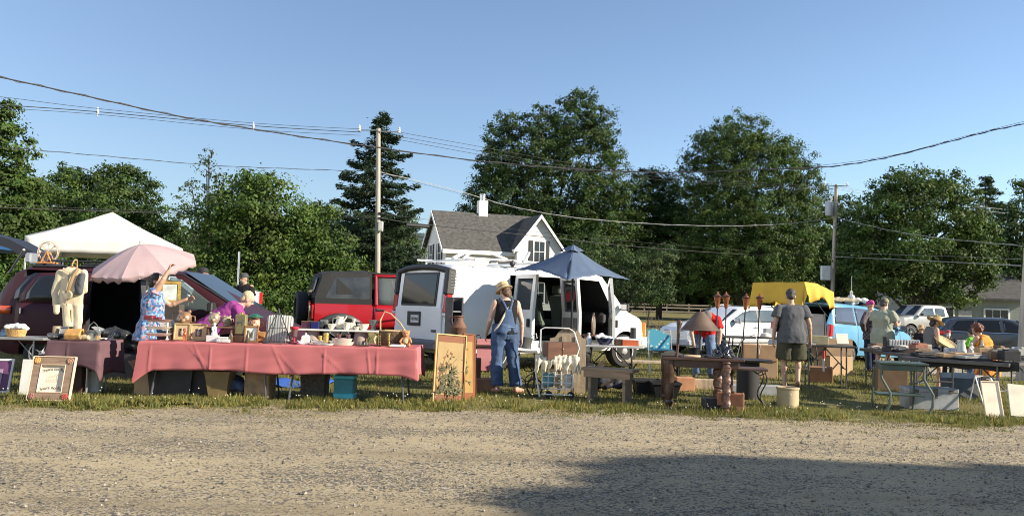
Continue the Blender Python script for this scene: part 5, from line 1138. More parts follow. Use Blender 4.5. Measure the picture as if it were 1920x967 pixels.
person('woman in denim overalls and straw bucket hat, seen from behind beside the painted screen',g,R(20),dict(hed=(-.01,.075,1.61),face=(-.45,1,-.6),shL=(-.18,.0,1.42),elL=(-.255,.03,1.13),wrL=(-.25,.20,.92),shR=(.185,-.01,1.42),elR=(.265,-.05,1.13),wrR=(.285,.0,.87),hiL=(-.10,0,.92),knL=(-.125,.01,.5),anL=(-.12,-.03,.085),toL=(-.15,.12,.03),hiR=(.10,0,.92),knR=(.15,.02,.5),anR=(.20,-.05,.085),toR=(.32,.03,.03)),1.67,1.16,skin_a,(M('hair_auburn',(.085,.042,.02),.6,vary=.4,scale=30),'bob'),dict(mat=cloth('black_tank',(.014,.014,.016)),sleeve=0,loose=.010,hem=.02,wr=.004),dict(kind='pants',mat=denim,loose=.032,cuff=.066,rise=1.0,wr=.02,to=1.93),dict(mat=M('sandal_pink',(.45,.2,.15),.6)),(M('straw_hat',(.56,.42,.22),.8,vary=.18,scale=14,bump=.4,bscale=40),'bucket'),over=overalls)
# ---- man in grey t-shirt and olive shorts
g=GX(1484,13.9)
person('man in grey t-shirt and olive shorts walking away behind the stoneware crock',g,R(0),dict(wai=(0,.0,1.09),che=(.0,.03,1.30),nek=(0,.05,1.475),hed=(.01,.10,1.61),face=(.25,1,-.35),shL=(-.215,.03,1.42),shR=(.215,.03,1.42),elL=(-.29,.0,1.14),wrL=(-.30,.05,.88),elR=(.30,-.02,1.14),wrR=(.33,.02,.88),knL=(-.115,.05,.5),anL=(-.12,.0,.085),toL=(-.13,.16,.03),hiR=(.10,0,.92),knR=(.12,.03,.5),anR=(.06,-.14,.16),toR=(.06,-.02,.04)),1.74,1.18,skin_b,(M('hair_greying',(.045,.040,.036),.7,vary=.6,scale=60),'short'),dict(mat=cloth('grey_tshirt',(.085,.088,.095),.1),sleeve=.62,loose=.030,hem=.14,wr=.012),dict(kind='shorts',mat=cloth('olive_shorts',(.060,.058,.036),.15),to=.92,loose=.034),dict(mat=M('sandal_brown',(.14,.08,.05),.7)))
# ---- man in red bending over
g=GX(1320,15.9)
person('man in red t-shirt and grey cap bending forward behind the lamp with conical shade',g,R(172),dict(pel=(0,-.22,.90),wai=(0,-.10,1.0),che=(0,.10,1.12),nek=(0,.27,1.18),hed=(.0,.38,1.16),face=(.1,.55,-.85),up=(0,.85,.5),shL=(-.20,.20,1.15),shR=(.20,.20,1.15),elL=(-.27,.24,.88),wrL=(-.24,.34,.66),elR=(.27,.22,.88),wrR=(.22,.30,.64),hiL=(-.10,-.22,.88),hiR=(.10,-.22,.88),knL=(-.13,-.04,.5),knR=(.13,-.04,.5),anL=(-.14,-.10,.085),anR=(.14,-.10,.085),toL=(-.18,.06,.03),toR=(.18,.06,.03)),1.78,1.15,skin_b,(MATS['hair_greying'],'short'),dict(mat=cloth('red_tshirt',(.50,.018,.022),.12),sleeve=.7,loose=.03,hem=.10,wr=.018),dict(kind='pants',mat=cloth('blue_jeans',(.10,.15,.24),.35),loose=.02),dict(mat=M('shoe_dark',(.03,.03,.03),.6)),(M('cap_grey',(.14,.13,.11),.85,vary=.2),'cap'))
# ---- woman holding the umbrella
flor,n,l,bb=node_mat('floral_print');bb.inputs['Roughness'].default_value=.85
tc=n.new('ShaderNodeTexCoord');vo=n.new('ShaderNodeTexVoronoi');vo.inputs['Scale'].default_value=34;l.new(tc.outputs['Object'],vo.inputs['Vector']);se=n.new('ShaderNodeSeparateColor');l.new(vo.outputs['Color'],se.inputs[0])
cr=n.new('ShaderNodeValToRGB');cr.color_ramp.interpolation='CONSTANT';e_=cr.color_ramp.elements;e_[0].color=(.07,.17,.34,1);e_[1].position=.35;e_[1].color=(.30,.38,.46,1)
for p,c in ((.55,(.46,.22,.25,1)),(.72,(.18,.33,.55,1)),(.85,(.05,.09,.2,1))):q=e_.new(p);q.color=c
l.new(se.outputs[0],cr.inputs[0]);l.new(cr.outputs[0],bb.inputs['Base Color'])
navy=cloth('navy_cotton',(.018,.024,.05));g=GX(279,11.92)
person('woman in blue floral top reaching up to hold the pink umbrella',g,R(-80),dict(shR=(.17,.05,1.43),elR=(.20,.16,1.62),wrR=(.17,.24,1.80),haR=(-.1,.3,.9),pnR=(0,1,0),clR=(1.2,0,0),shL=(-.17,-.02,1.43),elL=(-.24,.20,1.26),wrL=(-.22,.44,1.36),haL=(0,1,.3),clL=(1.0,0,0),hed=(0,.05,1.625),face=(.2,1,-.1)),1.66,1.18,skin_b,(M('hair_dark',(.03,.022,.018),.6,vary=.4,scale=40),'bob'),dict(mat=flor,sleeve=.25,loose=.04,hem=.24,flare=.05,wr=.02,name='floral_top'),dict(kind='pants',mat=navy),dict(mat=MATS['shoe_dark']))
# ---- woman in purple bending
g=GX(420,12.6)
person('blonde woman in purple shirt leaning over the goods on the long pink table',g,R(-75),dict(pel=(0,-.28,.86),wai=(0,-.17,.97),che=(0,.06,1.12),nek=(0,.20,1.25),hed=(0,.30,1.33),face=(-.1,.8,-.5),up=(0,.4,.9),shL=(-.17,.14,1.20),shR=(.17,.14,1.20),elL=(-.22,.22,.93),wrL=(-.16,.40,.80),elR=(.22,.24,.93),wrR=(.17,.42,.82),hiL=(-.1,-.28,.84),hiR=(.1,-.28,.84),knL=(-.1,-.12,.46),knR=(.1,-.12,.46),anL=(-.1,-.25,.085),anR=(.1,-.25,.085),toL=(-.1,-.09,.03),toR=(.1,-.09,.03)),1.72,1.25,skin_a,(M('hair_blonde',(.50,.40,.24),.6,vary=.25,scale=40),'short'),dict(mat=cloth('purple_shirt',(.24,.045,.19),.15),sleeve=.8,loose=.03,hem=.12,wr=.02),dict(kind='pants',mat=navy),dict(mat=MATS['shoe_dark']),vox=.012)
# ---- two men behind the plum minivan
blk=cloth('black_cotton',(.016,.016,.018));bmask=M('mask_black',(.02,.02,.022),.8);wmask=M('mask_white',(.68,.68,.66),.8)
person('man in black cap and dark mask facing right behind the plum minivan',Vector((XZ(379,15.6,1.5),15.6,.05)),R(-85),dict(),1.84,1.0,skin_b,(MATS['hair_dark'],'short'),dict(mat=blk,sleeve=.7),dict(kind='pants',mat=navy),dict(mat=MATS['shoe_dark']),(M('cap_black',(.015,.015,.017),.8),'cap'),bmask,vox=.014)
person('bearded man in grey cap and black shirt standing beyond the woman in purple',Vector((XZ(458,17.2,1.5),17.2,.25)),R(160),dict(hed=(0,.03,1.60),face=(.2,1,-.15)),1.62,1.1,skin_b,(MATS['hair_greying'],'short'),dict(mat=blk,sleeve=.7),dict(kind='pants',mat=navy),dict(mat=MATS['shoe_dark']),(M('cap_charcoal',(.05,.05,.052),.85),'cap'),M('beard_grey',(.24,.19,.15),.9),vox=.014)
# ---- man in pale green t-shirt
g=GX(1655,18.1)
person('man in sage green t-shirt, camouflage cap and white mask near the blue minivan',g,R(-52),dict(hed=(0,.08,1.62),nek=(0,.02,1.485),face=(.1,1,-.35),shL=(-.19,.02,1.43),shR=(.20,.03,1.43),elL=(-.24,.08,1.16),wrL=(-.14,.30,1.20),elR=(.26,.10,1.16),wrR=(.20,.36,1.20),clL=(1,0,0),clR=(1,0,0)),1.76,1.2,skin_b,(MATS['hair_greying'],'short'),dict(mat=cloth('sage_tshirt',(.27,.29,.22),.1),sleeve=.65,loose=.035,hem=.22,wr=.018),dict(kind='shorts',mat=cloth('tan_shorts',(.20,.16,.10)),to=.95,loose=.03),dict(mat=M('shoe_black',(.02,.02,.02),.5),socks=white_c),(M('camouflage',(.18,.17,.10),.9,vary=.55,scale=18),'cap'),wmask)
plaid,n,l,bb=node_mat('dark_plaid');bb.inputs['Roughness'].default_value=.9;tc=n.new('ShaderNodeTexCoord');ck=n.new('ShaderNodeTexChecker');ck.inputs['Scale'].default_value=22;ck.inputs[1].default_value=(.03,.03,.035,1);ck.inputs[2].default_value=(.12,.09,.10,1);l.new(tc.outputs['Object'],ck.inputs[0]);l.new(ck.outputs[0],bb.inputs['Base Color'])
g=GX(1634,19.1)
person('person in magenta head wrap and dark plaid shirt with hand on hip',g,R(30),dict(hed=(.02,.05,1.6),face=(.4,1,-.3),elL=(-.42,-.06,1.18),wrL=(-.20,.05,1.0),haL=(.7,.5,-.2)),1.70,1.1,skin_b,None,dict(mat=plaid,sleeve=1.9,loose=.022,hem=.16),dict(kind='pants',mat=navy),dict(mat=MATS['shoe_dark']),(M('wrap_magenta',(.38,.03,.18),.8),'wrap'),vox=.013)
g=GX(1727,27.5)
person('distant person in brown straw hat beside the parked pickup',g,R(150),dict(),1.5,1.0,skin_b,(MATS['hair_dark'],'short'),dict(mat=blk,sleeve=.7),dict(kind='pants',mat=navy),dict(mat=MATS['shoe_dark']),(M('straw_brown',(.38,.25,.13),.8,vary=.2,scale=20),'straw'),vox=.016)
g=GX(1778,24.5)
person('person in red head scarf, white mask and black t-shirt facing the camera',g,R(165),dict(elL=(-.28,.05,1.14),wrL=(-.2,.25,1.0),elR=(.28,.02,1.14),wrR=(.30,.08,.9)),1.50,1.05,skin_a,(MATS['hair_dark'],'short'),dict(mat=blk,sleeve=.6,loose=.03),dict(kind='pants',mat=blk),dict(mat=MATS['shoe_dark']),(M('scarf_red',(.32,.05,.05),.8),'wrap'),wmask,vox=.014)
# ---- woman with woven tray
tie,n,l,bb=node_mat('navy_tie_dye');bb.inputs['Roughness'].default_value=.9;tc=n.new('ShaderNodeTexCoord');wv=n.new('ShaderNodeTexWave');wv.inputs['Scale'].default_value=3.2;wv.inputs['Distortion'].default_value=9;wv.inputs['Detail'].default_value=3;l.new(tc.outputs['Object'],wv.inputs['Vector'])
cr=n.new('ShaderNodeValToRGB');cr.color_ramp.elements[0].position=.45;cr.color_ramp.elements[0].color=(.018,.022,.05,1);cr.color_ramp.elements[1].position=.8;cr.color_ramp.elements[1].color=(.50,.52,.55,1);l.new(wv.outputs['Fac'],cr.inputs[0]);l.new(cr.outputs[0],bb.inputs['Base Color'])
g=GX(1744,17.6);straw2=M('straw_wide',(.42,.29,.14),.8,vary=.25,scale=25,bump=.4,bscale=40)
wt=person('woman in wide straw hat and navy patterned shorts carrying a woven tray',g,R(-85),dict(che=(0,.03,1.3),nek=(0,.06,1.475),hed=(0,.14,1.59),face=(0,1,-.55),shL=(-.17,.05,1.42),shR=(.18,.05,1.42),elR=(.25,.04,1.14),wrR=(.20,.30,1.06),clR=(1.1,0,0),elL=(-.22,.12,1.18),wrL=(-.06,.36,1.08),hiL=(-.09,0,.92),knL=(-.11,-.08,.52),anL=(-.11,-.38,.16),toL=(-.11,-.24,.04),knR=(.11,.16,.52),anR=(.11,.12,.085),toR=(.11,.28,.03)),1.64,1.1,skin_b,(MATS['hair_dark'],'bob'),dict(mat=cloth('grey_tank',(.14,.14,.14)),sleeve=0,loose=.014,hem=.06),dict(kind='shorts',mat=tie,to=.75,loose=.065,wr=.02),dict(mat=MATS['shoe_black']),(straw2,'straw'))
m=MB();m.lathe([(.001,0),(.20,0),(.24,.02),(.27,.05),(.28,.05),(.25,.012),(.2,-.012),(.001,-.012)],(0,0,0),30)
one('woven_tray',M('wicker_pale',(.48,.37,.20),.85,vary=.3,scale=22,bump=.6,bscale=45),'shallow oval woven tray carried under the arm of the straw hat woman','tray',g+Vector((.22,-.22,1.04)),m,rot=(R(30),R(16),R(10)))
# ---- green shirt person and orange dress woman
g=GX(1826,22)
person('person in lime green t-shirt standing beyond the orange dress',g,R(20),dict(hed=(0,.10,1.60),face=(.2,1,-.5),elL=(-.26,.08,1.14),wrL=(-.2,.28,1.0),elR=(.26,.08,1.14),wrR=(.2,.28,1.0)),1.62,1.15,skin_b,(MATS['hair_dark'],'short'),dict(mat=cloth('lime_tshirt',(.16,.42,.05),.1),sleeve=.7,loose=.035,hem=.15),dict(kind='pants',mat=cloth('blue_trousers',(.06,.09,.17))),dict(mat=MATS['shoe_dark']),vox=.013)
orng,n,l,bb=node_mat('orange_dress_cloth');bb.inputs['Roughness'].default_value=.85;tc=n.new('ShaderNodeTexCoord');mp=n.new('ShaderNodeMapping');mp.inputs['Scale'].default_value=(9,9,2);nz_=n.new('ShaderNodeTexNoise');nz_.inputs['Scale'].default_value=1.4;l.new(tc.outputs['Object'],mp.inputs[0]);l.new(mp.outputs[0],nz_.inputs['Vector'])
cr=n.new('ShaderNodeValToRGB');cr.color_ramp.elements[0].position=.38;cr.color_ramp.elements[0].color=(.30,.06,.03,1);cr.color_ramp.elements[1].position=.5;cr.color_ramp.elements[1].color=(.58,.24,.02,1);l.new(nz_.outputs[0],cr.inputs[0]);l.new(cr.outputs[0],bb.inputs['Base Color'])
def halter(t,J,sec,TD,xf,k_):
 m=MB()
 for sd in (-1,1):m.tube([(sd*.09,-.10,1.34),(sd*.10,-.05,1.47),(sd*.08,.06,1.47)],.012,6)
 xf(m);m.build('shoulder_strap',orng,t)
g=GX(1853,16.6)
person('woman with curly auburn hair in an orange sleeveless dress leaning over a table',g,R(28),dict(wai=(0,.04,1.09),che=(-.01,.10,1.29),nek=(-.03,.16,1.46),hed=(-.05,.22,1.585),face=(-.5,.9,-.6),shL=(-.20,.13,1.40),shR=(.17,.12,1.41),elL=(-.30,.22,1.14),wrL=(-.34,.42,.98),elR=(.27,.14,1.12),wrR=(.24,.38,1.0)),1.6,1.28,skin_b,(M('hair_curly_auburn',(.12,.035,.02),.65,vary=.5,scale=50),'curly'),dict(mat=orng,sleeve=-1,loose=.02,hem=.02,neck=0,name='dress_top'),dict(kind='skirt',mat=orng,hem=.85,flare=.05),dict(mat=MATS['sandal_brown']),over=None)
# ================================================================ STALLS AND GOODS, LEFT SIDE
def tcloth(name,label,x0,x1,y0,y1,z,drop,mat,seed=1,corner=(0,0,0,0),wav=.03,loc=(0,0,0),rz=0.):
    # one draped cloth: flat top, four skirts with folds; corner = extra drop at front-left, front-right, back-right, back-left
 rg=random.Random(seed);nx=max(24,int((x1-x0)/.028));ny=16;ns=12;m=MB();cx,cy=(x0+x1)/2,(y0+y1)/2
 ph=[rg.uniform(0,6.28) for _ in range(6)];CR=[(rg.uniform(0,x1-x0),rg.choice((0,0,.05,-.3,.4,.2))) for _ in range(int((x1-x0)*3.5))]
 def rim(t):
  k=int(t)%4;f=t-int(t);c=[(x0,y0),(x1,y0),(x1,y1),(x0,y1)];a,b=c[k],c[(k+1)%4]
  n_=[(0,-1),(1,0),(0,1),(-1,0)];n0=n_[k]
  w=max(0,(f-.5)*2)**6;q=n_[(k+1)%4] if f>.5 else n_[(k-1)%4];w=max(abs(f-.5)*2,0)**14*.7
  nn=Vector((n0[0]+q[0]*w,n0[1]+q[1]*w,0)).normalized();return Vector((a[0]+(b[0]-a[0])*f,a[1]+(b[1]-a[1])*f,0)),nn
 ts=[]
 for k in range(4):
  n=nx*2 if k in (0,2) else 24;ts+=[k+i/n for i in range(n)]
 vs=[];N=len(ts)
 for i,t in enumerate(ts):
  p,nn=rim(t);k=int(t);f=t-k;L=(x1-x0) if k in (0,2) else (y1-y0);s_=f*L+k*1.7
  cd=corner[k]*max(0,1-f*L/.22)**1.6+corner[(k+1)%4]*max(0,1-(1-f)*L/.22)**1.6;fold=.5*math.sin(s_*8.3+ph[0])+.35*math.sin(s_*17+ph[1])+.8*noise.noise(Vector((s_*2.1,seed,k)))
  dd=drop if not hasattr(drop,'__len__') else drop[k];dd+=.012*math.sin(s_*3+ph[2])+cd+.02*noise.noise(Vector((s_*1.3,seed*2,5)))
  for j in range(ns+1):
   v=j/ns;out=.012+.02*v+wav*fold*v**1.3+cd*.25*v;zz=z-dd*v
   crs=.010*noise.noise(Vector((s_*4+v*3,v*3,seed)))+sum(.008*math.exp(-((s_-q0-q1*v)/.012)**2)*min(1,v*3) for q0,q1 in CR);vs.append((p.x+nn.x*(out+crs),p.y+nn.y*(out+crs),zz+(.0 if j else .004)))
 fs=[]
 for i in range(N):
  i2=(i+1)%N
  for j in range(ns):fs.append((i*(ns+1)+j,i2*(ns+1)+j,i2*(ns+1)+j+1,i*(ns+1)+j+1))
 m.put(vs,fs);k0=len(m.v)
 m.grid(lambda u,v:(x0-.012+(x1-x0+.024)*u,y0-.012+(y1-y0+.024)*v,z+.004+.002*noise.noise(Vector((u*9,v*4,seed)))),nx,ny)
 o=m.build(name,mat,None,loc,rz,smooth=60);md=o.modifiers.new('thickness','SOLIDIFY');md.thickness=.003
 return tag(o,label,'tablecloth')
legm=M('table_leg_steel',(.10,.10,.105),.45,.5);leglight=M('table_leg_grey',(.35,.35,.34),.4,.5);topm=M('table_top_pale',(.62,.60,.55),.6);darktop=M('table_top_dark',(.06,.055,.05),.6,vary=.3)
def folding_table(label,loc,rz,w,d,h,tm,lm,legs='v',th=.035,name='folding_table'):
 t=thing(name,label,'table',loc,rz);m=MB();m.box((0,0,h-th/2),(w,d,th),.006);m.build('table_top',tm,t)
 for sx in (-1,1):
  for sy in (-1,1):
   m=MB();x=sx*(w/2-.16);y=sy*(d/2-.06)
   if legs=='v':m.tube([(x-sx*.05,y*.75,h-th),(x+sx*.02,y,.0)],.014,8)
   else:m.tube([(x,y,h-th),(x,y,0)],.013,8)
   m.build('leg',lm,t)
  m=MB();m.tube([(sx*(w/2-.15),-d/2+.07,h*.45),(sx*(w/2-.15),d/2-.07,h*.45)],.011,8);m.tube([(sx*(w/2-.15),0,h*.45),(sx*(w/2-.5),0,h-th)],.010,8);m.build('leg_brace',lm,t)
 return t
pinkcloth=M('rose_cloth',(.46,.145,.150),.9,vary=.08,scale=2,bump=.12,bscale=300,spec=.15,trans=.08);mauve=M('mauve_cloth',(.125,.070,.080),.9,vary=.12,scale=3,bump=.12,bscale=300,spec=.15)
TZ=.74
xl,xr=XZ(262,10.62,TZ),XZ(780,10.62,TZ);xm=(xl+xr)/2
folding_table('left half of the long rose covered sale table',(xl+(xm-xl)/2,11.0,0),0,xm-xl-.02,.74,TZ-.006,topm,legm)
folding_table('right half of the long rose covered sale table, near the painted screen',(xm+(xr-xm)/2,11.0,0),0,xr-xm-.02,.74,TZ-.006,topm,legm)
tcloth('rose_tablecloth','dusty rose cloth draped over the long sale table',xl,xr,10.62,11.38,TZ,(.37,.36,.33,.34),pinkcloth,3,(.18,.05,.1,.1),.017)
# ---- goods along the long table; T(px, dy) -> spot on the cloth
def T(px,dy=.12):return TP(px,10.62+dy,TZ+.008)
wood_l=M('wood_light',(.42,.25,.11),.55,vary=.25,scale=5,streak=(1,1,6));wood_d=M('wood_dark',(.075,.035,.020),.5,vary=.3,scale=4,streak=(6,6,1));wood_m=M('wood_mid',(.20,.10,.05),.55,vary=.3,scale=4);brass=M('brass',(.45,.31,.12),.35,.9,vary=.2,scale=20)
cream=M('cream_ceramic',(.66,.60,.48),.25,vary=.12,scale=12,coat=.3);whitec=M('white_ceramic',(.72,.72,.70),.22,vary=.06,coat=.3);cglass=glass('clear_glass',(.86,.90,.90),.55);pinkg=glass('pink_glass',(.85,.55,.55),.5);cardb=M('cardboard',(.40,.27,.15),.85,vary=.12,scale=3)
t=thing('tiered_tray','three tier cream tray stand at the left end of the rose table','tray stand',T(296,.18))
for x in (-.12,.12):m=MB();m.tube([(x,0,0),(x,0,.26)],.010,8);m.ball((x,0,.012),(.022,.022,.014));m.build('post',whitec,t)
for i,z in enumerate((.055,.145,.24)):
 m=MB();m.loft([((0,0,z),.13,.055,(1,0,0),(0,1,0)),((0,0,z+.008),.15,.065,(1,0,0),(0,1,0)),((0,0,z+.035),.185,.085,(1,0,0),(0,1,0))],24);m.build('tray',cream if i<2 else M('tray_dusty',(.42,.25,.22),.6),t)
m=MB();m.box((-.10,0,.30),(.12,.12,.05),.01);m.box((-.04,.02,.29),(.16,.10,.03),.006);one('stacked_boxes',M('maroon_leather',(.14,.02,.03),.5),'small maroon boxes on top of the tiered tray','box',T(293,.18),m)
def framed(label,loc,w,h,lean,fm,mm,pic,fw=.02,rz=0.,name='framed_picture',inset=.28,group=None):
 t=thing(name,label,'picture',loc,rz,rx=-lean,group=group);m=MB()
 for cx,cz,sx,sz in ((0,fw/2,w,fw),(0,h-fw/2,w,fw),(-w/2+fw/2,h/2,fw,h-2*fw),(w/2-fw/2,h/2,fw,h-2*fw)):m.box((cx,0,cz),(sx,.022,sz),.004)
 m.build('frame',fm,t);m=MB();m.box((0,.004,h/2),(w-2*fw,.006,h-2*fw),.001);m.build('mat',mm,t)
 if pic:m=MB();m.box((0,-.001,h*.47),((w-2*fw)*(1-inset*2),.006,(h-2*fw)*(1-inset*1.7)),.001);m.build('print',pic,t)
 return t
tanmat=M('tan_mat',(.55,.42,.22),.8,vary=.05);pic_d=M('dark_print',(.09,.08,.09),.5,vary=.6,scale=9);oakf=M('oak_frame',(.34,.17,.06),.45,vary=.25,scale=6)
for px,lb in ((340,'tan framed dark figure print behind the red horse'),(371,'tan framed dark figure print right of its twin')):
 t=framed(lb,T(px,.26),.225,.23,.12,M('tan_frame',(.50,.36,.17),.6),tanmat,pic_d);m=MB();m.ball((0,-.008,.10),(.022,.006,.04),10);m.ball((0,-.008,.15),(.013,.006,.015),8);m.build('figure',M('print_figure',(.45,.33,.25),.7),t)
def quadruped(name,label,loc,s,mat,rz=0.,horse=True,cat='figurine'):
 m=MB();m.cap((-.30,0,.55),(.28,0,.57),.16,.15);m.cap((.28,0,.62),(.42,0,.92),.11,.08);m.cap((.42,0,.94),(.60,0,.80),.075,.05)
 for x,y in ((-.32,.08),(-.30,-.08),(.28,.08),(.30,-.08)):m.cap((x,y,.5),(x+(.03 if x>0 else -.06),y,.26),.075,.045);m.cap((x+(.03 if x>0 else -.06),y,.26),(x,y,.03),.04,.04)
 m.cap((-.45,0,.6),(-.55,0,.3),.05,.03);m.cone((.38,.03,1.0),(.37,.04,1.09),.025,.005);m.cone((.38,-.03,1.0),(.37,-.04,1.09),.025,.005);m.cap((.36,0,1.0),(.2,0,.72),.04,.04)
 m.v=[tuple(Vector(p)*s) for p in m.v];return tag(link_mesh(remesh(m,.022*s,3),name,mat,None,loc,rz,smooth=180),label,cat)
quadruped('horse_figurine','glossy red brown horse figurine in front of the tan frames',T(346,.06),.17,M('red_glaze',(.42,.09,.03),.25,vary=.2,coat=.5),R(-70))
def bearhead(label,loc,s,mat,name='bear_jar',hat=None,rz=0.):
 t=thing(name,label,'jar',loc,rz);m=MB();m.ball((0,0,.48),(.42,.40,.46),20);m.ball((0,-.30,.42),(.20,.18,.16),12);m.ball((0,0,.10),(.32,.30,.12),16)
 for sx in (-1,1):m.ball((sx*.27,0,.92),(.11,.07,.11),10);m.ball((sx*.14,-.34,.62),.045,8)
 m.tube([(.36,.02,.7),(.58,.02,.66),(.60,.02,.42),(.38,.02,.25)],.05,8);m.v=[tuple(Vector(p)*s) for p in m.v]
 link_mesh(remesh(m,.03*s,3,.02*s,8/s*.3),'jar_body',mat,t,smooth=180);m=MB();m.ball((0,-.47*s,.46*s),(.06*s,.04*s,.045*s),8);m.build('nose',eyem,t)
 for sx in (-1,1):m=MB();m.ball((sx*.14*s,-.385*s,.62*s),.03*s,8);m.build('eye',eyem,t)
 return t
# raised shelf at left of the table
sz_=.19
t=thing('display_riser','brown wooden riser shelf in the middle left of the rose table','shelf',T(431,.30));m=MB();m.box((0,0,sz_),(.62,.22,.022),.004);m.build('board',wood_m,t)
for x in (-.27,.27):m=MB();m.box((x,0,sz_/2-.006),(.03,.2,sz_-.012),.003);m.build('side',wood_d,t)
bearhead('large brown bear head jar behind the tan frames',T(344,.42)+Vector((0,0,.16)),.24,M('brown_glaze',(.22,.12,.06),.3,vary=.5,scale=14,coat=.4));m=MB();m.box((0,0,.08),(.3,.2,.155),.006);one('jar_crate',wood_d,'dark box lifting the large bear head jar','box',T(346,.42),m)
bearhead('grey brown bear head jar on the left of the riser shelf',T(400,.32)+Vector((0,0,sz_+.012)),.19,M('grey_glaze',(.26,.21,.14),.35,vary=.45,scale=16,coat=.3))
bearhead('smaller mottled bear head jar in the middle of the riser shelf',T(424,.32)+Vector((0,0,sz_+.012)),.145,M('mottled_glaze',(.34,.26,.16),.35,vary=.5,scale=22,coat=.3))
t=thing('oil_tin','tall olive tin with a dark horse emblem on the riser shelf','tin',T(451,.22)+Vector((0,0,.10)));m=MB();m.box((0,0,.135),(.145,.09,.27),.012);olv=M('olive_tin',(.17,.15,.07),.45,vary=.15);m.build('can',olv,t);m=MB();m.lathe([(.03,.27),(.03,.295),(.001,.297)],(0,0,0),14);m.build('cap',brass,t)
e=quadruped('emblem',None,(0,-.047,.12),.085,pic_d);e.parent=t;e.scale=(1,.1,1);e['label']='dark horse emblem';del e['category']
m=MB();m.box((0,0,.045),(.16,.12,.09),.004);one('tin_plinth',wood_d,'small dark block under the olive tin','block',T(451,.22),m)
t=bearhead('character head mug with green hat behind the framed botanical print',T(476,.40)+Vector((0,0,.14)),.2,M('mug_face',(.48,.25,.16),.35,vary=.3,scale=10,coat=.3),'face_mug');m=MB();m.ball((0,0,.195),(.115,.11,.022),18);m.ball((0,0,.21),(.07,.07,.03),14);m.build('hat',M('green_glaze',(.02,.12,.06),.3,coat=.4),t)
m=MB();m.box((0,0,.07),(.26,.16,.135),.004);one('wooden_box',M('wood_orange',(.48,.25,.09),.5,vary=.2),'orange wooden box under the green hat mug','box',T(482,.40),m)
t=framed('oak framed botanical print with white mat on the rose table',T(470,.16),.185,.225,.1,oakf,M('white_mat',(.70,.68,.62),.8),M('botanical_print',(.60,.57,.50),.7,vary=.35,scale=16),.024)
m=MB()
for i in range(6):m.tube([(0,-.006,.06),(.02*math.sin(i*2.1),-.006,.09+i*.006),(.035*math.sin(i*2.1),-.006,.11+i*.01)],.003,4)
m.build('drawing',M('print_green',(.15,.2,.1),.8),t)
def figurine(label,loc,s,mat,name='figurine',base=None):
 m=MB();m.cone((0,0,0),(0,0,.5),.26,.14,14);m.ball((0,0,.55),(.17,.13,.2));m.ball((0,0,.86),(.11,.11,.13));m.cap((-.16,-.02,.62),(-.12,-.16,.42),.06,.045);m.cap((.16,-.02,.62),(.12,-.16,.42),.06,.045);m.v=[tuple(Vector(p)*s) for p in m.v]
 return tag(link_mesh(remesh(m,.03*s,3),name,mat,None,loc,smooth=180),label,'figurine')
figurine('white kneeling figurine on a white box',T(401,.14)+Vector((0,0,.085)),.17,whitec)
m=MB();m.box((-.03,0,.042),(.15,.09,.083),.004);one('white_box',M('paper_white',(.66,.66,.64),.7,vary=.1),'white printed box under the white figurine','box',T(403,.14),m)
m=MB();m.box((0,0,.02),(.17,.10,.04),.004);m.box((-.01,0,.055),(.13,.08,.028),.004);one('stacked_books',M('book_white',(.58,.57,.55),.75,vary=.25,scale=20),'two pale books lying left of the framed botanical print','book',T(420,.08),m)
prof_b=[(.025,0),(.03,.02),(.028,.08),(.012,.12),(.011,.16),(.016,.165),(.001,.167)]
for px,dy,c,lb in ((433,.10,M('bottle_brown',(.09,.05,.025),.2,coat=.4),'slim brown bottle vase beside the pale books'),(464,.04,M('bottle_bronze',(.07,.055,.035),.3),'slim bronze bottle in front of the botanical print')):
 m=MB();m.lathe(prof_b,(0,0,0),18);one('bottle_vase',c,lb,'vase',T(px,dy),m)
figurine('small pale dog figurine left of the tan frames',T(318,.34),.14,M('pale_glaze',(.55,.52,.42),.4))
m=MB();m.cone((0,-.07,.09),(0,.07,.09),.075,.075,22);one('paper_roll',M('roll_white',(.62,.60,.52),.8),'white paper roll lying behind the tiered tray','roll',T(314,.46)+Vector((0,0,.10)),m);m=MB();m.box((0,0,.055),(.2,.2,.11),.004);one('storage_box',M('box_black',(.03,.03,.03),.7),'black box under the paper roll','box',T(314,.46),m)
t=thing('floral_bag','black floral fabric tote standing behind the pink table','bag',TP(330,11.7,.62));m=MB();m.loft([((0,0,.0),.13,.06,(1,0,0),(0,1,0)),((0,0,.35),.125,.05,(1,0,0),(0,1,0))],20)
fb,n,l,bb=node_mat('black_floral');bb.inputs['Roughness'].default_value=.8;tc=n.new('ShaderNodeTexCoord');vo=n.new('ShaderNodeTexVoronoi');vo.inputs['Scale'].default_value=16;l.new(tc.outputs['Object'],vo.inputs['Vector']);lt=n.new('ShaderNodeMath');lt.operation='LESS_THAN';lt.inputs[1].default_value=.28;l.new(vo.outputs['Distance'],lt.inputs[0]);mx=n.new('ShaderNodeMix');mx.data_type='RGBA';mx.inputs[6].default_value=(.012,.012,.014,1);mx.inputs[7].default_value=(.45,.40,.36,1);l.new(lt.outputs[0],mx.inputs[0]);l.new(mx.outputs[2],bb.inputs['Base Color'])
m.build('bag_body',fb,t);m=MB();m.tube([(-.07,-.03,.34),(-.06,-.03,.47),(.06,-.03,.47),(.07,-.03,.34)],.008,6);m.build('handle',blackpl,t)
m=MB();m.box((0,0,.31),(.5,.3,.62),.01);one('carton',cardb,'cardboard carton supporting the floral tote','carton',TP(336,11.75,0),m)
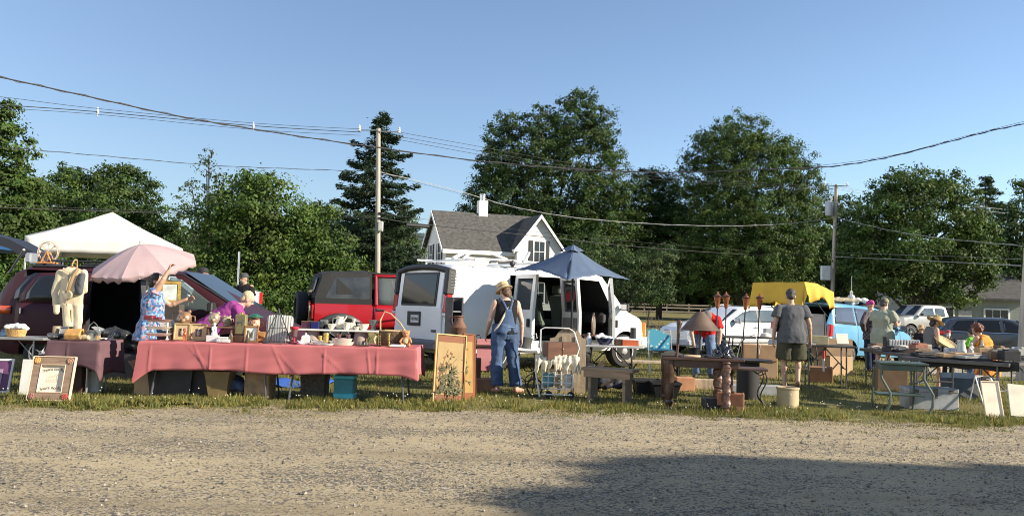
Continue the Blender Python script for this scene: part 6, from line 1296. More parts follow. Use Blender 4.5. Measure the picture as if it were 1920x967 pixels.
# striped cushion and wire pyramid
st_,n,l,bb=node_mat('grey_stripe');bb.inputs['Roughness'].default_value=.85;tc=n.new('ShaderNodeTexCoord');wv=n.new('ShaderNodeTexWave');wv.bands_direction='X';wv.inputs['Scale'].default_value=9;l.new(tc.outputs['Object'],wv.inputs['Vector']);cr=n.new('ShaderNodeValToRGB');cr.color_ramp.interpolation='CONSTANT';cr.color_ramp.elements[0].color=(.62,.60,.54,1);cr.color_ramp.elements[1].position=.55;cr.color_ramp.elements[1].color=(.20,.21,.20,1);l.new(wv.outputs['Fac'],cr.inputs[0]);l.new(cr.outputs[0],bb.inputs['Base Color'])
m=MB();m.box((0,0,.19),(.36,.09,.37),.05);o=tag(link_mesh(evaluated(m,[('SUBSURF',dict(levels=2,render_levels=2))]),'striped_cushion',st_,None,T(522,.34),rot=(R(-8),0,0),smooth=180),'grey and cream striped chair cushion standing on the rose table','cushion')
m=MB();a=.15
for x,y in ((-a,-a),(a,-a),(a,a),(-a,a)):m.tube([(x,y,.0),(0,0,.46)],.006,6)
for z,k in ((.004,1),(.2,.57)):m.tube([(-a*k,-a*k,z),(a*k,-a*k,z),(a*k,a*k,z),(-a*k,a*k,z)],.006,6,closed=True)
t=thing('wire_pyramid','black wire pyramid terrarium in front of the striped cushion','terrarium',T(520,.14));m.build('frame',M('black_wire',(.02,.02,.02),.5),t);m=MB();m.grid(lambda u,v:((u*2-1)*a*(1-v),-a*(1-v),.46*v),4,4);m.build('pane',glass('smoky_glass',(.75,.78,.80),.8),t)
def goblet(label,loc,s=1.,mat=cglass,name='wine_glass',group=None):
 m=MB();m.lathe([(.032,0),(.030,.004),(.005,.008),(.004,.055),(.018,.065),(.030,.085),(.031,.11),(.027,.125),(.025,.125),(.028,.10),(.016,.07),(.001,.066)],(0,0,0),18);m.v=[tuple(Vector(p)*s) for p in m.v]
 return one(name,mat,label,'glass',loc,m,group=group)
goblet('small clear dish with foot at the front of the wire pyramid',T(527,.05),.8,cglass,'footed_dish')
t=thing('red_lantern','red and white candle lantern left of the white shelf','lantern',T(551,.22));m=MB();m.lathe([(.05,0),(.05,.01),(.012,.02),(.012,.09),(.001,.09)],(0,0,0),16);m.build('holder',M('red_metal',(.45,.02,.05),.35,coat=.4),t);m=MB();m.lathe([(.055,.19),(.06,.20),(.06,.225),(.001,.23)],(0,0,0),18);m.build('lid',MATS['red_metal'],t);m=MB();m.lathe([(.038,.09),(.045,.19),(.042,.19),(.036,.095)],(0,0,0),18);m.build('glass',pinkg,t)
# white shelf on two lampshade pedestals
SHZ=.185;t=thing('display_shelf','white board shelf on two tapered pedestals at the right of the rose table','shelf',T(635,.36));m=MB();m.box((0,0,SHZ),(1.12,.26,.022),.005);m.build('board',M('shelf_white',(.66,.66,.60),.5,vary=.08),t)
ped=M('pedestal_taupe',(.28,.22,.20),.85)
for x in (-.36,.30):m=MB();m.lathe([(.115,0),(.08,SHZ-.012)],(x,0,0),24);m.build('pedestal',ped,t)
def S(px,dy=.36):return TP(px,10.62+dy,TZ+SHZ+.02)
def gbox(label,loc,d,col,clear=.35):t=thing('glass_box',label,'box',loc);m=MB();m.box((0,0,d[2]/2),d,.004);m.build('glass',glass('box_'+label.split()[0],col,clear),t);m=MB();m.tube([(sx*d[0]/2,sy*d[1]/2,z*d[2]) for z in (.02,) for sx,sy in ((-1,-1),(1,-1),(1,1),(-1,1))],.004,5,closed=True);m.tube([(sx*d[0]/2,sy*d[1]/2,.99*d[2]) for sx,sy in ((-1,-1),(1,-1),(1,1),(-1,1))],.004,5,closed=True);m.build('edging',brass,t)
gbox('purple glass keepsake box on the left end of the white shelf',S(575),(.125,.09,.10),(.45,.16,.36));gbox('cobalt glass box on the white shelf',S(591,.34),(.10,.09,.10),(.06,.09,.65))
goblet('clear wine glass beside the cobalt box',S(604));goblet('clear wine glass beside the white bowl',S(611,.34))
def pot(name,label,cat,loc,prof,mat,spout=None,handle=None,n=22,extra=None,rz=0.,cream_=None):
 t=thing(name,label,cat,loc,rz);m=MB();m.lathe(prof,(0,0,0),n);m.build('vessel',mat,t)
 if handle:m=MB();m.tube(handle,.007,8);m.build('handle',mat,t)
 if spout:m=MB();m.tube(spout,.014,8,r1=.008);m.build('spout',mat,t)
 if extra:m=MB();extra(m);m.build('lid',mat,t)
 return t
bowl= lambda r,h:[(r*.5,0),(r*.5,.006),(r*.75,h*.35),(r,h),(r*.95,h),(r*.7,h*.4),(.001,h*.2)]
rose=M('painted_cream',(.66,.60,.48),.25,vary=.35,scale=22,coat=.3)
pot('bowl','cream bowl left of the cream jug on the white shelf','bowl',S(622,.33),bowl(.062,.075),cream)
pot('pitcher','tall cream floral pitcher in the middle of the white shelf','pitcher',S(637,.40),[(.05,0),(.055,.01),(.068,.05),(.06,.10),(.045,.14),(.055,.175),(.05,.175),(.04,.14),(.001,.13)],rose,[(.05,0,.12),(.08,0,.16),(.092,0,.185)],[(-.045,0,.15),(-.095,0,.15),(-.10,0,.09),(-.058,0,.05)])
pot('creamer','small cream creamer right of the tall pitcher','jug',S(650,.30),[(.035,0),(.045,.03),(.04,.07),(.05,.10),(.045,.10),(.03,.05)],cream,[(.04,0,.07),(.07,0,.10)],[(-.04,0,.09),(-.07,0,.07),(-.045,0,.03)])
pot('jug','cream jug beside the slim vase on the white shelf','jug',S(659,.34),[(.036,0),(.05,.035),(.042,.075),(.045,.09),(.04,.09),(.03,.05)],rose,None,[(-.04,0,.08),(-.075,0,.06),(-.045,0,.03)])
pot('vase','slim cream bud vase rising above the jug','vase',S(663,.42),[(.03,0),(.04,.03),(.02,.08),(.018,.12),(.027,.15),(.022,.15),(.015,.1)],cream);pot('bowl','small round cream bowl below the bud vase','bowl',S(669,.30),bowl(.045,.05),cream)
pot('bowl','wide cream floral bowl at the right of the white shelf','bowl',S(681,.34),bowl(.085,.085),rose);pot('vase','cut glass trumpet vase at the right end of the white shelf','vase',S(700,.36),[(.04,0),(.042,.01),(.03,.04),(.045,.08),(.07,.14),(.066,.14),(.04,.08),(.02,.045),(.001,.04)],cglass)
# under and before the shelf
pot('canister','white square lidded canister at the left under the shelf','canister',T(573,.10),[(.062,0),(.066,.01),(.066,.10),(.05,.115),(.001,.12)],whitec,n=4,rz=R(45),extra=lambda m:(m.ball((0,0,.135),.016,10),m.box((0,0,.118),(.05,.05,.012),.004)))
m=MB();m.ball((0,0,.02),(.03,.022,.02));m.ball((.01,0,.045),(.014,.014,.018));m.cone((.0,0,.03),(-.045,0,.05),.012,.003);one('bird_figurine',whitec,'small white bird figurine beside the square canister','figurine',T(563,.04),m)
goldm=M('gold_leaf',(.50,.33,.10),.45,.6,vary=.4,scale=40)
for px,dy,s,lb in ((600,.20,.8,'shorter gold pine cone candle under the shelf'),(611,.08,1.1,'taller gold pine cone candle in front of the white trays')):
 m=MB();m.lathe([(.03,0),(.033,.01),(.028,.03),(.034,.05),(.028,.07),(.034,.09),(.03,.11),(.001,.115)],(0,0,.03),14);m.v=[tuple(Vector(p)*s) for p in m.v];one('gold_candle',goldm,lb,'candle',T(px,dy),m)
def tray(label,loc,w,d,h,mat,name='tray',cat='tray'):
 m=MB();z=.004;S_=[((0,0,0),w*.42,d*.42,(1,0,0),(0,1,0)),((0,0,h*.3),w*.45,d*.45,(1,0,0),(0,1,0)),((0,0,h),w*.5,d*.5,(1,0,0),(0,1,0)),((0,0,h*.92),w*.47,d*.47,(1,0,0),(0,1,0)),((0,0,h*.35),w*.43,d*.43,(1,0,0),(0,1,0))];m.loft(S_,28);return one(name,mat,label,cat,loc,m)
tray('oval pink rimmed platter on the front edge of the rose table',T(596,.05),.26,.14,.025,M('platter_pink',(.62,.45,.42),.3));tray('stacked white serving tray behind the pink platter',T(606,.17),.36,.16,.05,whitec);tray('long white serving dish in front of the trays',T(612,.03)+Vector((0,0,0)),.20,.10,.022,whitec)
for i,(px,dy) in enumerate(((641,.10),(641,.10))):tray(('lower wide cream tray of the stack under the pink cups','upper cream tray of the stack under the pink cups')[i],T(px,dy)+Vector((0,0,.045*i)),.33-.05*i,.17-.03*i,.045,(cream,M('pale_pink_china',(.64,.50,.44),.3,vary=.1))[i])
for px,lb in ((635,'left pink glass cup on the cream tray stack'),(652,'right pink glass cup on the cream tray stack')):m=MB();m.lathe([(.02,0),(.025,.01),(.035,.055),(.032,.055),(.02,.012)],(0,0,0),16);one('cup',pinkg,lb,'cup',T(px,.10)+Vector((0,0,.088)),m)
t=thing('candle_holder','brown candle holder with two candles in front of the right pedestal','candle holder',T(681,.06));m=MB();m.box((0,0,.008),(.17,.08,.016),.006);m.build('base',wood_d,t)
for x in (-.045,.045):m=MB();m.lathe([(.024,.016),(.026,.05),(.022,.05),(.02,.02)],(x,0,0),14);m.build('cup',cglass,t);m=MB();m.cone((x,0,.018),(x,0,.10),.008,.007,10);m.build('candle',brass,t)
cs=[(.035,0),(.036,.006),(.012,.018),(.010,.03),(.016,.045),(.009,.06),(.013,.08),(.008,.10),(.012,.125),(.009,.14),(.018,.152),(.018,.165),(.001,.166)]
for px,dy,lb,s in ((707,.10,'left dark brass candlestick of the close pair',1),(712,.13,'right dark brass candlestick of the close pair',1),(729,.05,'single bright brass candlestick in front of the basket',1.08)):
 m=MB();m.lathe(cs,(0,0,0),16);m.v=[tuple(Vector(p)*s) for p in m.v];one('candlestick',brass if px==729 else M('dark_brass',(.16,.11,.05),.35,.8),lb,'candlestick',T(px,dy),m)
# basket with tall handle
t=thing('basket','dark wicker basket with tall looped handle on the rose table','basket',T(736,.32));wick=M('dark_wicker',(.12,.075,.04),.85,vary=.4,scale=30,bump=.7,bscale=60);m=MB();m.loft([((0,0,0),.15,.10,(1,0,0),(0,1,0)),((0,0,.10),.18,.125,(1,0,0),(0,1,0)),((0,0,.20),.185,.13,(1,0,0),(0,1,0)),((0,0,.19),.172,.118,(1,0,0),(0,1,0)),((0,0,.03),.14,.09,(1,0,0),(0,1,0))],28);m.build('bowl',wick,t);m=MB()
for k in (-1,0,1):m.tube([(-.17,k*.014,.16),(-.175,k*.014,.34),(-.12,k*.014,.455),(-.04,k*.014,.43),(.10,k*.014,.30),(.18,k*.014,.18)],.009,6)
m.build('handle',M('pale_wicker',(.42,.30,.16),.8,vary=.3,scale=25),t);m=MB();m.tube([(.185*math.cos(a),.13*math.sin(a),.20) for a in np.linspace(0,6.28,30)[:-1]],.012,6,closed=True);m.build('rim',MATS['pale_wicker'],t)
m=MB();m.tube([(-.205,-.02,.13),(-.225,-.04,.08),(-.21,-.04,.03)],.016,8);one('wooden_toy',M('pale_horn',(.45,.36,.24),.6),'pale curved horn leaning on the left of the wicker basket','horn',T(733,.24),m)
# teddy bear
def teddy(label,loc,s,mat,rz=0.,name='teddy_bear'):
 t=thing(name,label,'teddy bear',loc,rz);m=MB();m.ball((0,0,.36),(.27,.23,.34),16);m.ball((0,-.03,.82),(.24,.22,.22),16);m.ball((0,-.22,.76),(.11,.10,.09),10)
 for sx in (-1,1):m.ball((sx*.19,0,1.0),(.09,.05,.09),10);m.cap((sx*.22,-.05,.52),(sx*.36,-.20,.30),.10,.085);m.cap((sx*.15,-.12,.12),(sx*.24,-.38,.10),.12,.11);m.ball((sx*.25,-.42,.14),(.10,.06,.12),10)
 m.v=[tuple(Vector(p)*s) for p in m.v];link_mesh(remesh(m,.028*s,2,.035*s,4/s*.35),'bear_body',mat,t,smooth=180);m=MB();m.ball((0,-.31*s,.79*s),(.04*s,.03*s,.03*s),8)
 for sx in (-1,1):m.ball((sx*.09*s,-.235*s,.88*s),.026*s,8)
 m.build('eyes_and_nose',eyem,t);m=MB();m.ball((0,-.20*s,.36*s),(.17*s,.06*s,.2*s),12);m.build('belly',M('bear_cream',(.55,.42,.24),.95,bump=.5,bscale=60),t);return t
teddy('tan teddy bear sitting at the right end of the rose table',T(761,.20),.205,M('bear_fur',(.44,.21,.09),.95,vary=.2,scale=12,bump=.6,bscale=80));m=MB();m.box((0,0,.014),(.2,.14,.028),.006);one('white_book',MATS['paper_white'],'white flat box beside the teddy bear','box',T(746,.06),m)
# ---- under the long table
def bin_(label,loc,w,d,h,mat,taper=.85,name='storage_bin',cat='bin',rz=0.):
 m=MB();a,b=w/2,d/2;k=taper
 prof=[((0,0,0),a*k,b*k),((0,0,h),a,b),((0,0,h),a*1.05,b*1.05),((0,0,h-.025),a*1.05,b*1.05)]
 vs=[];
 for (c,x,y) in [((0,0,0),a*k,b*k),((0,0,h-.03),a*.99,b*.99),((0,0,h-.03),a*1.05,b*1.05),((0,0,h),a*1.05,b*1.05),((0,0,h),a*.95,b*.95),((0,0,.03),a*k*.95,b*k*.95)]:
  vs+=[(-x,-y,c[2]),(x,-y,c[2]),(x,y,c[2]),(-x,y,c[2])]
 fs=[(i*4+j,i*4+(j+1)%4,i*4+4+(j+1)%4,i*4+4+j) for i in range(5) for j in range(4)]+[(3,2,1,0),(20,21,22,23)];m.put(vs,fs)
 return one(name,mat,label,cat,loc,m,rz)
def carton(label,loc,w,d,h,rz=0.,mat=None,name='cardboard_box',flaps=True):
 t=thing(name,label,'box',loc,rz);m=MB();m.box((0,0,h/2),(w,d,h),.006);m.build('carton',mat or cardb,t)
 if flaps:
  m=MB();m.box((-w/2-.05,0,h+.03),(.16,d*.96,.006),.001,rot=(0,.9,0));m.box((w/2+.05,0,h+.03),(.16,d*.96,.006),.001,rot=(0,-.9,0));m.build('flap',mat or cardb,t)
 return t
darkbin=M('bin_dark',(.025,.026,.03),.5,vary=.2)
def U(px,Y):return GX(px,Y)
carton('brown carton under the left end of the rose table',U(282,11.05),.3,.35,.36);bin_('dark plastic tote under the left of the rose table',U(328,11.0),.62,.42,.42,darkbin);bin_('second dark tote under the rose table beside the woven basket',U(380,11.05),.55,.42,.40,M('bin_black',(.016,.016,.018),.6));bin_('tan tapered wastebasket under the rose table',U(412,10.85),.33,.3,.36,M('wastebasket_tan',(.22,.15,.06),.6),.68)
carton('tall cardboard carton with printing under the table beside the middle legs',U(487,10.95),.33,.32,.42,0,M('cardboard_printed',(.30,.19,.10),.85,vary=.35,scale=7));bin_('grey woven laundry bin under the table behind the right legs',U(590,11.2),.34,.32,.34,M('bin_grey_brown',(.09,.075,.06),.85,vary=.4,scale=30,bump=.5,bscale=50),.9)
m=MB();rg=random.Random(2)
for k in range(10):m.ball((rg.uniform(-.14,.14),rg.uniform(-.1,.1),.08+rg.uniform(0,.16)),(rg.uniform(.07,.12),.09,rg.uniform(.06,.09)),8)
tag(link_mesh(remesh(m,.02,3,.012,14),'fabric_bundle',M('bundle_blue',(.07,.09,.16),.85,vary=.6,scale=9),None,U(450,11.0),smooth=180),'bundle of dark blue patterned fabric under the rose table','bundle')
t=thing('cooler','turquoise cooler box under the right half of the rose table','cooler',U(647,10.95));m=MB();m.box((0,0,.15),(.27,.24,.30),.02);m.build('cooler_body',M('turquoise_dark',(.03,.20,.25),.45),t);m=MB();m.box((0,0,.065),(.285,.255,.09),.02);m.box((0,0,.315),(.285,.25,.05),.015);m.build('trim',M('turquoise_bright',(.06,.42,.52),.4),t)
m=MB();m.grid(lambda u,v:((u-.5)*1.0,(v-.5)*.8,.02+.05*abs(noise.noise(Vector((u*6,v*6,3))))+.03*math.sin(u*9)),16,14);one('blue_tarp',M('tarp_blue',(.03,.10,.38),.5,vary=.15),'crumpled bright blue tarp on the grass behind the rose table','tarp',U(557,12.6)+Vector((0,0,.01)),m,thick=.006)
# ---- small table with mauve cloth
ml,mr=XZ(90,10.65,.71),XZ(186,10.65,.71)
folding_table('small square table under the mauve cloth',((ml+mr)/2,10.97,0),0,mr-ml-.02,.62,.705,topm,leglight,'s');tcloth('mauve_tablecloth','mauve cloth hanging over the small square table at left',ml,mr,10.65,11.3,.712,(.30,.42,.3,.3),mauve,8,(.02,.10,.05,.05),.035)
def TS(px,dy=.2):return TP(px,10.65+dy,.72)
m=MB();rg=random.Random(4)
for k in range(8):x=-.09+k*.026;m.tube([(x,-.05,.01),(x+.004,-.07,.07),(x,-.03,.13),(x,.03,.14),(x,.06,.05)],.018,8)
tag(link_mesh(remesh(m,.008,2),'rope_bundle',M('ochre_leather',(.45,.24,.07),.7,vary=.25,scale=14),None,TS(139,.10),smooth=180),'bundle of ochre leather straps on the mauve cloth','bundle')
t=pot('glass_basket','clear cut glass basket with tall handle on the mauve cloth','glass',TS(174,.2),[(.045,0),(.05,.01),(.04,.03),(.06,.07),(.10,.13),(.095,.13),(.055,.075),(.001,.04)],cglass,None,[(-.075,0,.12),(-.05,0,.20),(0,0,.245),(.05,0,.20),(.075,0,.12)])
goblet('clear stemmed glass beside the glass basket',TS(184,.12),1.1);m=MB();m.lathe([(.03,0),(.032,.06),(.028,.08),(.03,.1),(.001,.1)],(0,0,0),16);one('glass_jar',cglass,'small clear jar at the front of the mauve cloth','jar',TS(170,.07),m)
m=MB();m.ball((0,0,.04),(.09,.05,.04));m.ball((.06,-.01,.04),(.05,.045,.035));tag(link_mesh(remesh(m,.01,2,.01,30),'conch_shell',M('shell_tan',(.50,.36,.20),.5,vary=.35,scale=16),None,TS(156,.06),smooth=180),'tan conch shell between the leather bundle and glass jar','shell')
m=MB();m.lathe([(.05,0),(.053,.005),(.053,.16),(.05,.165),(.001,.166)],(0,0,0),20);one('canister',M('tin_tan',(.36,.26,.15),.5,vary=.3,scale=18),'tall tan canister at the back left of the mauve cloth','canister',TS(106,.42),m)
t=framed('small metal framed picture propped on the mauve cloth',TS(118,.34),.125,.16,.15,M('pewter',(.30,.30,.30),.3,.8),M('grey_print',(.28,.28,.26),.4,vary=.6,scale=18),None,.014);m=MB();m.box((0,0,.02),(.15,.10,.04),.004);m.box((.01,0,.06),(.13,.09,.035),.004);one('small_tins',M('tin_grey',(.16,.17,.16),.4,.4,vary=.4,scale=12),'two stacked grey tins left of the leather bundle','tin',TS(117,.18),m)
m=MB();rg=random.Random(9)
for k in range(7):m.ball((rg.uniform(-.09,.09),rg.uniform(-.05,.05),.035+rg.uniform(0,.03)),(rg.uniform(.03,.06),.04,rg.uniform(.025,.04)),8)
tag(link_mesh(remesh(m,.01,2,.008,30),'trinket_heap',M('pewter_dark',(.10,.10,.10),.35,.5,vary=.6,scale=25),None,TS(106,.10),smooth=180),'heap of dark metal trinkets on the left of the mauve cloth','trinkets')
tray('shallow white dish on the right corner of the mauve cloth',TS(190,.45),.16,.12,.02,whitec);pot('jug','brown pottery jug behind the glass jar','jug',TS(182,.3),[(.03,0),(.045,.04),(.035,.08),(.02,.1),(.025,.115),(.001,.115)],M('pottery_ochre',(.38,.22,.08),.4,vary=.3,scale=20));m=MB();m.box((0,0,.2),(.17,.14,.40),.02);one('plastic_jug',M('jug_white',(.45,.47,.46),.5),'white plastic container under the mauve table','container',U(176,11.0)+Vector((0,0,0)),m);carton('dark brown box under the mauve table',U(132,11.0),.5,.4,.42,0,M('box_maroon',(.05,.025,.02),.8))
# ---- gothic framed sign leaning at the front
FL=U(92,10.0);lean=R(14);fw_,fh_=.50,.55
t=thing('framed_sign','brown framed sign with carved corners and antique lettering leaning on the mauve table','sign',FL+Vector((0,-.02,.012)),R(4),rx=-lean);b_=.105;fm=M('barn_wood',(.235,.155,.105),.8,vary=.22,scale=3,streak=(2,2,9),bump=.2,bscale=20);m=MB()
for cx,cz,sx,sz in ((0,b_/2,fw_,b_),(0,fh_-b_/2,fw_,b_),(-fw_/2+b_/2,fh_/2,b_,fh_-2*b_),(fw_/2-b_/2,fh_/2,b_,fh_-2*b_)):m.box((cx,0,cz),(sx,.05,sz),.004)
m.build('frame',fm,t);m=MB();e_=M('frame_edge',(.62,.48,.34),.6)
for cx,cz,sx,sz in ((0,.004,fw_+.012,.012),(0,fh_-.004,fw_+.012,.012),(-fw_/2,fh_/2,.012,fh_),(fw_/2,fh_/2,.012,fh_)):m.box((cx,-.008,cz),(sx,.052,sz),.002)
for cx,cz,sx,sz in ((0,b_,fw_-2*b_,.008),(0,fh_-b_,fw_-2*b_,.008),(-fw_/2+b_,fh_/2,.008,fh_-2*b_),(fw_/2-b_,fh_/2,.008,fh_-2*b_)):m.box((cx,-.012,cz),(sx,.04,sz),.002)
m.build('frame_edging',e_,t);m=MB();m.box((0,.012,fh_/2),(fw_-2*b_,.006,fh_-2*b_),.001);sg=m.build('print',M('antique_paper',(.66,.59,.46),.8,vary=.06),t);ink=M('ink_grey',(.12,.11,.10),.8,vary=0)
for z,sz in ((fh_-b_-.065,.056),(b_+.045,.056)):o=link_mesh(text_mesh('Onara no Roa',sz,.001,1.6),'lettering',ink,sg,(.005,.007,z),rot=(R(90),0,0),smooth=0);o.data.materials.append(ink) if not o.data.materials else None
m=MB();hp=[(-.06,0),(-.075,.02),(-.06,.05),(-.03,.06),(.01,.058),(.03,.085),(.045,.09),(.06,.07),(.045,.062),(.05,.03),(.055,0)]
m.tube([(x,0,z) for x,z in hp],.0016,4);m.tube([(x*.8,0,z*.75+.005) for x,z in hp[2:9]],.001,4);m.tube([(-.09,0,-.004),(.08,0,-.004)],.0012,4);m.tube([(-.08,0,-.016),(.06,0,-.014)],.001,4)
for i in range(5):m.tube([(-.045+i*.02,0,0),(-.042+i*.02,0,.035)],.001,4)
m.build('engraving',M('ink_pale',(.38,.35,.29),.8,vary=0),sg,(0,.008,fh_/2-.03))
for k,(sx,sz,mt) in enumerate(((-1,1,M('corner_gold',(.55,.28,.08),.6,vary=.3,scale=40)),(1,1,M('corner_brown',(.36,.20,.13),.7,vary=.3,scale=40)),(-1,-1,M('corner_rose',(.30,.13,.11),.7,vary=.3,scale=40)),(1,-1,M('corner_red',(.42,.07,.05),.6,vary=.3,scale=40)))):
 m=MB();c=(sx*(fw_/2-b_/2),-.03,fh_/2+sz*(fh_/2-b_/2));m.lathe([(.001,-.004),(.040,-.002),(.038,.006),(.02,.004),(.016,.010),(.001,.012)],c,8,(0,-1,0))
 for i in range(8):a=i*math.pi/4;m.ball((c[0]+.028*math.cos(a),c[1]-.006,c[2]+.028*math.sin(a)),(.010,.006,.010),8)
 m.build('corner_rosette',mt,t)
# ---- hanging garments on a wire dress form in front of the van
HG=TP(133,11.95,0);t=thing('hanging_suit','cream jacket and trousers hung on a stand behind the mauve table','suit',HG);crm=M('cream_twill',(.66,.55,.37),.9,vary=.1,scale=6,bump=.25,bscale=60)
def Z(py):return at(133,py,11.95).z
def Xp(px):return XZ(px,11.95,1.4)-HG.x
m=MB();S_= lambda z,x0,x1,d:((((x0+x1)/2),0,z),(x1-x0)/2,d,(1,0,0),(0,1,0))
m.loft([S_(Z(577),Xp(113),Xp(158),.07),S_(Z(540),Xp(113),Xp(157),.08),S_(Z(515),Xp(110),Xp(158),.08),S_(Z(507),Xp(112),Xp(155),.06),S_(Z(501),Xp(124),Xp(143),.04)],20);m.cap((Xp(112),0,Z(513)),(Xp(105),-.02,Z(550)),.07,.06);m.cap((Xp(105),-.02,Z(550)),(Xp(111),-.06,Z(584)),.06,.05);m.cap((Xp(156),0,Z(511)),(Xp(158),.03,Z(545)),.055,.045)
m.v=[(x,y*.62,z) for x,y,z in m.v];link_mesh(remesh(m,.011,3,.016,5),'jacket',crm,t,smooth=180);m=MB();m.loft([S_(Z(560),Xp(123),Xp(153),.055),S_(Z(574),Xp(122),Xp(154),.06)],18);m.cone((Xp(130),0,Z(570)),(Xp(134),-.03,Z(613)),.10,.075,14);m.cone((Xp(147),0,Z(570)),(Xp(149),.0,Z(619)),.085,.06,14);m.v=[(x,y*.6,z) for x,y,z in m.v];link_mesh(remesh(m,.011,3,.014,5),'trousers',crm,t,smooth=180);m=MB();m.tube([(Xp(131),-.055,Z(505)),(Xp(132),-.062,Z(540)),(Xp(131),-.055,Z(575))],.004,5);m.tube([(Xp(139),-.05,Z(580)),(Xp(141),-.04,Z(612))],.006,5);m.build('seam',M('seam_brown',(.28,.20,.11),.9),t)
m=MB()
for sx,a in ((-1,.5),(1,-.5)):m.box((Xp(133)+sx*.06,-.055,Z(509)),(.12,.012,.06),.006,rot=(0,a,0))
m.build('collar',crm,t);m=MB();m.tube([(Xp(133),0,Z(500)),(Xp(133),.0,Z(494)),(Xp(135),.02,Z(488)),(Xp(137),.05,Z(486)),(Xp(136),.09,Z(492)),(Xp(134),.09,0)],.010,6);m.tube([(Xp(118),0,Z(507)),(Xp(133),0,Z(499)),(Xp(150),0,Z(507))],.012,6);m.build('hanger',wood_l,t)
t2=thing('canteen','round tan canteen on a leather strap hung over the cream jacket','canteen',HG);m=MB();m.lathe([(.001,-.03),(.06,-.028),(.07,0),(.06,.028),(.001,.03)],(Xp(134),-.085,Z(553)),22,(0,-1,0));m.build('flask',M('canteen_tan',(.30,.26,.18),.6,vary=.3,scale=20),t2);m=MB();m.tube([(Xp(148),-.05,Z(503)),(Xp(144),-.10,Z(515)),(Xp(138),-.11,Z(535)),(Xp(134),-.10,Z(548))],.022,6);m.build('strap',M('strap_tan',(.30,.20,.10),.7),t2)
m=MB();m.loft([S_(Z(552),Xp(141),Xp(155),.04),S_(Z(535),Xp(141),Xp(158),.05),S_(Z(512),Xp(148),Xp(159),.045)],16);m.v=[(x+.015,y-.05,z) for x,y,z in m.v];tag(link_mesh(remesh(m,.012,3,.015,9),'jacket_shade_patch',M('jacket_shade_grey',(.075,.08,.095),.85,vary=.15),None,HG,smooth=180),'dark grey patch standing for umbrella shade on the right of the cream jacket','bag')  # dark grey shape stands in for the umbrella's shade on the jacket
# ---- toy ferris wheel on the van roof
fw0=at(90,482,13.7);t=thing('toy_ferris_wheel','orange wooden toy ferris wheel standing on the minivan roof','toy',(fw0.x,13.7,1.83));orw=M('orange_wood',(.55,.22,.06),.5,vary=.15);m=MB()
for y in (-.05,.05):
 for sx in (-1,1):m.tube([(sx*.10,y,0),(0,y,.20)],.011,6)
m.box((0,0,.012),(.28,.16,.024),.004);m.build('stand',orw,t);m=MB();m.tube([(.17*math.cos(a),-.02,.20+.17*math.sin(a)) for a in np.linspace(0,6.28,26)[:-1]],.007,6,closed=True);m.tube([(.17*math.cos(a),.02,.20+.17*math.sin(a)) for a in np.linspace(0,6.28,26)[:-1]],.007,6,closed=True)
for i in range(8):a=i*math.pi/4;m.tube([(0,0,.20),(.17*math.cos(a),0,.20+.17*math.sin(a))],.004,5);m.box((.15*math.cos(a),0,.19+.15*math.sin(a)),(.03,.04,.025),.004)
m.build('wheel',M('wheel_cream',(.5,.38,.28),.6),t)
# ---- far left table with basket
FT=TP(28,10.9,0);folding_table('narrow metal folding table with a wicker basket at the left edge',(FT.x-.28,11.1,0),0,1.3,.5,.73,M('table_grey',(.22,.22,.22),.5),leglight,'s');t=thing('basket','honey wicker basket filled with white cloth at the left edge','basket',TP(30,10.98,.735));m=MB();m.loft([((0,0,0),.11,.08,(1,0,0),(0,1,0)),((0,0,.10),.14,.10,(1,0,0),(0,1,0)),((0,0,.09),.125,.09,(1,0,0),(0,1,0)),((0,0,.03),.1,.07,(1,0,0),(0,1,0))],22);m.build('bowl',M('honey_wicker',(.48,.28,.10),.8,vary=.3,scale=30,bump=.6,bscale=60),t)
m=MB();rg=random.Random(6)
for k in range(12):m.ball((rg.uniform(-.12,.12),rg.uniform(-.06,.06),.10+rg.uniform(0,.05)),(rg.uniform(.04,.07),.04,.03),8)
tag(link_mesh(remesh(m,.012,2,.012,20),'folded_linen',white_c,None,TP(30,10.98,.735),smooth=180),'crumpled white linen heaped in the honey basket','cloth');m=MB();m.box((0,0,.03),(.16,.14,.06),.01);m.box((.02,0,.075),(.10,.08,.04),.01);one('blue_trinkets',M('trinket_blue',(.16,.26,.36),.6,vary=.5,scale=14),'pale blue knick-knacks beside the honey basket','trinkets',TP(8,11.0,.735),m)
framed('purple framed picture with white mat leaning below the left edge table',U(-14,10.7),.40,.46,.28,M('white_frame',(.6,.58,.56),.5),M('purple_print',(.10,.03,.09),.6,vary=.3,scale=6),M('lilac_print',(.28,.2,.28),.6,vary=.3),.03,R(8))
m=MB();m.box((0,0,.23),(.40,.03,.46),.006,rot=(-.12,0,0));one('white_board',M('panel_white',(.70,.68,.62),.6,vary=.08),'plain white panel leaning beneath the left tables','panel',U(66,10.62),m)
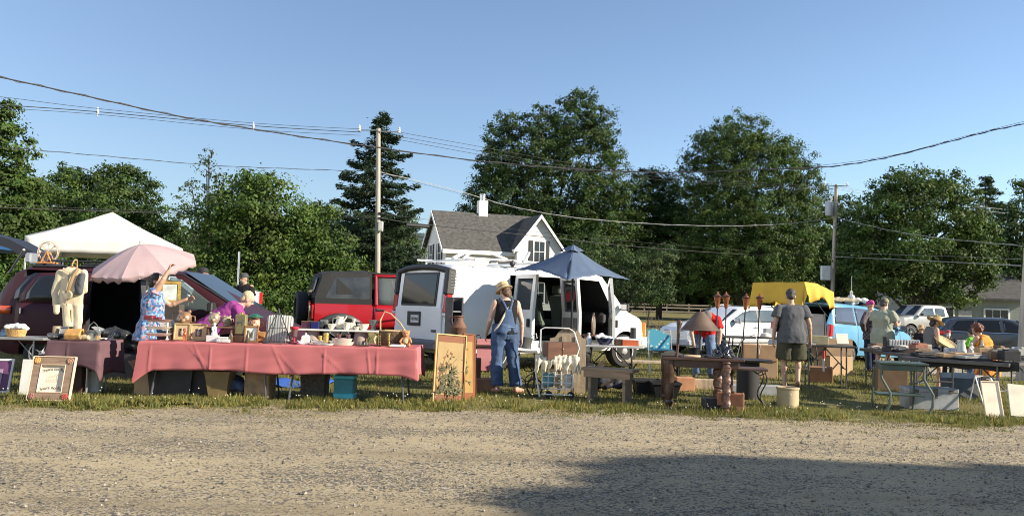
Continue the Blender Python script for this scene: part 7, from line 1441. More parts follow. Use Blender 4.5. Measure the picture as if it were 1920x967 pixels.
# ---- black bags and boxes in and beside the open minivan door
m=MB();rg=random.Random(12)
for k in range(12):m.ball((rg.uniform(-.28,.28),rg.uniform(-.12,.12),.12+rg.uniform(0,.22)),(rg.uniform(.10,.18),.13,rg.uniform(.08,.13)),8)
tag(link_mesh(remesh(m,.02,3,.02,12),'bin_bag',M('bag_black',(.03,.032,.034),.25,vary=.4,scale=12),None,U(236,12.9)+Vector((0,0,.38)),smooth=180),'shiny dark bin bags in the open minivan door','bag');carton('dark crate under the bin bags at the minivan door',U(236,12.95),.8,.4,.40,0,MATS['bin_dark'])
t=framed('ornate gold frame inside the open minivan behind the woman',TP(318,13.2,1.22),.32,.36,.05,M('gold_frame',(.45,.30,.08),.4,.5,vary=.3,scale=20),M('pale_print',(.4,.45,.45),.6,vary=.3),None,.05,R(25));m=MB();m.box((0,0,.6),(.3,.2,1.2),.01);one('tall_carton',M('carton_dark',(.06,.05,.045),.8),'tall dark carton holding up the gold frame','carton',TP(318,13.25,0),m)
# ---- pink umbrella
pu=TP(262,12.6,0);top_=at(264,458,12.5);t=thing('pink_umbrella','faded pink patio umbrella tilted over the open minivan door','umbrella',pu);pk=M('umbrella_pink',(.43,.31,.315),.85,vary=.07,scale=3,trans=.10,bump=.1,bscale=40);ax=Vector((-.10,-.30,1)).normalized();ux=Vector((1,0,.10)).normalized();ux=(ux-ax*ux.dot(ax)).normalized();uy=ax.cross(ux);tl=top_-pu
Rr,hh_=.80,.34;ns=8;m=MB();vs=[];fs=[];RN,AN=8,64
for i in range(RN+1):
 f=i/RN
 for k in range(AN):
  a=2*math.pi*k/AN;q=abs(((k%(AN//ns))/(AN//ns))*2-1);q_=1-q;r_=Rr*f*math.cos(math.pi/ns)/math.cos(q*math.pi/ns);z=-hh_*f**1.45-.02*q_*f*(1-f)-(.012*math.sin(k*3.9)*f**8);vs.append(tl+ux*(r_*math.cos(a))+uy*(r_*math.sin(a))+ax*z)
for i in range(RN):
 for k in range(AN):fs.append((i*AN+k,i*AN+(k+1)%AN,(i+1)*AN+(k+1)%AN,(i+1)*AN+k))
for k in range(AN):
 a=2*math.pi*k/AN;q_=1-abs(((k%(AN//ns))/(AN//ns))*2-1);p=Vector(vs[RN*AN+k]);vs.append(p-ax*(.07+.02*math.sin(k*2.3)))
for k in range(AN):fs.append((RN*AN+k,RN*AN+(k+1)%AN,(RN+1)*AN+(k+1)%AN,(RN+1)*AN+k))
m.put(vs,fs);m.build('canopy',pk,t,smooth=9,thick=.004);m=MB()
for k in range(ns):a=2*math.pi*k/ns;m.tube([tl-ax*.02,tl+ux*Rr*.5*math.cos(a)+uy*Rr*.5*math.sin(a)-ax*(hh_*.36+.02),tl+ux*Rr*.97*math.cos(a)+uy*Rr*.97*math.sin(a)-ax*(hh_+.0)],.005,5)
m.build('rib',M('rib_steel',(.35,.35,.35),.4,.7),t);m=MB();m.tube([tl+ax*.05,tl-ax*.6,Vector((0,0,1.0)),Vector((0,0,0))],.017,8);m.build('pole',M('pole_white',(.5,.5,.48),.4),t)
# ---- white canopy tent
tp=at(211,398,20.5);t=thing('canopy_tent','white pop up canopy tent behind the plum minivan','canopy tent',(tp.x,20.5,0));H_=tp.z;ez=at(211,455,20.5).z;vz=at(211,481,20.5).z;hw=1.50;ang=R(14)
C4=[Vector((sx*hw,sy*hw,0)) for sx,sy in ((-1,-1),(1,-1),(1,1),(-1,1))];C4=[Matrix.Rotation(ang,3,'Z')@c for c in C4];m=MB();tent=M('tent_white',(.72,.70,.64),.8,vary=.05,trans=.15,bump=.12,bscale=5)
for k in range(4):
 a,b=C4[k],C4[(k+1)%4]
 def fn(u,v,a=a,b=b):p=a.lerp(b,u)*(1-v);sag=.10*math.sin(math.pi*v)*(1-.7*abs(2*u-1));return (p.x,p.y,ez+(H_-ez)*v-sag+.012*noise.noise(Vector((u*4,v*4,k))))
 m.grid(fn,14,12);m.grid(lambda u,v,a=a,b=b:(*(a.lerp(b,u)*(1.004+.006*math.sin(u*30)*v)).xy,ez-(ez-vz)*v+.0),20,4)
m.build('canopy',tent,t,smooth=25,thick=.006);
for c in C4:m=MB();m.tube([(c.x*.985,c.y*.985,0),(c.x*.985,c.y*.985,ez-.02)],.022,8);m.build('leg',M('tent_leg',(.5,.5,.5),.4,.5),t)
m=MB();q=at(8,462,21)
t=thing('canopy_tent','corner of a blue canopy tent at the far left edge','canopy tent',(q.x-1.2,21.5,0));m.prism([(-1.6,q.z-.10),(1.4,q.z-.10),(1.5,q.z+.02),(1.2,q.z+.17),(-1.6,q.z+.25)],-1.2,1.2);m.build('canopy',M('tent_blue',(.03,.12,.34),.7),t)
for x in (-1.5,1.35):m=MB();m.tube([(x,-1.15,0),(x,-1.15,q.z-.08)],.02,8);m.build('leg',MATS['tent_leg'],t)
m=MB();m.tube([(0,0,0),(.0,0,at(440,470,24).z)],.03,8);one('sign_post',galv,'thin grey metal post behind the white pickup','post',TP(441,24.5,0),m)
# ================================================================ GOODS, MIDDLE AND RIGHT
oakd=M('oak_dark',(.055,.027,.018),.4,vary=.3,scale=4,streak=(1,6,6),coat=.2);barn=M('weathered_wood',(.36,.28,.19),.9,vary=.28,scale=3,streak=(6,6,.7),bump=.3,bscale=14);bwood=M('bench_wood',(.24,.17,.11),.9,vary=.3,scale=3,streak=(.7,6,6),bump=.3,bscale=14);rust=M('rusty_iron',(.16,.08,.05),.8,.3,vary=.4,scale=8,bump=.3,bscale=40);iron=MATS['dark_iron'];bronze=M('bronze_dark',(.055,.04,.03),.4,.6,vary=.3)
# ---- folding screen
S0,S1,S2=U(811,10.95),U(867,11.2),U(891,11.6);t=thing('folding_screen','two panel painted folding screen with bamboo on gold ground','screen',S0,0)
goldg,n,l,bb=node_mat('gold_ground');bb.inputs['Roughness'].default_value=.55;tc=n.new('ShaderNodeTexCoord');nz_=n.new('ShaderNodeTexNoise');nz_.inputs['Scale'].default_value=5;l.new(tc.outputs['Object'],nz_.inputs['Vector']);cr=n.new('ShaderNodeValToRGB');cr.color_ramp.elements[0].color=(.21,.125,.036,1);cr.color_ramp.elements[1].color=(.34,.235,.085,1);l.new(nz_.outputs[0],cr.inputs[0]);l.new(cr.outputs[0],bb.inputs['Base Color'])
silk=M('rust_silk',(.18,.062,.022),.7,vary=.12,scale=8);inkg=M('painted_leaf',(.075,.075,.035),.8,vary=.4,scale=20);inkr=M('painted_leaf_red',(.22,.085,.045),.8,vary=.3)
def leaf_blob(mb,c,a,L,w,y):d=Vector((math.cos(a),0,math.sin(a)));q=Vector((-d.z,0,d.x));p=Vector((c[0],y,c[1]));pts=[p,p+d*L*.4+q*w,p+d*L,p+d*L*.4-q*w];mb.put(pts,[(0,1,2,3)])
def spanel(a,b,edge_w,seed,left):
 d=b-a;w=d.length;e=bpy.data.objects.new('screen_panel',None);COL.objects.link(e);e.parent=t;e.location=a-S0;e.rotation_euler=(R(-4),R(4.2),math.atan2(d.y,d.x));hgt=.925
 m=MB();m.box((w/2,.005,hgt/2),(w-.012,.014,hgt),.002);m.build('silk_border',silk,e);m=MB();b0,b1=(.03,.035) if left else (-.01,.10);m.box(((b0+w-b1)/2,-.0035,hgt*.5),(w-b0-b1,.006,hgt-.21),.001);m.build('painted_ground',goldg,e)
 m=MB();m2=MB();rg=random.Random(seed);y=-.0085
 for k in range(30 if left else 5):
  x,z=(rg.uniform(b0+.03,w-b1-.05),rg.uniform(.14,.48)) if left else (rg.uniform(.02,.14),rg.uniform(.2,.55))
  for q in range(rg.randint(4,6)):leaf_blob(m,(x,z),rg.uniform(-3.3,.3) if k%2 else rg.uniform(-.6,3.6),rg.uniform(.06,.14),rg.uniform(.006,.012),y-.0002*(k*7+q))
 if left:
  for k in range(26):x=b0+.03+rg.uniform(0,.27)*rg.uniform(.4,1);z=.40+.9*x+rg.uniform(-.12,.10);leaf_blob(m2 if k%2 else m,(x,min(z,hgt-.15)),rg.uniform(0,6.2),rg.uniform(.03,.055),.012,y-.00025*k)
  for k in range(3):m2.tube([(b0+.04,y,.15),(b0+.06+.05*k,y,.45),(b0+.16+.07*k,y,.72-.06*k)],.003,5)
 else:
  for k in range(4):m.box((.03+.035*k,y,.72-.004*k),(.010,.002,.03),.001)
 m.build('painted_bamboo',inkg,e)
 if m2.v:m2.build('painted_branch',inkr,e)
 pale=M('screen_edge_pale',(.46,.34,.13),.5);m=MB();m.box((.0,-.002,hgt/2),(.022,.03,hgt+.01),.003);m.box((w,-.002,hgt/2),(.016,.028,hgt),.003);m.box((w/2,-.002,hgt),(w,.026,.016),.002);m.build('panel_edge',pale if left else silk,e)
spanel(S0,S1,.03,5,True);spanel(S1+Vector((.018,.0,0)),S2,.03,8,False)
# ---- bookcase, low dark table, milk can and the goods behind the screen
t=thing('bookcase','narrow dark open bookcase beside the white van rear corner','bookcase',U(848,13.6));m=MB();m.box((-.08,0,.72),(.13,.28,1.44),.006);m.box((.135,0,.72),(.02,.28,1.44),.004);m.box((.03,.13,.72),(.22,.02,1.44),.004);m.build('case',M('case_charcoal',(.035,.036,.042),.6),t)
for z in (.3,.62,.93,1.2):m=MB();m.box((.055,-.005,z),(.14,.26,.02),.003);m.build('shelf',MATS['case_charcoal'] if z<.8 else M('shelf_pale',(.5,.49,.46),.6),t)
folding_table('dark low table behind the painted screen holding a milk can',(XZ(893,13.0,.7),13.0,0),0,.95,.55,.70,wood_d,iron);t=thing('milk_can','rusty brown milk can standing behind the painted screen','milk can',TP(859,12.95,.702));m=MB();m.lathe([(.12,0),(.125,.01),(.125,.24),(.128,.245),(.128,.26),(.123,.265),(.075,.35),(.07,.36),(.07,.41),(.085,.425),(.08,.44),(.001,.43)],(0,0,0),26);m.build('body',rust,t);m=MB();m.tube([(-.11,0,.30),(-.15,0,.36),(-.13,0,.42),(-.075,0,.40)],.01,6);m.build('handle',rust,t)
m=MB()
for sx in (-1,1):m.tube([(sx*(.02+.05*(1-math.cos(a))*.9+.0),0,.06+.055*math.sin(a)+.012*a) for a in np.linspace(0,4.6,16)],.009,6);m.tube([(sx*.02,0,.03),(sx*.10,0,.02),(sx*.17,0,.0)],.010,6)
m.ball((0,0,.04),(.045,.03,.05));one('scroll_ornament',iron,'black wrought iron scroll ornament left of the woman in overalls','ornament',TP(888,12.9,.71),m)
m=MB();m.box((0,0,.25),(.24,.18,.5),.01);m.box((0,-.095,.36),(.18,.02,.12),.004);one('dark_chest',wood_d,'small dark chest under the iron scroll ornament','chest',U(886,12.6)+Vector((0,0,.0)),m);m=MB();m.box((0,0,.42),(.24,.02,.50),.003,rot=(-.12,0,0));one('pink_board',M('board_pink',(.55,.22,.22),.7,vary=.06),'plain pink board leaning between screen and woman in overalls','board',U(906,12.75)+Vector((0,0,.12)),m);m=MB();m.box((0,0,.10),(.34,.28,.2),.006);one('brick_brown_crate',wood_m,'brown wooden crate in the grass right of the painted screen','crate',U(908,12.5),m)
# ---- galvanised can on stool and wire plant stand
t=thing('stool','small dark stool under the galvanised can','stool',U(986,12.9));m=MB();m.box((0,0,.60),(.34,.3,.03),.006);m.build('seat',M('stool_grey',(.2,.19,.18),.8),t)
for sx in (-1,1):
 for sy in (-1,1):m=MB();m.tube([(sx*.12,sy*.11,.59),(sx*.15,sy*.13,0)],.012,6);m.build('leg',iron,t)
t=pot('watering_can','tilted galvanised can with loop handle beside the woman in overalls','can',TP(983,12.8,.66),[(.085,0),(.09,.01),(.10,.17),(.105,.18),(.095,.17),(.08,.02)],galv,None,[(.10,0,.15),(.16,0,.2),(.13,0,.27),(.06,0,.2)]);t.rotation_euler=(0,R(12),0)
t=thing('plant_stand','black wire plant stand with curled hoops in the grass by the van','plant stand',U(984,12.6));m=MB()
for cx,cz,r_ in ((-.02,.28,.13),(.10,.17,.10),(-.08,.12,.09),(.05,.40,.09)):m.tube([(cx+r_*math.cos(a),.03*math.sin(a*2),cz+r_*math.sin(a)) for a in np.linspace(0,6.28,18)[:-1]],.008,5,closed=True)
for x in (-.14,.12):m.tube([(x,0,0),(x*1.1,0,.25),(x,0,.52)],.008,5)
m.build('frame',iron,t)
# ---- blue square market umbrella
pk_=at(1075,463,15.0);c_l,c_f,c_r=at(963,506,15.5),at(1063,524,14.1),at(1181,524,14.8);c_b=c_l+c_r-c_f;t=thing('square_umbrella','slate blue square umbrella shading the open van doors','umbrella',(pk_.x,pk_.y,0));o_=Vector((pk_.x,pk_.y,0));bl=M('umbrella_blue',(.085,.125,.20),.8,vary=.10,scale=4,trans=.12,bump=.15,bscale=20);CC=[c_l-o_,c_f-o_,c_r-o_,c_b-o_];P0=pk_-o_;m=MB()
for k in range(4):
 a,b=CC[k],CC[(k+1)%4]
 def fn(u,v,a=a,b=b):e_=a.lerp(b,u);mid=1-abs(2*u-1);e_=e_+(P0-e_)*(.055*mid)+Vector((0,0,.05*mid));p=P0+(e_-P0)*v;return (p.x,p.y,p.z-.045*math.sin(math.pi*v)*(1-.5*mid)+.006*math.sin(u*30)*v*v)
 m.grid(fn,16,14)
m.build('canopy',bl,t,smooth=22,thick=.004);m=MB()
for k in range(4):a,b=P0.lerp(CC[k],.20),P0.lerp(CC[(k+1)%4],.20);m.grid(lambda u,v,a=a,b=b:tuple(Vector((P0.x,P0.y,P0.z+.045)).lerp(a.lerp(b,u)+Vector((0,0,.035+.02*math.sin(u*9))),v)),6,4)
m.build('vent_cap',bl,t,smooth=22,thick=.004);m=MB()
for k in range(4):m.tube([P0-Vector((0,0,.06)),P0.lerp(CC[k],.98)-Vector((0,0,.03))],.010,6)
m.build('rib',iron,t);m=MB();m.tube([P0,(P0.x,P0.y,0)],.022,10);m.build('pole',iron,t)
# ---- shopping cart
CT=U(1045,11.9);t=thing('shopping_cart','white wire shopping cart full of toys and gloves','cart',CT,R(-6));wh=M('wire_white',(.66,.66,.64),.4);m=MB();wx,wy=.22,.17;Bf= lambda z,y:m.tube([(-wx,y,z),(wx,y,z)],.0065,6)
for y in (-wy,wy):
 for z in (.14,.23,.32,.41,.50):Bf(z,y)
 for i in range(6):x=-wx+i*wx*.4;m.tube([(x,y,.14),(x,y,.50)],.0055,6)
for x in (-wx,wx):
 for z in (.14,.32,.50):m.tube([(x,-wy,z),(x,wy,z)],.006,6)
 for i in range(4):y=-wy+i*wy*.667;m.tube([(x,y,.14),(x,y,.5)],.005,6)
for i in range(5):x=-wx+i*wx*.5;m.tube([(x,-wy,.14),(x,wy,.14)],.005,6)
for i in range(3):x=-.13+.14*i;m.tube([(x-.045,-wy-.01,.50),(x-.045,-wy-.01,.55),(x+.045,-wy-.01,.55),(x+.045,-wy-.01,.50)],.007,6)
m.build('basket',wh,t);m=MB();m.tube([(-.22,.17,.1),(-.28,.19,.75),(-.28,.19,.98),(-.22,.19,1.01),(.14,.19,1.01),(.22,.19,.96),(.30,.19,.72),(.24,.17,.5)],.011,8);m.tube([(-.25,-.16,.02),(-.33,-.1,.42)],.012,8);m.tube([(-.22,-.17,.06),(.22,-.17,.06)],.009,8);m.build('handle',wh,t)
for x in (-.34,):m=MB();m.tube([(x,.10+.125*math.cos(a),.135+.125*math.sin(a)) for a in np.linspace(0,6.28,26)[:-1]],.014,6,closed=True);m.v=[(-.34+(y-.10)*.9,.02+(x+.34),z) for x,y,z in m.v];m.build('wheel',rubber,t)
for x in (-.12,.20):m=MB();m.lathe([(.05,-.012),(.055,0),(.05,.012)],(x,-.15,.055),16,(0,1,0));m.build('castor',rubber,t)
teddy('pair of pale plush toys inside the white wire cart',CT+Vector((-.02,-.06,.15)),.16,M('plush_tan',(.42,.30,.17),.95,vary=.2,bump=.6,bscale=80),R(70),'plush_toy');m=MB();m.box((-.13,.02,.26),(.16,.2,.2),.03);one('teal_bag',M('bag_teal',(.10,.27,.32),.7,vary=.3),'pale teal bag at the left inside the wire cart','bag',CT,m);m=MB();m.box((.15,.0,.25),(.12,.2,.2),.03);one('white_pouch',M('pouch_white',(.6,.6,.57),.7,vary=.2),'white pouch at the right inside the wire cart','pouch',CT,m);m=MB();m.box((-.05,.05,.43),(.22,.14,.10),.01);one('brown_case',wood_m,'small brown case lying on top of the plush toys','case',CT,m)
m=MB();rg=random.Random(21)
for k in range(20):x=-.30+.6*k/19;y=-.19-rg.uniform(0,.03);L=rg.uniform(.14,.24);m.cap((x,y+.07,.60+rg.uniform(-.02,.03)),(x+rg.uniform(-.02,.02),y,.60-L*.4),.022,.024,8);m.cap((x,y,.60-L*.4),(x+rg.uniform(-.05,.05),y-.02,.60-L),.022,.014,8)
tag(link_mesh(remesh(m,.010,2,.01,25),'work_gloves',M('glove_cream',(.55,.49,.36),.9,vary=.2,scale=14),None,CT,R(-6),smooth=180),'cream work gloves hung along the rim of the wire cart','gloves')
t=thing('wooden_chest','brown wooden lidded chest resting on top of the wire cart','chest',CT+Vector((.02,.0,.56)),R(14));m=MB();m.prism([(-.15,0),(.15,0),(.15,.20),(.10,.25),(-.15,.25)],-.22,.22,'x');chw=M('chest_brown',(.135,.062,.038),.5,vary=.3,scale=4,streak=(1,5,5));m.build('box',chw,t);m=MB();m.ball((.0,-.155,.16),(.012,.01,.012),8);m.build('knob',brass,t);m=MB();m.box((0,-.152,.13),(.008,.006,.24),.001);m.build('seam',wood_d,t)
t=thing('headboard','pale weathered wooden headboard with shaped top behind the wire cart','headboard',U(1063,12.4),R(-3));m=MB();m.prism([(-.28,0),(.28,0),(.28,.84),(.22,.86),(.17,.95),(.10,.99),(-.06,.99),(-.14,.95),(-.2,.86),(-.28,.84)],0,.03);m.build('panel',barn,t);m=MB();m.box((.02,-.012,.975),(.22,.02,.02),.004);m.box((-.10,-.006,.45),(.01,.01,.85),.002);m.box((.10,-.006,.45),(.01,.01,.85),.002);m.build('moulding',wood_d,t)
# ---- bench
t=thing('bench','rough wooden bench with two plank legs in the grass at centre','bench',U(1143,11.55),R(-28));m=MB();m.box((0,0,.455),(.78,.30,.045),.008);m.build('seat',bwood,t)
for x in (-.26,.26):m=MB();m.box((x,0,.215),(.045,.28,.43),.006);m.build('leg',bwood,t)
m=MB();m.box((0,-.135,.39),(.70,.025,.10),.004);m.tube([(-.12,-.02,.22),(.02,-.05,.28),(.10,0,.32)],.02,6);m.build('apron',bwood,t)
# ---- white top table and its goods
WX0,WX1=XZ(1086,13.0,.73),XZ(1213,12.75,.73);t=folding_table('white topped folding table in front of the open van',((WX0+WX1)/2,13.1,0),R(-8),WX1-WX0,.6,.735,topm,iron)
def W(px,dy=.1):return TP(px,12.85+dy,.737)
m=MB();m.lathe([(.04,0),(.045,.02),(.04,.11),(.018,.14),(.018,.17),(.03,.18),(.001,.19)],(0,0,0),16);m.tube([(0,-.03,.18),(0,-.05,.16)],.008,5);one('spray_bottle',M('bottle_white',(.66,.68,.70),.35),'white plastic bottle on the white topped table','bottle',W(1104),m)
t=pot('bowl','deep navy bowl heaped with white linen on the white topped table','bowl',W(1133,.08),[(.06,0),(.07,.01),(.12,.06),(.145,.11),(.14,.11),(.11,.06),(.001,.03)],M('navy_enamel',(.015,.02,.07),.25,coat=.4));m=MB();rg=random.Random(31)
for k in range(9):m.ball((rg.uniform(-.1,.1),rg.uniform(-.06,.06),.11+rg.uniform(0,.05)),(.05,.04,.03),8)
tag(link_mesh(remesh(m,.012,2,.01,20),'linen',white_c,None,W(1131,.08),smooth=180),'white linen piled in the navy bowl','cloth');t=thing('document_box','orange red box with papers on the white topped table','box',W(1174,.06));m=MB();m.box((.06,0,.045),(.26,.16,.09),.004);m.build('box',M('box_orange',(.42,.09,.03),.6),t);m=MB();m.box((-.12,.02,.05),(.12,.18,.09),.004);m.build('shaded_side',wood_d,t);m=MB();m.box((0,.06,.10),(.34,.12,.02),.004,rot=(.1,.05,0));m.box((-.06,.05,.12),(.2,.1,.015),.004,rot=(.1,-.1,.2));m.build('papers',white_c,t)  # dark wood left of the orange box paints its shaded side
m=MB();m.lathe([(.045,0),(.05,.0),(.05,.28),(.045,.28)],(0,0,0),18);one('black_cylinder',blackpl,'upright black cylinder behind the orange red box','cylinder',W(1187,.30),m);m=MB();m.box((0,0,.012),(.22,.10,.024),.004);one('paper_stack',M('paper_cream',(.6,.57,.48),.7),'cream papers at the right end of the white topped table','papers',W(1199,.08),m)
t=thing('table_mirror','oval mirror in dark wooden frame on the white topped table','mirror',W(1112,.30));m=MB();m.box((0,0,.14),(.34,.12,.03),.006);m.box((-.12,0,.065),(.05,.1,.13),.01);m.box((.12,0,.065),(.05,.1,.13),.01);m.build('stand',wood_m,t);m=MB();m.lathe([(.115,-.012),(.125,0),(.115,.012)],(0,0,.30),26,(1,-.35,0));m.v=[(x,y,.30+(z-.30)*1.45) for x,y,z in m.v];m.ball((0,0,.48),(.02,.02,.03),8);m.build('frame',wood_d,t);m=MB();m.lathe([(.10,.0125),(.001,.0135)],(0,0,.30),26,(1,-.35,0));m.v=[(x,y,.30+(z-.30)*1.45) for x,y,z in m.v];m.build('glass',M('mirror_tarnished',(.30,.24,.18),.2,.5,vary=.3),t)
m=MB();m.box((0,0,.04),(.14,.1,.08),.006);one('wooden_tray_box',wood_l,'small tan box at the left of the white topped table','box',W(1091,.12),m);t=thing('wash_kettle','dark kettle with pale wire handle hanging under the white topped table','kettle',TP(1096,12.95,.44));m=MB();m.lathe([(.07,0),(.10,.05),(.10,.13),(.07,.17),(.001,.18)],(0,0,0),18);m.build('pot',iron,t);m=MB();m.tube([(.10*math.cos(a),0,.15+.13*math.sin(a)) for a in np.linspace(0,math.pi,10)],.006,6);m.build('handle',MATS['wire_white'],t)
carton('tan cardboard carton under the white topped table',U(1100,13.25),.36,.3,.36,R(10));m=MB();m.box((0,0,.22),(.3,.3,.44),.02);one('black_stand',blackpl,'black box stand supporting the dark kettle','stand',TP(1096,12.95,0),m)
m=MB();rg=random.Random(41)
for k in range(9):m.ball((rg.uniform(-.22,.22),rg.uniform(-.12,.12),.10+rg.uniform(0,.14)),(rg.uniform(.08,.15),.1,rg.uniform(.06,.1)),8)
tag(link_mesh(remesh(m,.02,2,.015,14),'clothes_heap',M('clothes_dark',(.035,.037,.045),.85,vary=.7,scale=8),None,U(1140,12.9),smooth=180),'heap of dark clothes under the white topped table','clothes')
for px,lb in ((1213,'left black rubber tub in the grass before the van wheel'),(1246,'right black rubber tub in the grass beside the oak table')):bin_(lb,U(px,12.6-(px-1213)*.01),.42,.4,.24,M('tub_black',(.012,.012,.013),.6),.72,'rubber_tub','tub')
# ---- low trestle with turquoise tote, folding chair
t=thing('low_trestle','low grey plank table behind the black rubber tubs','table',U(1226,14.2));m=MB();m.box((0,0,.40),(1.1,.4,.04),.006);m.build('plank',barn,t)
for x in (-.42,.42):m=MB();m.tube([(x,0,.39),(x,0,0)],.03,8);m.tube([(x,0,.2),(x+.12*(1 if x<0 else -1),0,.38)],.012,6);m.build('leg',iron,t)
tqp,n,l,bb=node_mat('turquoise_print');bb.inputs['Roughness'].default_value=.7;tc=n.new('ShaderNodeTexCoord');vo=n.new('ShaderNodeTexVoronoi');vo.inputs['Scale'].default_value=12;l.new(tc.outputs['Object'],vo.inputs['Vector']);cr=n.new('ShaderNodeValToRGB');cr.color_ramp.interpolation='CONSTANT';cr.color_ramp.elements[0].color=(.55,.62,.62,1);cr.color_ramp.elements[1].position=.28;cr.color_ramp.elements[1].color=(.08,.36,.48,1);l.new(vo.outputs['Distance'],cr.inputs[0]);l.new(cr.outputs[0],bb.inputs['Base Color'])
t=thing('folding_chair','turquoise printed folding chair before the white estate car bonnet','chair',U(1238,16.6));m=MB();m.prism([(-.28,.52),(.18,.52),(.20,.78),(-.10,.92),(-.28,.90)],.0,.02);m.build('backrest',tqp,t);m=MB();m.box((-.04,-.2,.50),(.46,.42,.03),.01);m.build('seat',tqp,t)
for x in (-.26,.2):m=MB();m.tube([(x,.02,.9),(x,-.3,0)],.013,6);m.tube([(x,.05,0),(x+.05,-.36,.5)],.013,6);m.build('leg',M('tube_silver',(.5,.5,.5),.35,.7),t)
# ---- oak table with turned legs
OT=U(1311,11.25);t=thing('oak_table','dark oak table with turned legs standing at the gravel edge','table',OT,R(-7));m=MB();m.box((0,0,.675),(1.08,.86,.035),.008);m.build('table_top',oakd,t);m=MB();m.box((0,-.36,.61),(.94,.03,.10),.004);m.box((0,.36,.61),(.94,.03,.10),.004);m.box((-.47,0,.61),(.03,.7,.10),.004);m.box((.47,0,.61),(.03,.7,.10),.004);m.build('apron',oakd,t)
tl_=[(.05,0),(.035,.03),(.05,.06),(.06,.09),(.045,.12),(.062,.18),(.066,.30),(.058,.42),(.07,.45),(.07,.655)]
for x,y in ((-.44,-.34),(.44,.34),(-.44,.34)):m=MB();m.lathe(tl_,(x,y,0),18);m.build('leg',oakd,t)
def twist(label,loc,h,lean):
 m=MB();N_,K=40,16;vs=[]
 for i in range(N_+1):
  z=h*i/N_;f=i/N_;r_=.052 if .12<f<.9 else (.03+.03*abs(math.sin(f*40)))
  for k in range(K):a=2*math.pi*k/K;rr=r_*(1+(.22*math.cos(3*a-z*42) if .12<f<.9 else 0));vs.append((rr*math.cos(a),rr*math.sin(a),z))
 m.put(vs,[(i*K+k,i*K+(k+1)%K,(i+1)*K+(k+1)%K,(i+1)*K+k) for i in range(N_) for k in range(K)]+[tuple(range(K))[::-1],tuple(range(N_*K,N_*K+K))]);m.ball((0,0,.03),(.05,.05,.035),14)
 return one('barley_twist_post',M('walnut',(.085,.038,.024),.5,vary=.25,coat=.1),label,'table leg',loc,m,rot=(R(lean[0]),R(lean[1]),0))
twist('left barley twist wooden post leaning under the oak table',U(1346,10.95),.60,(-4,0));twist('right barley twist wooden post with ball foot under the oak table',U(1361,10.62),.66,(-7,2))
def O(px,dy):return TP(px,10.9+dy,.694)
t=thing('table_lamp','table lamp with wide conical brown shade on the oak table','lamp',O(1312,.30));m=MB();m.lathe([(.11,0),(.11,.015),(.03,.03),(.02,.08),(.016,.46),(.001,.46)],(0,0,0),18);m.build('base',bronze,t);m=MB();m.lathe([(.265,.36),(.268,.365),(.055,.62),(.05,.62),(.255,.366)],(0,0,0),30);m.build('lamp_shade',M('shade_brown',(.10,.065,.045),.6,vary=.35,scale=7),t);m=MB();m.cone((0,0,.62),(0,0,.66),.012,.004,8);m.build('finial',bronze,t)
m=MB();m.tube([(0,0,0),(.01,.0,.12),(.015,0,.28),(.02,0,.38)],.018,10,r1=.022);m.cap((.02,0,.38),(.03,0,.46),.022,.042,10);one('wooden_club',wood_d,'upright dark wooden club on the left of the oak table','club',O(1269,.18),m);m=MB();rg=random.Random(51)
m.lathe([(.14,0),(.16,.02),(.13,.10),(.06,.17),(.01,.25)],(0,0,0),7)
for k in range(10):a=rg.uniform(0,6.28);z=rg.uniform(.02,.18);m.ball(((.15-z*.55)*math.cos(a),(.15-z*.55)*math.sin(a),z),(.03,.03,.028),8)
tag(link_mesh(remesh(m,.012,1,.02,30),'glass_lamp_shade',M('black_gloss',(.018,.018,.018),.12,vary=.5,scale=20,coat=.8),None,O(1356,.22),smooth=60),'pointed black glossy stained glass shade at the right of the oak table','lamp shade');m=MB();m.box((0,0,.02),(.30,.16,.04),.01);m.box((-.1,.05,.05),(.34,.10,.03),.01,rot=(0,0,.2));one('leather_case',M('case_dark',(.06,.055,.045),.7,vary=.3),'flat dark leather case at the left of the oak table','case',O(1257,.25),m);m=MB();m.box((0,0,.012),(.16,.10,.024),.006);one('black_wallet',blackpl,'flat black box at the front of the oak table','box',O(1338,.05),m)
m=MB();m.tube([(.10*math.cos(a),.06*math.sin(a),.02) for a in np.linspace(0,6.28,20)[:-1]],.016,6,closed=True);one('tan_belt',M('leather_pale',(.45,.33,.2),.7),'pale coiled belt in front of the lamp base','belt',O(1298,.04),m);m=MB();m.lathe([(.07,0),(.08,.10),(.085,.11),(.075,.11),(.065,.015)],(0,0,0),18);one('iron_pot',iron,'dark iron pot left of the lamp base','pot',O(1301,.50),m);m=MB();m.lathe([(.03,0),(.03,.13),(.022,.15),(.022,.17),(.001,.17)],(0,0,0),14);one('lantern_glass',cglass,'small clear jar behind the black glass shade','jar',O(1366,.45),m);m=MB();m.cone((0,0,0),(0,0,.10),.015,.012,10);one('pillar_candle',wood_m,'thin brown candle between lamp and black glass shade','candle',O(1337,.35),m)
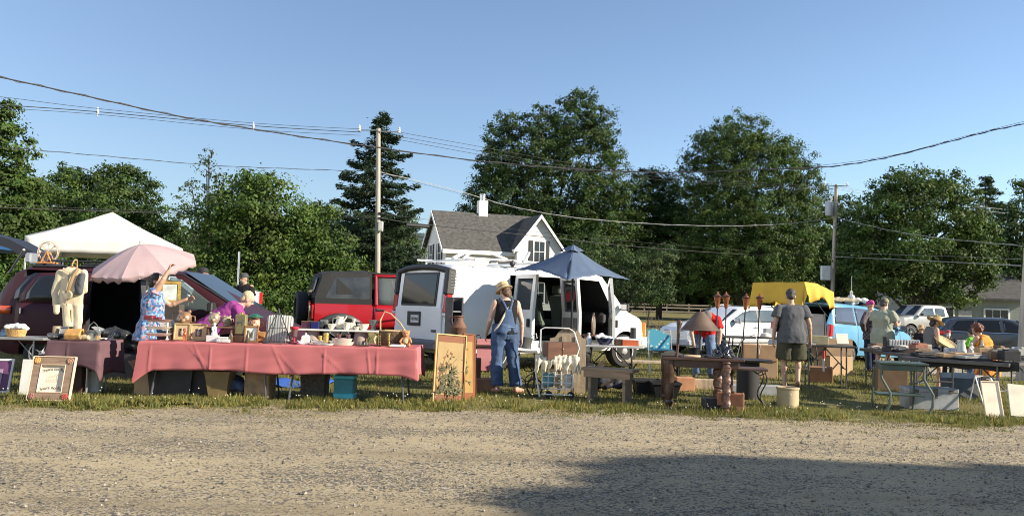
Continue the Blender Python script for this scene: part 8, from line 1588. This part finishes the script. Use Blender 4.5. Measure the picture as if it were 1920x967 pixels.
t=thing('wooden_box','orange brown dovetailed box lying on the gravel under the oak table','box',U(1369,10.75)+Vector((0,0,.07)),R(-14));m=MB();m.box((0,0,.10),(.34,.16,.16),.004);m.build('box',M('box_pine',(.28,.11,.05),.6,vary=.25),t);m=MB();m.box((.165,0,.10),(.02,.17,.17),.003);m.build('sunlit_end',M('pine_lit',(.50,.24,.12),.6,vary=.2),t);m=MB();m.tube([(-.2,0,.26),(.05,-.02,.19)],.018,6);m.build('handle',oakd,t);m=MB();m.box((.12,0,-.025),(.10,.16,.09),.004);one('wood_block',MATS['pine_lit'],'square pine block under the orange brown box','block',t.location,m,R(-14));m=MB();m.box((0,0,.08),(.26,.22,.16),.01);one('black_case',blackpl,'black case on the gravel beside the barley twist posts','case',U(1336,10.9),m)  # paler pine on the box's right end paints sunlight into its colour
carton('orange wooden crate in the grass under the oak table',U(1283,13.4),.30,.26,.22,0,MATS['pine_lit'],flaps=False);m=MB();m.box((0,0,.09),(1.0,.12,.18),.01);one('timber_plank',barn,'long pale timber lying in the grass behind the oak table','timber',U(1335,13.6),m);m=MB();m.box((0,0,.08),(.95,.25,.16),.01);one('grey_case',M('case_grey',(.26,.27,.27),.6),'long grey case in the grass behind the wire side table','case',U(1410,13.0),m)
# ---- wire side table, round tray, stump, cartons
t=thing('side_table','small brown side table with curled wrought iron legs','table',U(1394,11.55),R(-10));m=MB();m.box((0,0,.52),(.62,.42,.03),.006);m.build('table_top',M('side_top',(.09,.05,.038),.5,vary=.25),t)
for sx in (-1,1):
 for sy in (-1,1):m=MB();m.tube([(sx*(.27+.05*math.sin(u*6.28)-.05*u*(1-u)*4+.04*u),sy*.17,.50*(1-u)) for u in np.linspace(0,1,16)],.010,6);m.tube([(sx*.28,sy*.17,.48),(sx*.2,sy*.17,.44),(sx*.14,sy*.17,.49)],.008,6);m.build('leg',iron,t)
t=thing('tray_stand','round dark tray on a black stump behind the side table','tray stand',U(1402,12.4));m=MB();m.lathe([(.17,0),(.17,.56),(.001,.565)],(0,0,0),20);m.build('stump',M('stump_black',(.02,.018,.018),.8),t);m=MB();m.lathe([(.001,.57),(.27,.57),(.30,.60),(.295,.60),(.265,.585),(.001,.58)],(.06,0,0),30);m.build('tray',M('tray_grey',(.09,.085,.085),.35,.5),t)
carton('lower cardboard carton of the stack behind the round tray',U(1427,16.4),.56,.4,.34,R(-6),flaps=False);carton('upper printed cardboard carton of the stack behind the round tray',U(1423,16.4)+Vector((0,0,.345)),.66,.42,.32,R(-8),M('cardboard_warm',(.42,.26,.14),.85,vary=.15),flaps=False)
# ---- four garden torches
cop=M('copper_patina',(.34,.12,.055),.4,.6,vary=.4,scale=18)
def torch(label,px,tpy,bpx,Y):
 b=U(bpx,Y);tp_=at(px,tpy,Y);t=thing('garden_torch',label,'torch',b,group='copper garden torches');d=tp_-b;u_=d.normalized();m=MB();m.tube([(0,0,0),d-u_*.30],.011,6);m.build('stake',iron,t);m=MB();c=d-u_*.30;m.lathe([(.02,0),(.03,.02),(.035,.06),(.062,.20),(.068,.205),(.066,.215),(.03,.25),(.012,.265),(.012,.29),(.001,.295)],c,14,tuple(u_));m.build('torch_head',cop,t);m=MB();m.lathe([(.069,0),(.078,.006),(.078,.012),(.04,.03)],c+u_*.205,14,tuple(u_));m.build('lid',bronze,t)
torch('copper garden torch furthest left, beside the red shirt',1346,546,1341,14.0);torch('copper garden torch second from left above the estate car windscreen',1362,546,1358,14.0);torch('copper garden torch third from left over the estate car door',1400,549,1386,14.0);torch('copper garden torch furthest right, before the yellow tarp',1425,549,1417,14.2)
# ---- stoneware crock
t=thing('stoneware_crock','large tan stoneware crock at the edge of the gravel','crock',U(1477,11.45));m=MB();m.lathe([(.14,0),(.147,.01),(.15,.05),(.15,.245),(.158,.255),(.16,.275),(.152,.285),(.14,.28),(.138,.03),(.001,.02)],(0,0,0),32);m.build('vessel',M('stoneware',(.46,.37,.23),.35,vary=.14,scale=5,coat=.25),t);m=MB();m.ball((-.01,-.149,.19),(.012,.004,.008),8);m.build('stamp',M('stamp_white',(.7,.68,.6),.6),t)
# ---- tables behind the grey shirt man
folding_table('dark folding table behind the man in the grey shirt',(XZ(1450,16.9,.7),17.0,gz(6,17)),R(-4),2.1,.6,.80,darktop,iron);t=thing('bentwood_frame','thin bent metal hoop frame beside the white estate car','frame',U(1404,15.0));m=MB();m.tube([(-.18,0,0),(-.22,0,.5),(-.14,0,.82),(.1,0,.9),(.2,0,.7),(.14,0,.2),(.2,0,0)],.009,6);m.build('hoop',M('hoop_grey',(.3,.3,.3),.4,.6),t)
BT=Vector((XZ(1450,16.9,.7),17.0,gz(6,17)+.802));m=MB();m.lathe([(.11,0),(.12,.01),(.09,.07),(.001,.10)],(0,0,0),18);one('white_hat',M('hat_cream',(.55,.52,.45),.8),'upturned cream hat on the dark table beside the man in grey','hat',BT+Vector((XZ(1437,16.8,.8)-BT.x,-.15,0)),m)
m=MB();m.box((0,0,.27),(.62,.03,.54),.006,rot=(-.2,.04,0));m.box((.33,-.0,.27),(.02,.035,.56),.003,rot=(-.2,.04,0));one('slate_board',M('slate',(.085,.088,.09),.5,vary=.2),'grey slate board propped up at the open tailgate','board',BT+Vector((XZ(1524,16.9,.9)-BT.x,.1,-.02)),m);m=MB();m.box((0,0,.09),(.22,.2,.18),.006);m.box((.18,.02,.05),(.12,.1,.10),.01);one('paper_parcels',M('parcel_grey',(.40,.41,.42),.7,vary=.3),'pale parcels at the left of the dark table behind the man in grey','parcels',BT+Vector((XZ(1446,17.0,.8)-BT.x,.1,0)),m)
t=folding_table('small dark table with a red and white pole right of the man in grey',(XZ(1560,14.4,.7),14.7,gz(6,14.5)),R(-12),.95,.6,.76,darktop,legm,'s');T2=t.location+Vector((0,0,.765))
m=MB();m.box((-.10,0,.08),(.34,.26,.16),.006);one('tan_box',M('box_khaki',(.30,.27,.16),.7),'khaki box on the small dark table','box',T2+Vector((-.05,0,0)),m,R(-8));m=MB();m.box((0,0,.10),(.22,.03,.20),.004,rot=(-.35,0,0));one('open_book',M('page_cream',(.62,.58,.48),.75),'cream open book standing right of the khaki box','book',T2+Vector((.30,0,.01)),m);m=MB();m.box((0,0,.02),(.32,.16,.03),.004,rot=(0,.12,.1));m.tube([(-.25,-.1,.04),(.15,-.15,.05)],.015,6);one('hand_tools',M('tool_steel',(.32,.32,.31),.4,.6,vary=.4),'grey hand tools at the left of the small dark table','tools',T2+Vector((-.38,-.05,0)),m);m=MB();m.cone((0,0,.30),(0,0,.52),.018,.018,10);one('white_pole',M('pole_white2',(.62,.6,.55),.5),'white striped pole hanging from the small dark table','pole',T2+Vector((-.16,-.33,-.76)),m);m=MB();m.cone((0,0,.52),(0,0,.66),.022,.022,10);one('red_tool',M('red_plastic',(.5,.03,.03),.4),'bright red grip at the edge of the small dark table','handle',T2+Vector((-.16,-.33,-.76)),m)
carton('large brown carton with torn label right of the man in grey',U(1562,17.6),.62,.5,.42,R(20),cardb,flaps=False);carton('upper dark brown carton of the stack right of the man in grey',U(1560,17.6)+Vector((0,0,.425)),.66,.5,.36,R(14),M('cardboard_dark',(.20,.13,.075),.85,vary=.15),flaps=False);carton('open brown carton lying in the grass right of the man in grey',U(1538,15.6),.44,.36,.30,R(-20),M('cardboard_red',(.24,.12,.06),.85,vary=.2))
# ---- long dark stall running back at right
def long_table(label,p0,p1,d,h,tm=darktop):
 a=Vector(p0);b=Vector(p1);c=(a+b)/2;L=(b-a).length;return folding_table(label,c,math.atan2(b.y-a.y,b.x-a.x),L,d,h,tm,legm,'s',.05)
A0,A1=U(1612,14.7),U(1716,12.4);LT=long_table('long black table running back beside the sage shirt man',A0+Vector((.35,0,0)),A1+Vector((.35,0,0)),.7,.72)
B0,B1=U(1722,12.0),U(1935,10.9);LB=long_table('black draped table at the front right edge',B0+Vector((0,.3,0)),B1+Vector((0,.3,0)),.7,.72)
C0,C1=U(1690,15.6),U(1838,14.2);LC=long_table('dark table carrying the white enamel pitcher at right',C0,C1,.6,.72)
D0,D1=U(1838,13.4),U(1960,12.6);LD=long_table('cluttered dark table behind the front right edge',D0,D1,.7,.74)
def on(a,b,f,off,h):p=a.lerp(b,f);d=(b-a).normalized();return p+Vector((-d.y,d.x,0))*off+Vector((0,0,h-p.z+(a.z+b.z)/2+.003))
mixs=[M('goods_'+k,c,.6,vary=.35,scale=14) for k,c in dict(cream=(.52,.46,.33),grey=(.26,.26,.25),brown=(.14,.085,.05),black=(.02,.02,.022),tan=(.36,.24,.12),silver=(.42,.42,.41),rust=(.24,.09,.05),white=(.62,.61,.57)).items()]
A0_,A1_=A0+Vector((.35,0,0)),A1+Vector((.35,0,0));m=MB();rg=random.Random(61)
for k in range(11):m.box((-.24+.048*k,0,.11),(.03,.08,.16),.01,rot=(.1,rg.uniform(-.1,.1),0))
t=thing('record_rack','rack of silver and white tins along the back of the long black table','rack',on(A0_,A1_,.30,.16,.72),R(-4));m.build('tins',mixs[5],t);m=MB();m.box((0,.05,.02),(.6,.16,.04),.004);m.box((-.3,.05,.12),(.03,.15,.22),.004);m.build('rack',mixs[3],t)
for f,off,w,d_,h_,mt,lb in ((.12,-.12,.30,.2,.08,2,'low brown case at the far end of the long black table'),(.48,-.16,.34,.22,.07,3,'flat black case on the long black table'),(.60,.10,.22,.2,.14,6,'rust red box on the long black table'),(.82,-.1,.3,.26,.08,2,'brown wooden box near the front of the long black table'),(.58,.24,.16,.12,.12,0,'cream book standing on the long black table'),(.40,.02,.2,.18,.08,7,'white box in the middle of the long black table')):
 m=MB();m.box((0,0,h_/2),(w,d_,h_),.006);m.box((.01,-.01,h_+.012),(w*.8,d_*.8,.02),.004,rot=(0,0,.15));one('goods_box',mixs[mt],lb,'box',on(A0_,A1_,f,off,.72),m,rg.uniform(-.3,.3))
for k in range(6):
 f=.22+.09*k;m=MB();m.tube([(-.16,0,.03),(0,.02,.05),(.15,0,.03)],.016,6);m.ball((.16,0,.04),(.035,.03,.03),8);one('serving_tool',mixs[3] if k%2 else mixs[5],['dark iron tool lying furthest back on the long black table','silver tool lying beside the furthest iron tool','dark iron tool in front of the tin rack','silver tool in front of the tin rack','dark iron tool beside the rust red box','silver tool beside the rust red box'][k],'tool',on(A0_,A1_,f,-.22+.05*(k%3),.72),m,k*.5,group='metal tools on the long black table')
# goods at front right
B0_,B1_=B0+Vector((0,.3,0)),B1+Vector((0,.3,0));m=MB();m.grid(lambda u,v:tuple(B0_.lerp(B1_,u*.86+.02)+Vector((0,-.37-.01*math.sin(u*30),.735-.13*v-.012*math.sin(u*18)))),30,4);m.grid(lambda u,v:tuple(B0_.lerp(B1_,u*.86+.02)+Vector((0,-.37+.74*v,.735+.004*math.sin(u*18)))),30,6);one('black_cloth',M('cloth_black',(.018,.017,.017),.85,vary=.3),'rumpled black cloth over the front right table','tablecloth',(0,0,0),m,thick=.004)
for f,off,w,d_,h_,mt,lb in ((.50,.05,.62,.34,.05,4,'wide tan wooden panel lying on the black cloth'),(.66,-.02,.55,.25,.04,1,'grey weathered board stacked over the tan panel'),(.80,.12,.3,.25,.10,2,'brown tray of small items at the right of the black cloth'),(.93,.0,.22,.2,.14,3,'black box at the right end of the black cloth'),(.10,.16,.3,.2,.03,3,'black flat tray at the left of the black cloth')):
 m=MB();m.box((0,0,h_/2),(w,d_,h_),.008);m.box((w*.1,0,h_+.01),(w*.7,d_*.7,.018),.004,rot=(.0,0,.1));one('goods_box',mixs[mt],lb,'box',on(B0_,B1_,f,off,.742),m,rg.uniform(-.2,.2))
t=pot('enamel_pitcher','white enamel pitcher on the dark table behind the woven tray woman','pitcher',on(C0,C1,.80,-.05,.72),[(.085,0),(.09,.01),(.085,.06),(.06,.2),(.065,.25),(.055,.25),(.05,.2),(.001,.19)],M('enamel_grey_white',(.50,.50,.46),.3,vary=.2),[(.05,0,.2),(.10,0,.25)],[(-.06,0,.22),(-.12,0,.19),(-.10,0,.08),(-.08,0,.05)]);figurine('pinkish white bust figurine right of the enamel pitcher',on(C0,C1,.92,-.05,.72),.22,M('plaster_pink',(.52,.45,.40),.6));m=MB();m.lathe([(.03,0),(.035,.03),(.02,.1),(.03,.17),(.015,.22),(.02,.26),(.001,.26)],(0,0,0),14);one('candlestick',mixs[5],'tall silver candlestick at the right end of the pitcher table','candlestick',on(C0,C1,.985,.1,.72),m);m=MB();m.box((0,0,.05),(.16,.12,.1),.01);m.ball((.12,-.02,.04),.04);one('small_crockery',mixs[7],'small white crockery left of the enamel pitcher','crockery',on(C0,C1,.68,-.1,.72),m)
for f,off,mt,s_,lb in ((.12,-.1,4,1.,'tan basket tray on the cluttered dark table'),(.28,.05,2,1.1,'brown box on the cluttered dark table'),(.42,-.14,0,.8,'cream pad on the cluttered dark table'),(.55,.1,7,1.,'white papers on the cluttered dark table'),(.68,-.08,1,1.1,'grey tin on the cluttered dark table'),(.82,.06,3,1.2,'black tote on the cluttered dark table')):
 m=MB();m.box((0,0,.05*s_),(.24*s_,.2,.10*s_),.01);m.box((.03,.02,.11*s_),(.16*s_,.12,.03),.006,rot=(0,.1,.3));one('goods_box',mixs[mt],lb,'box',on(D0,D1,f,off,.742),m,rg.uniform(-.4,.4))
# ---- green typing table, steel trunk, panels, canvases
t=thing('typing_table','green metal typing table with bowed front legs','table',U(1688,11.4),R(-14));gm_=M('green_enamel',(.055,.080,.062),.45,vary=.2,scale=6);m=MB();m.box((.0,0,.665),(.62,.48,.03),.006);m.box((.0,0,.61),(.56,.42,.08),.006);m.build('table_top',gm_,t)
for x in (-.28,.26):
 m=MB();m.tube([(x,-.2,.60),(x,-.21,.46),(x+.05,-.24,.36),(x+.10,-.27,.26),(x+.09,-.27,.10),(x+.05,-.27,.02)],.018,8);m.ball((x+.03,-.27,.02),(.035,.02,.02),8);m.build('leg',gm_,t);m=MB();m.tube([(x-.02,.2,.62),(x-.05,.22,.0)],.015,8);m.build('leg',gm_,t)
m=MB();m.box((-.02,.0,.23),(.60,.36,.02),.004);m.build('lower_shelf',gm_,t)
t=thing('steel_trunk','galvanised steel trunk with rusty latch in the grass','trunk',U(1741,11.75),R(-6));gs=M('trunk_steel',(.36,.37,.37),.5,.35,vary=.35,scale=4);m=MB();m.box((0,0,.125),(.68,.36,.25),.008);m.build('box',gs,t);m=MB();m.box((0,0,.275),(.69,.37,.06),.008);m.build('lid',gs,t);m=MB();m.box((.02,-.187,.235),(.07,.012,.14),.004);m.build('latch',M('latch_rust',(.10,.085,.07),.7,vary=.4),t)
for x in (-.24,.24):m=MB();m.box((x,-.187,.265),(.075,.006,.045),.008);m.build('rust_patch',MATS['latch_rust'],t)
framed('cream framed panel leaning at the front right table leg',U(1866,10.85)+Vector((0,0,.0)),.24,.50,.30,M('panel_frame_tan',(.60,.48,.34),.6),M('panel_cream',(.70,.62,.48),.75),None,.018,R(-4),'leaning_picture');m=MB();m.box((0,0,.24),(.22,.02,.44),.003);one('painted_canvas',M('canvas_pale',(.64,.60,.48),.8,vary=.2,scale=4),'pale unframed canvas leaning at the lower right edge','canvas',U(1911,10.9),m,rot=(R(-18),R(4),R(-4)))
t=thing('leaning_painting','dark mountain landscape painting leaning under the right tables','painting',U(1801,13.2),R(-6),rx=R(-16));m=MB();m.box((0,0,.22),(.56,.03,.42),.004);m.build('canvas',M('painting_dark',(.06,.07,.075),.5,vary=.6,scale=4),t);m=MB();m.box((0,-.017,.385),(.55,.006,.09),.001);m.build('painted_sky',M('painting_sky',(.25,.30,.34),.6,vary=.2,scale=5),t);carton('cardboard carton under the long black table',U(1668,14.4),.5,.4,.4,R(-10),MATS['cardboard_dark'],flaps=False)
t=thing('step_stool','white metal step stool frame under the right tables','stool',U(1846,12.6));m=MB()
for x in (-.12,.12):m.tube([(x,-.18,.0),(x,.04,.42),(x,.2,0)],.012,6)
m.tube([(-.12,.04,.42),(.12,.04,.42)],.012,6);m.tube([(-.12,-.18,.01),(.12,-.18,.01)],.012,6);m.build('frame',wh,t)
# clump of dead stalks beside the estate car bonnet
m=MB();rg=random.Random(71)
for k in range(26):x,y=rg.uniform(-.5,.5),rg.uniform(-.2,.2);m.tube([(x,y,0),(x+rg.uniform(-.1,.1),y,.5),(x+rg.uniform(-.25,.25),y,rg.uniform(.7,1.15))],.008,4,r1=.003)
one('dead_stalks',M('stalk_brown',(.13,.085,.06),.9,vary=.3),'clump of dry brown stalks left of the estate car bonnet','plant',U(1240,26),m)
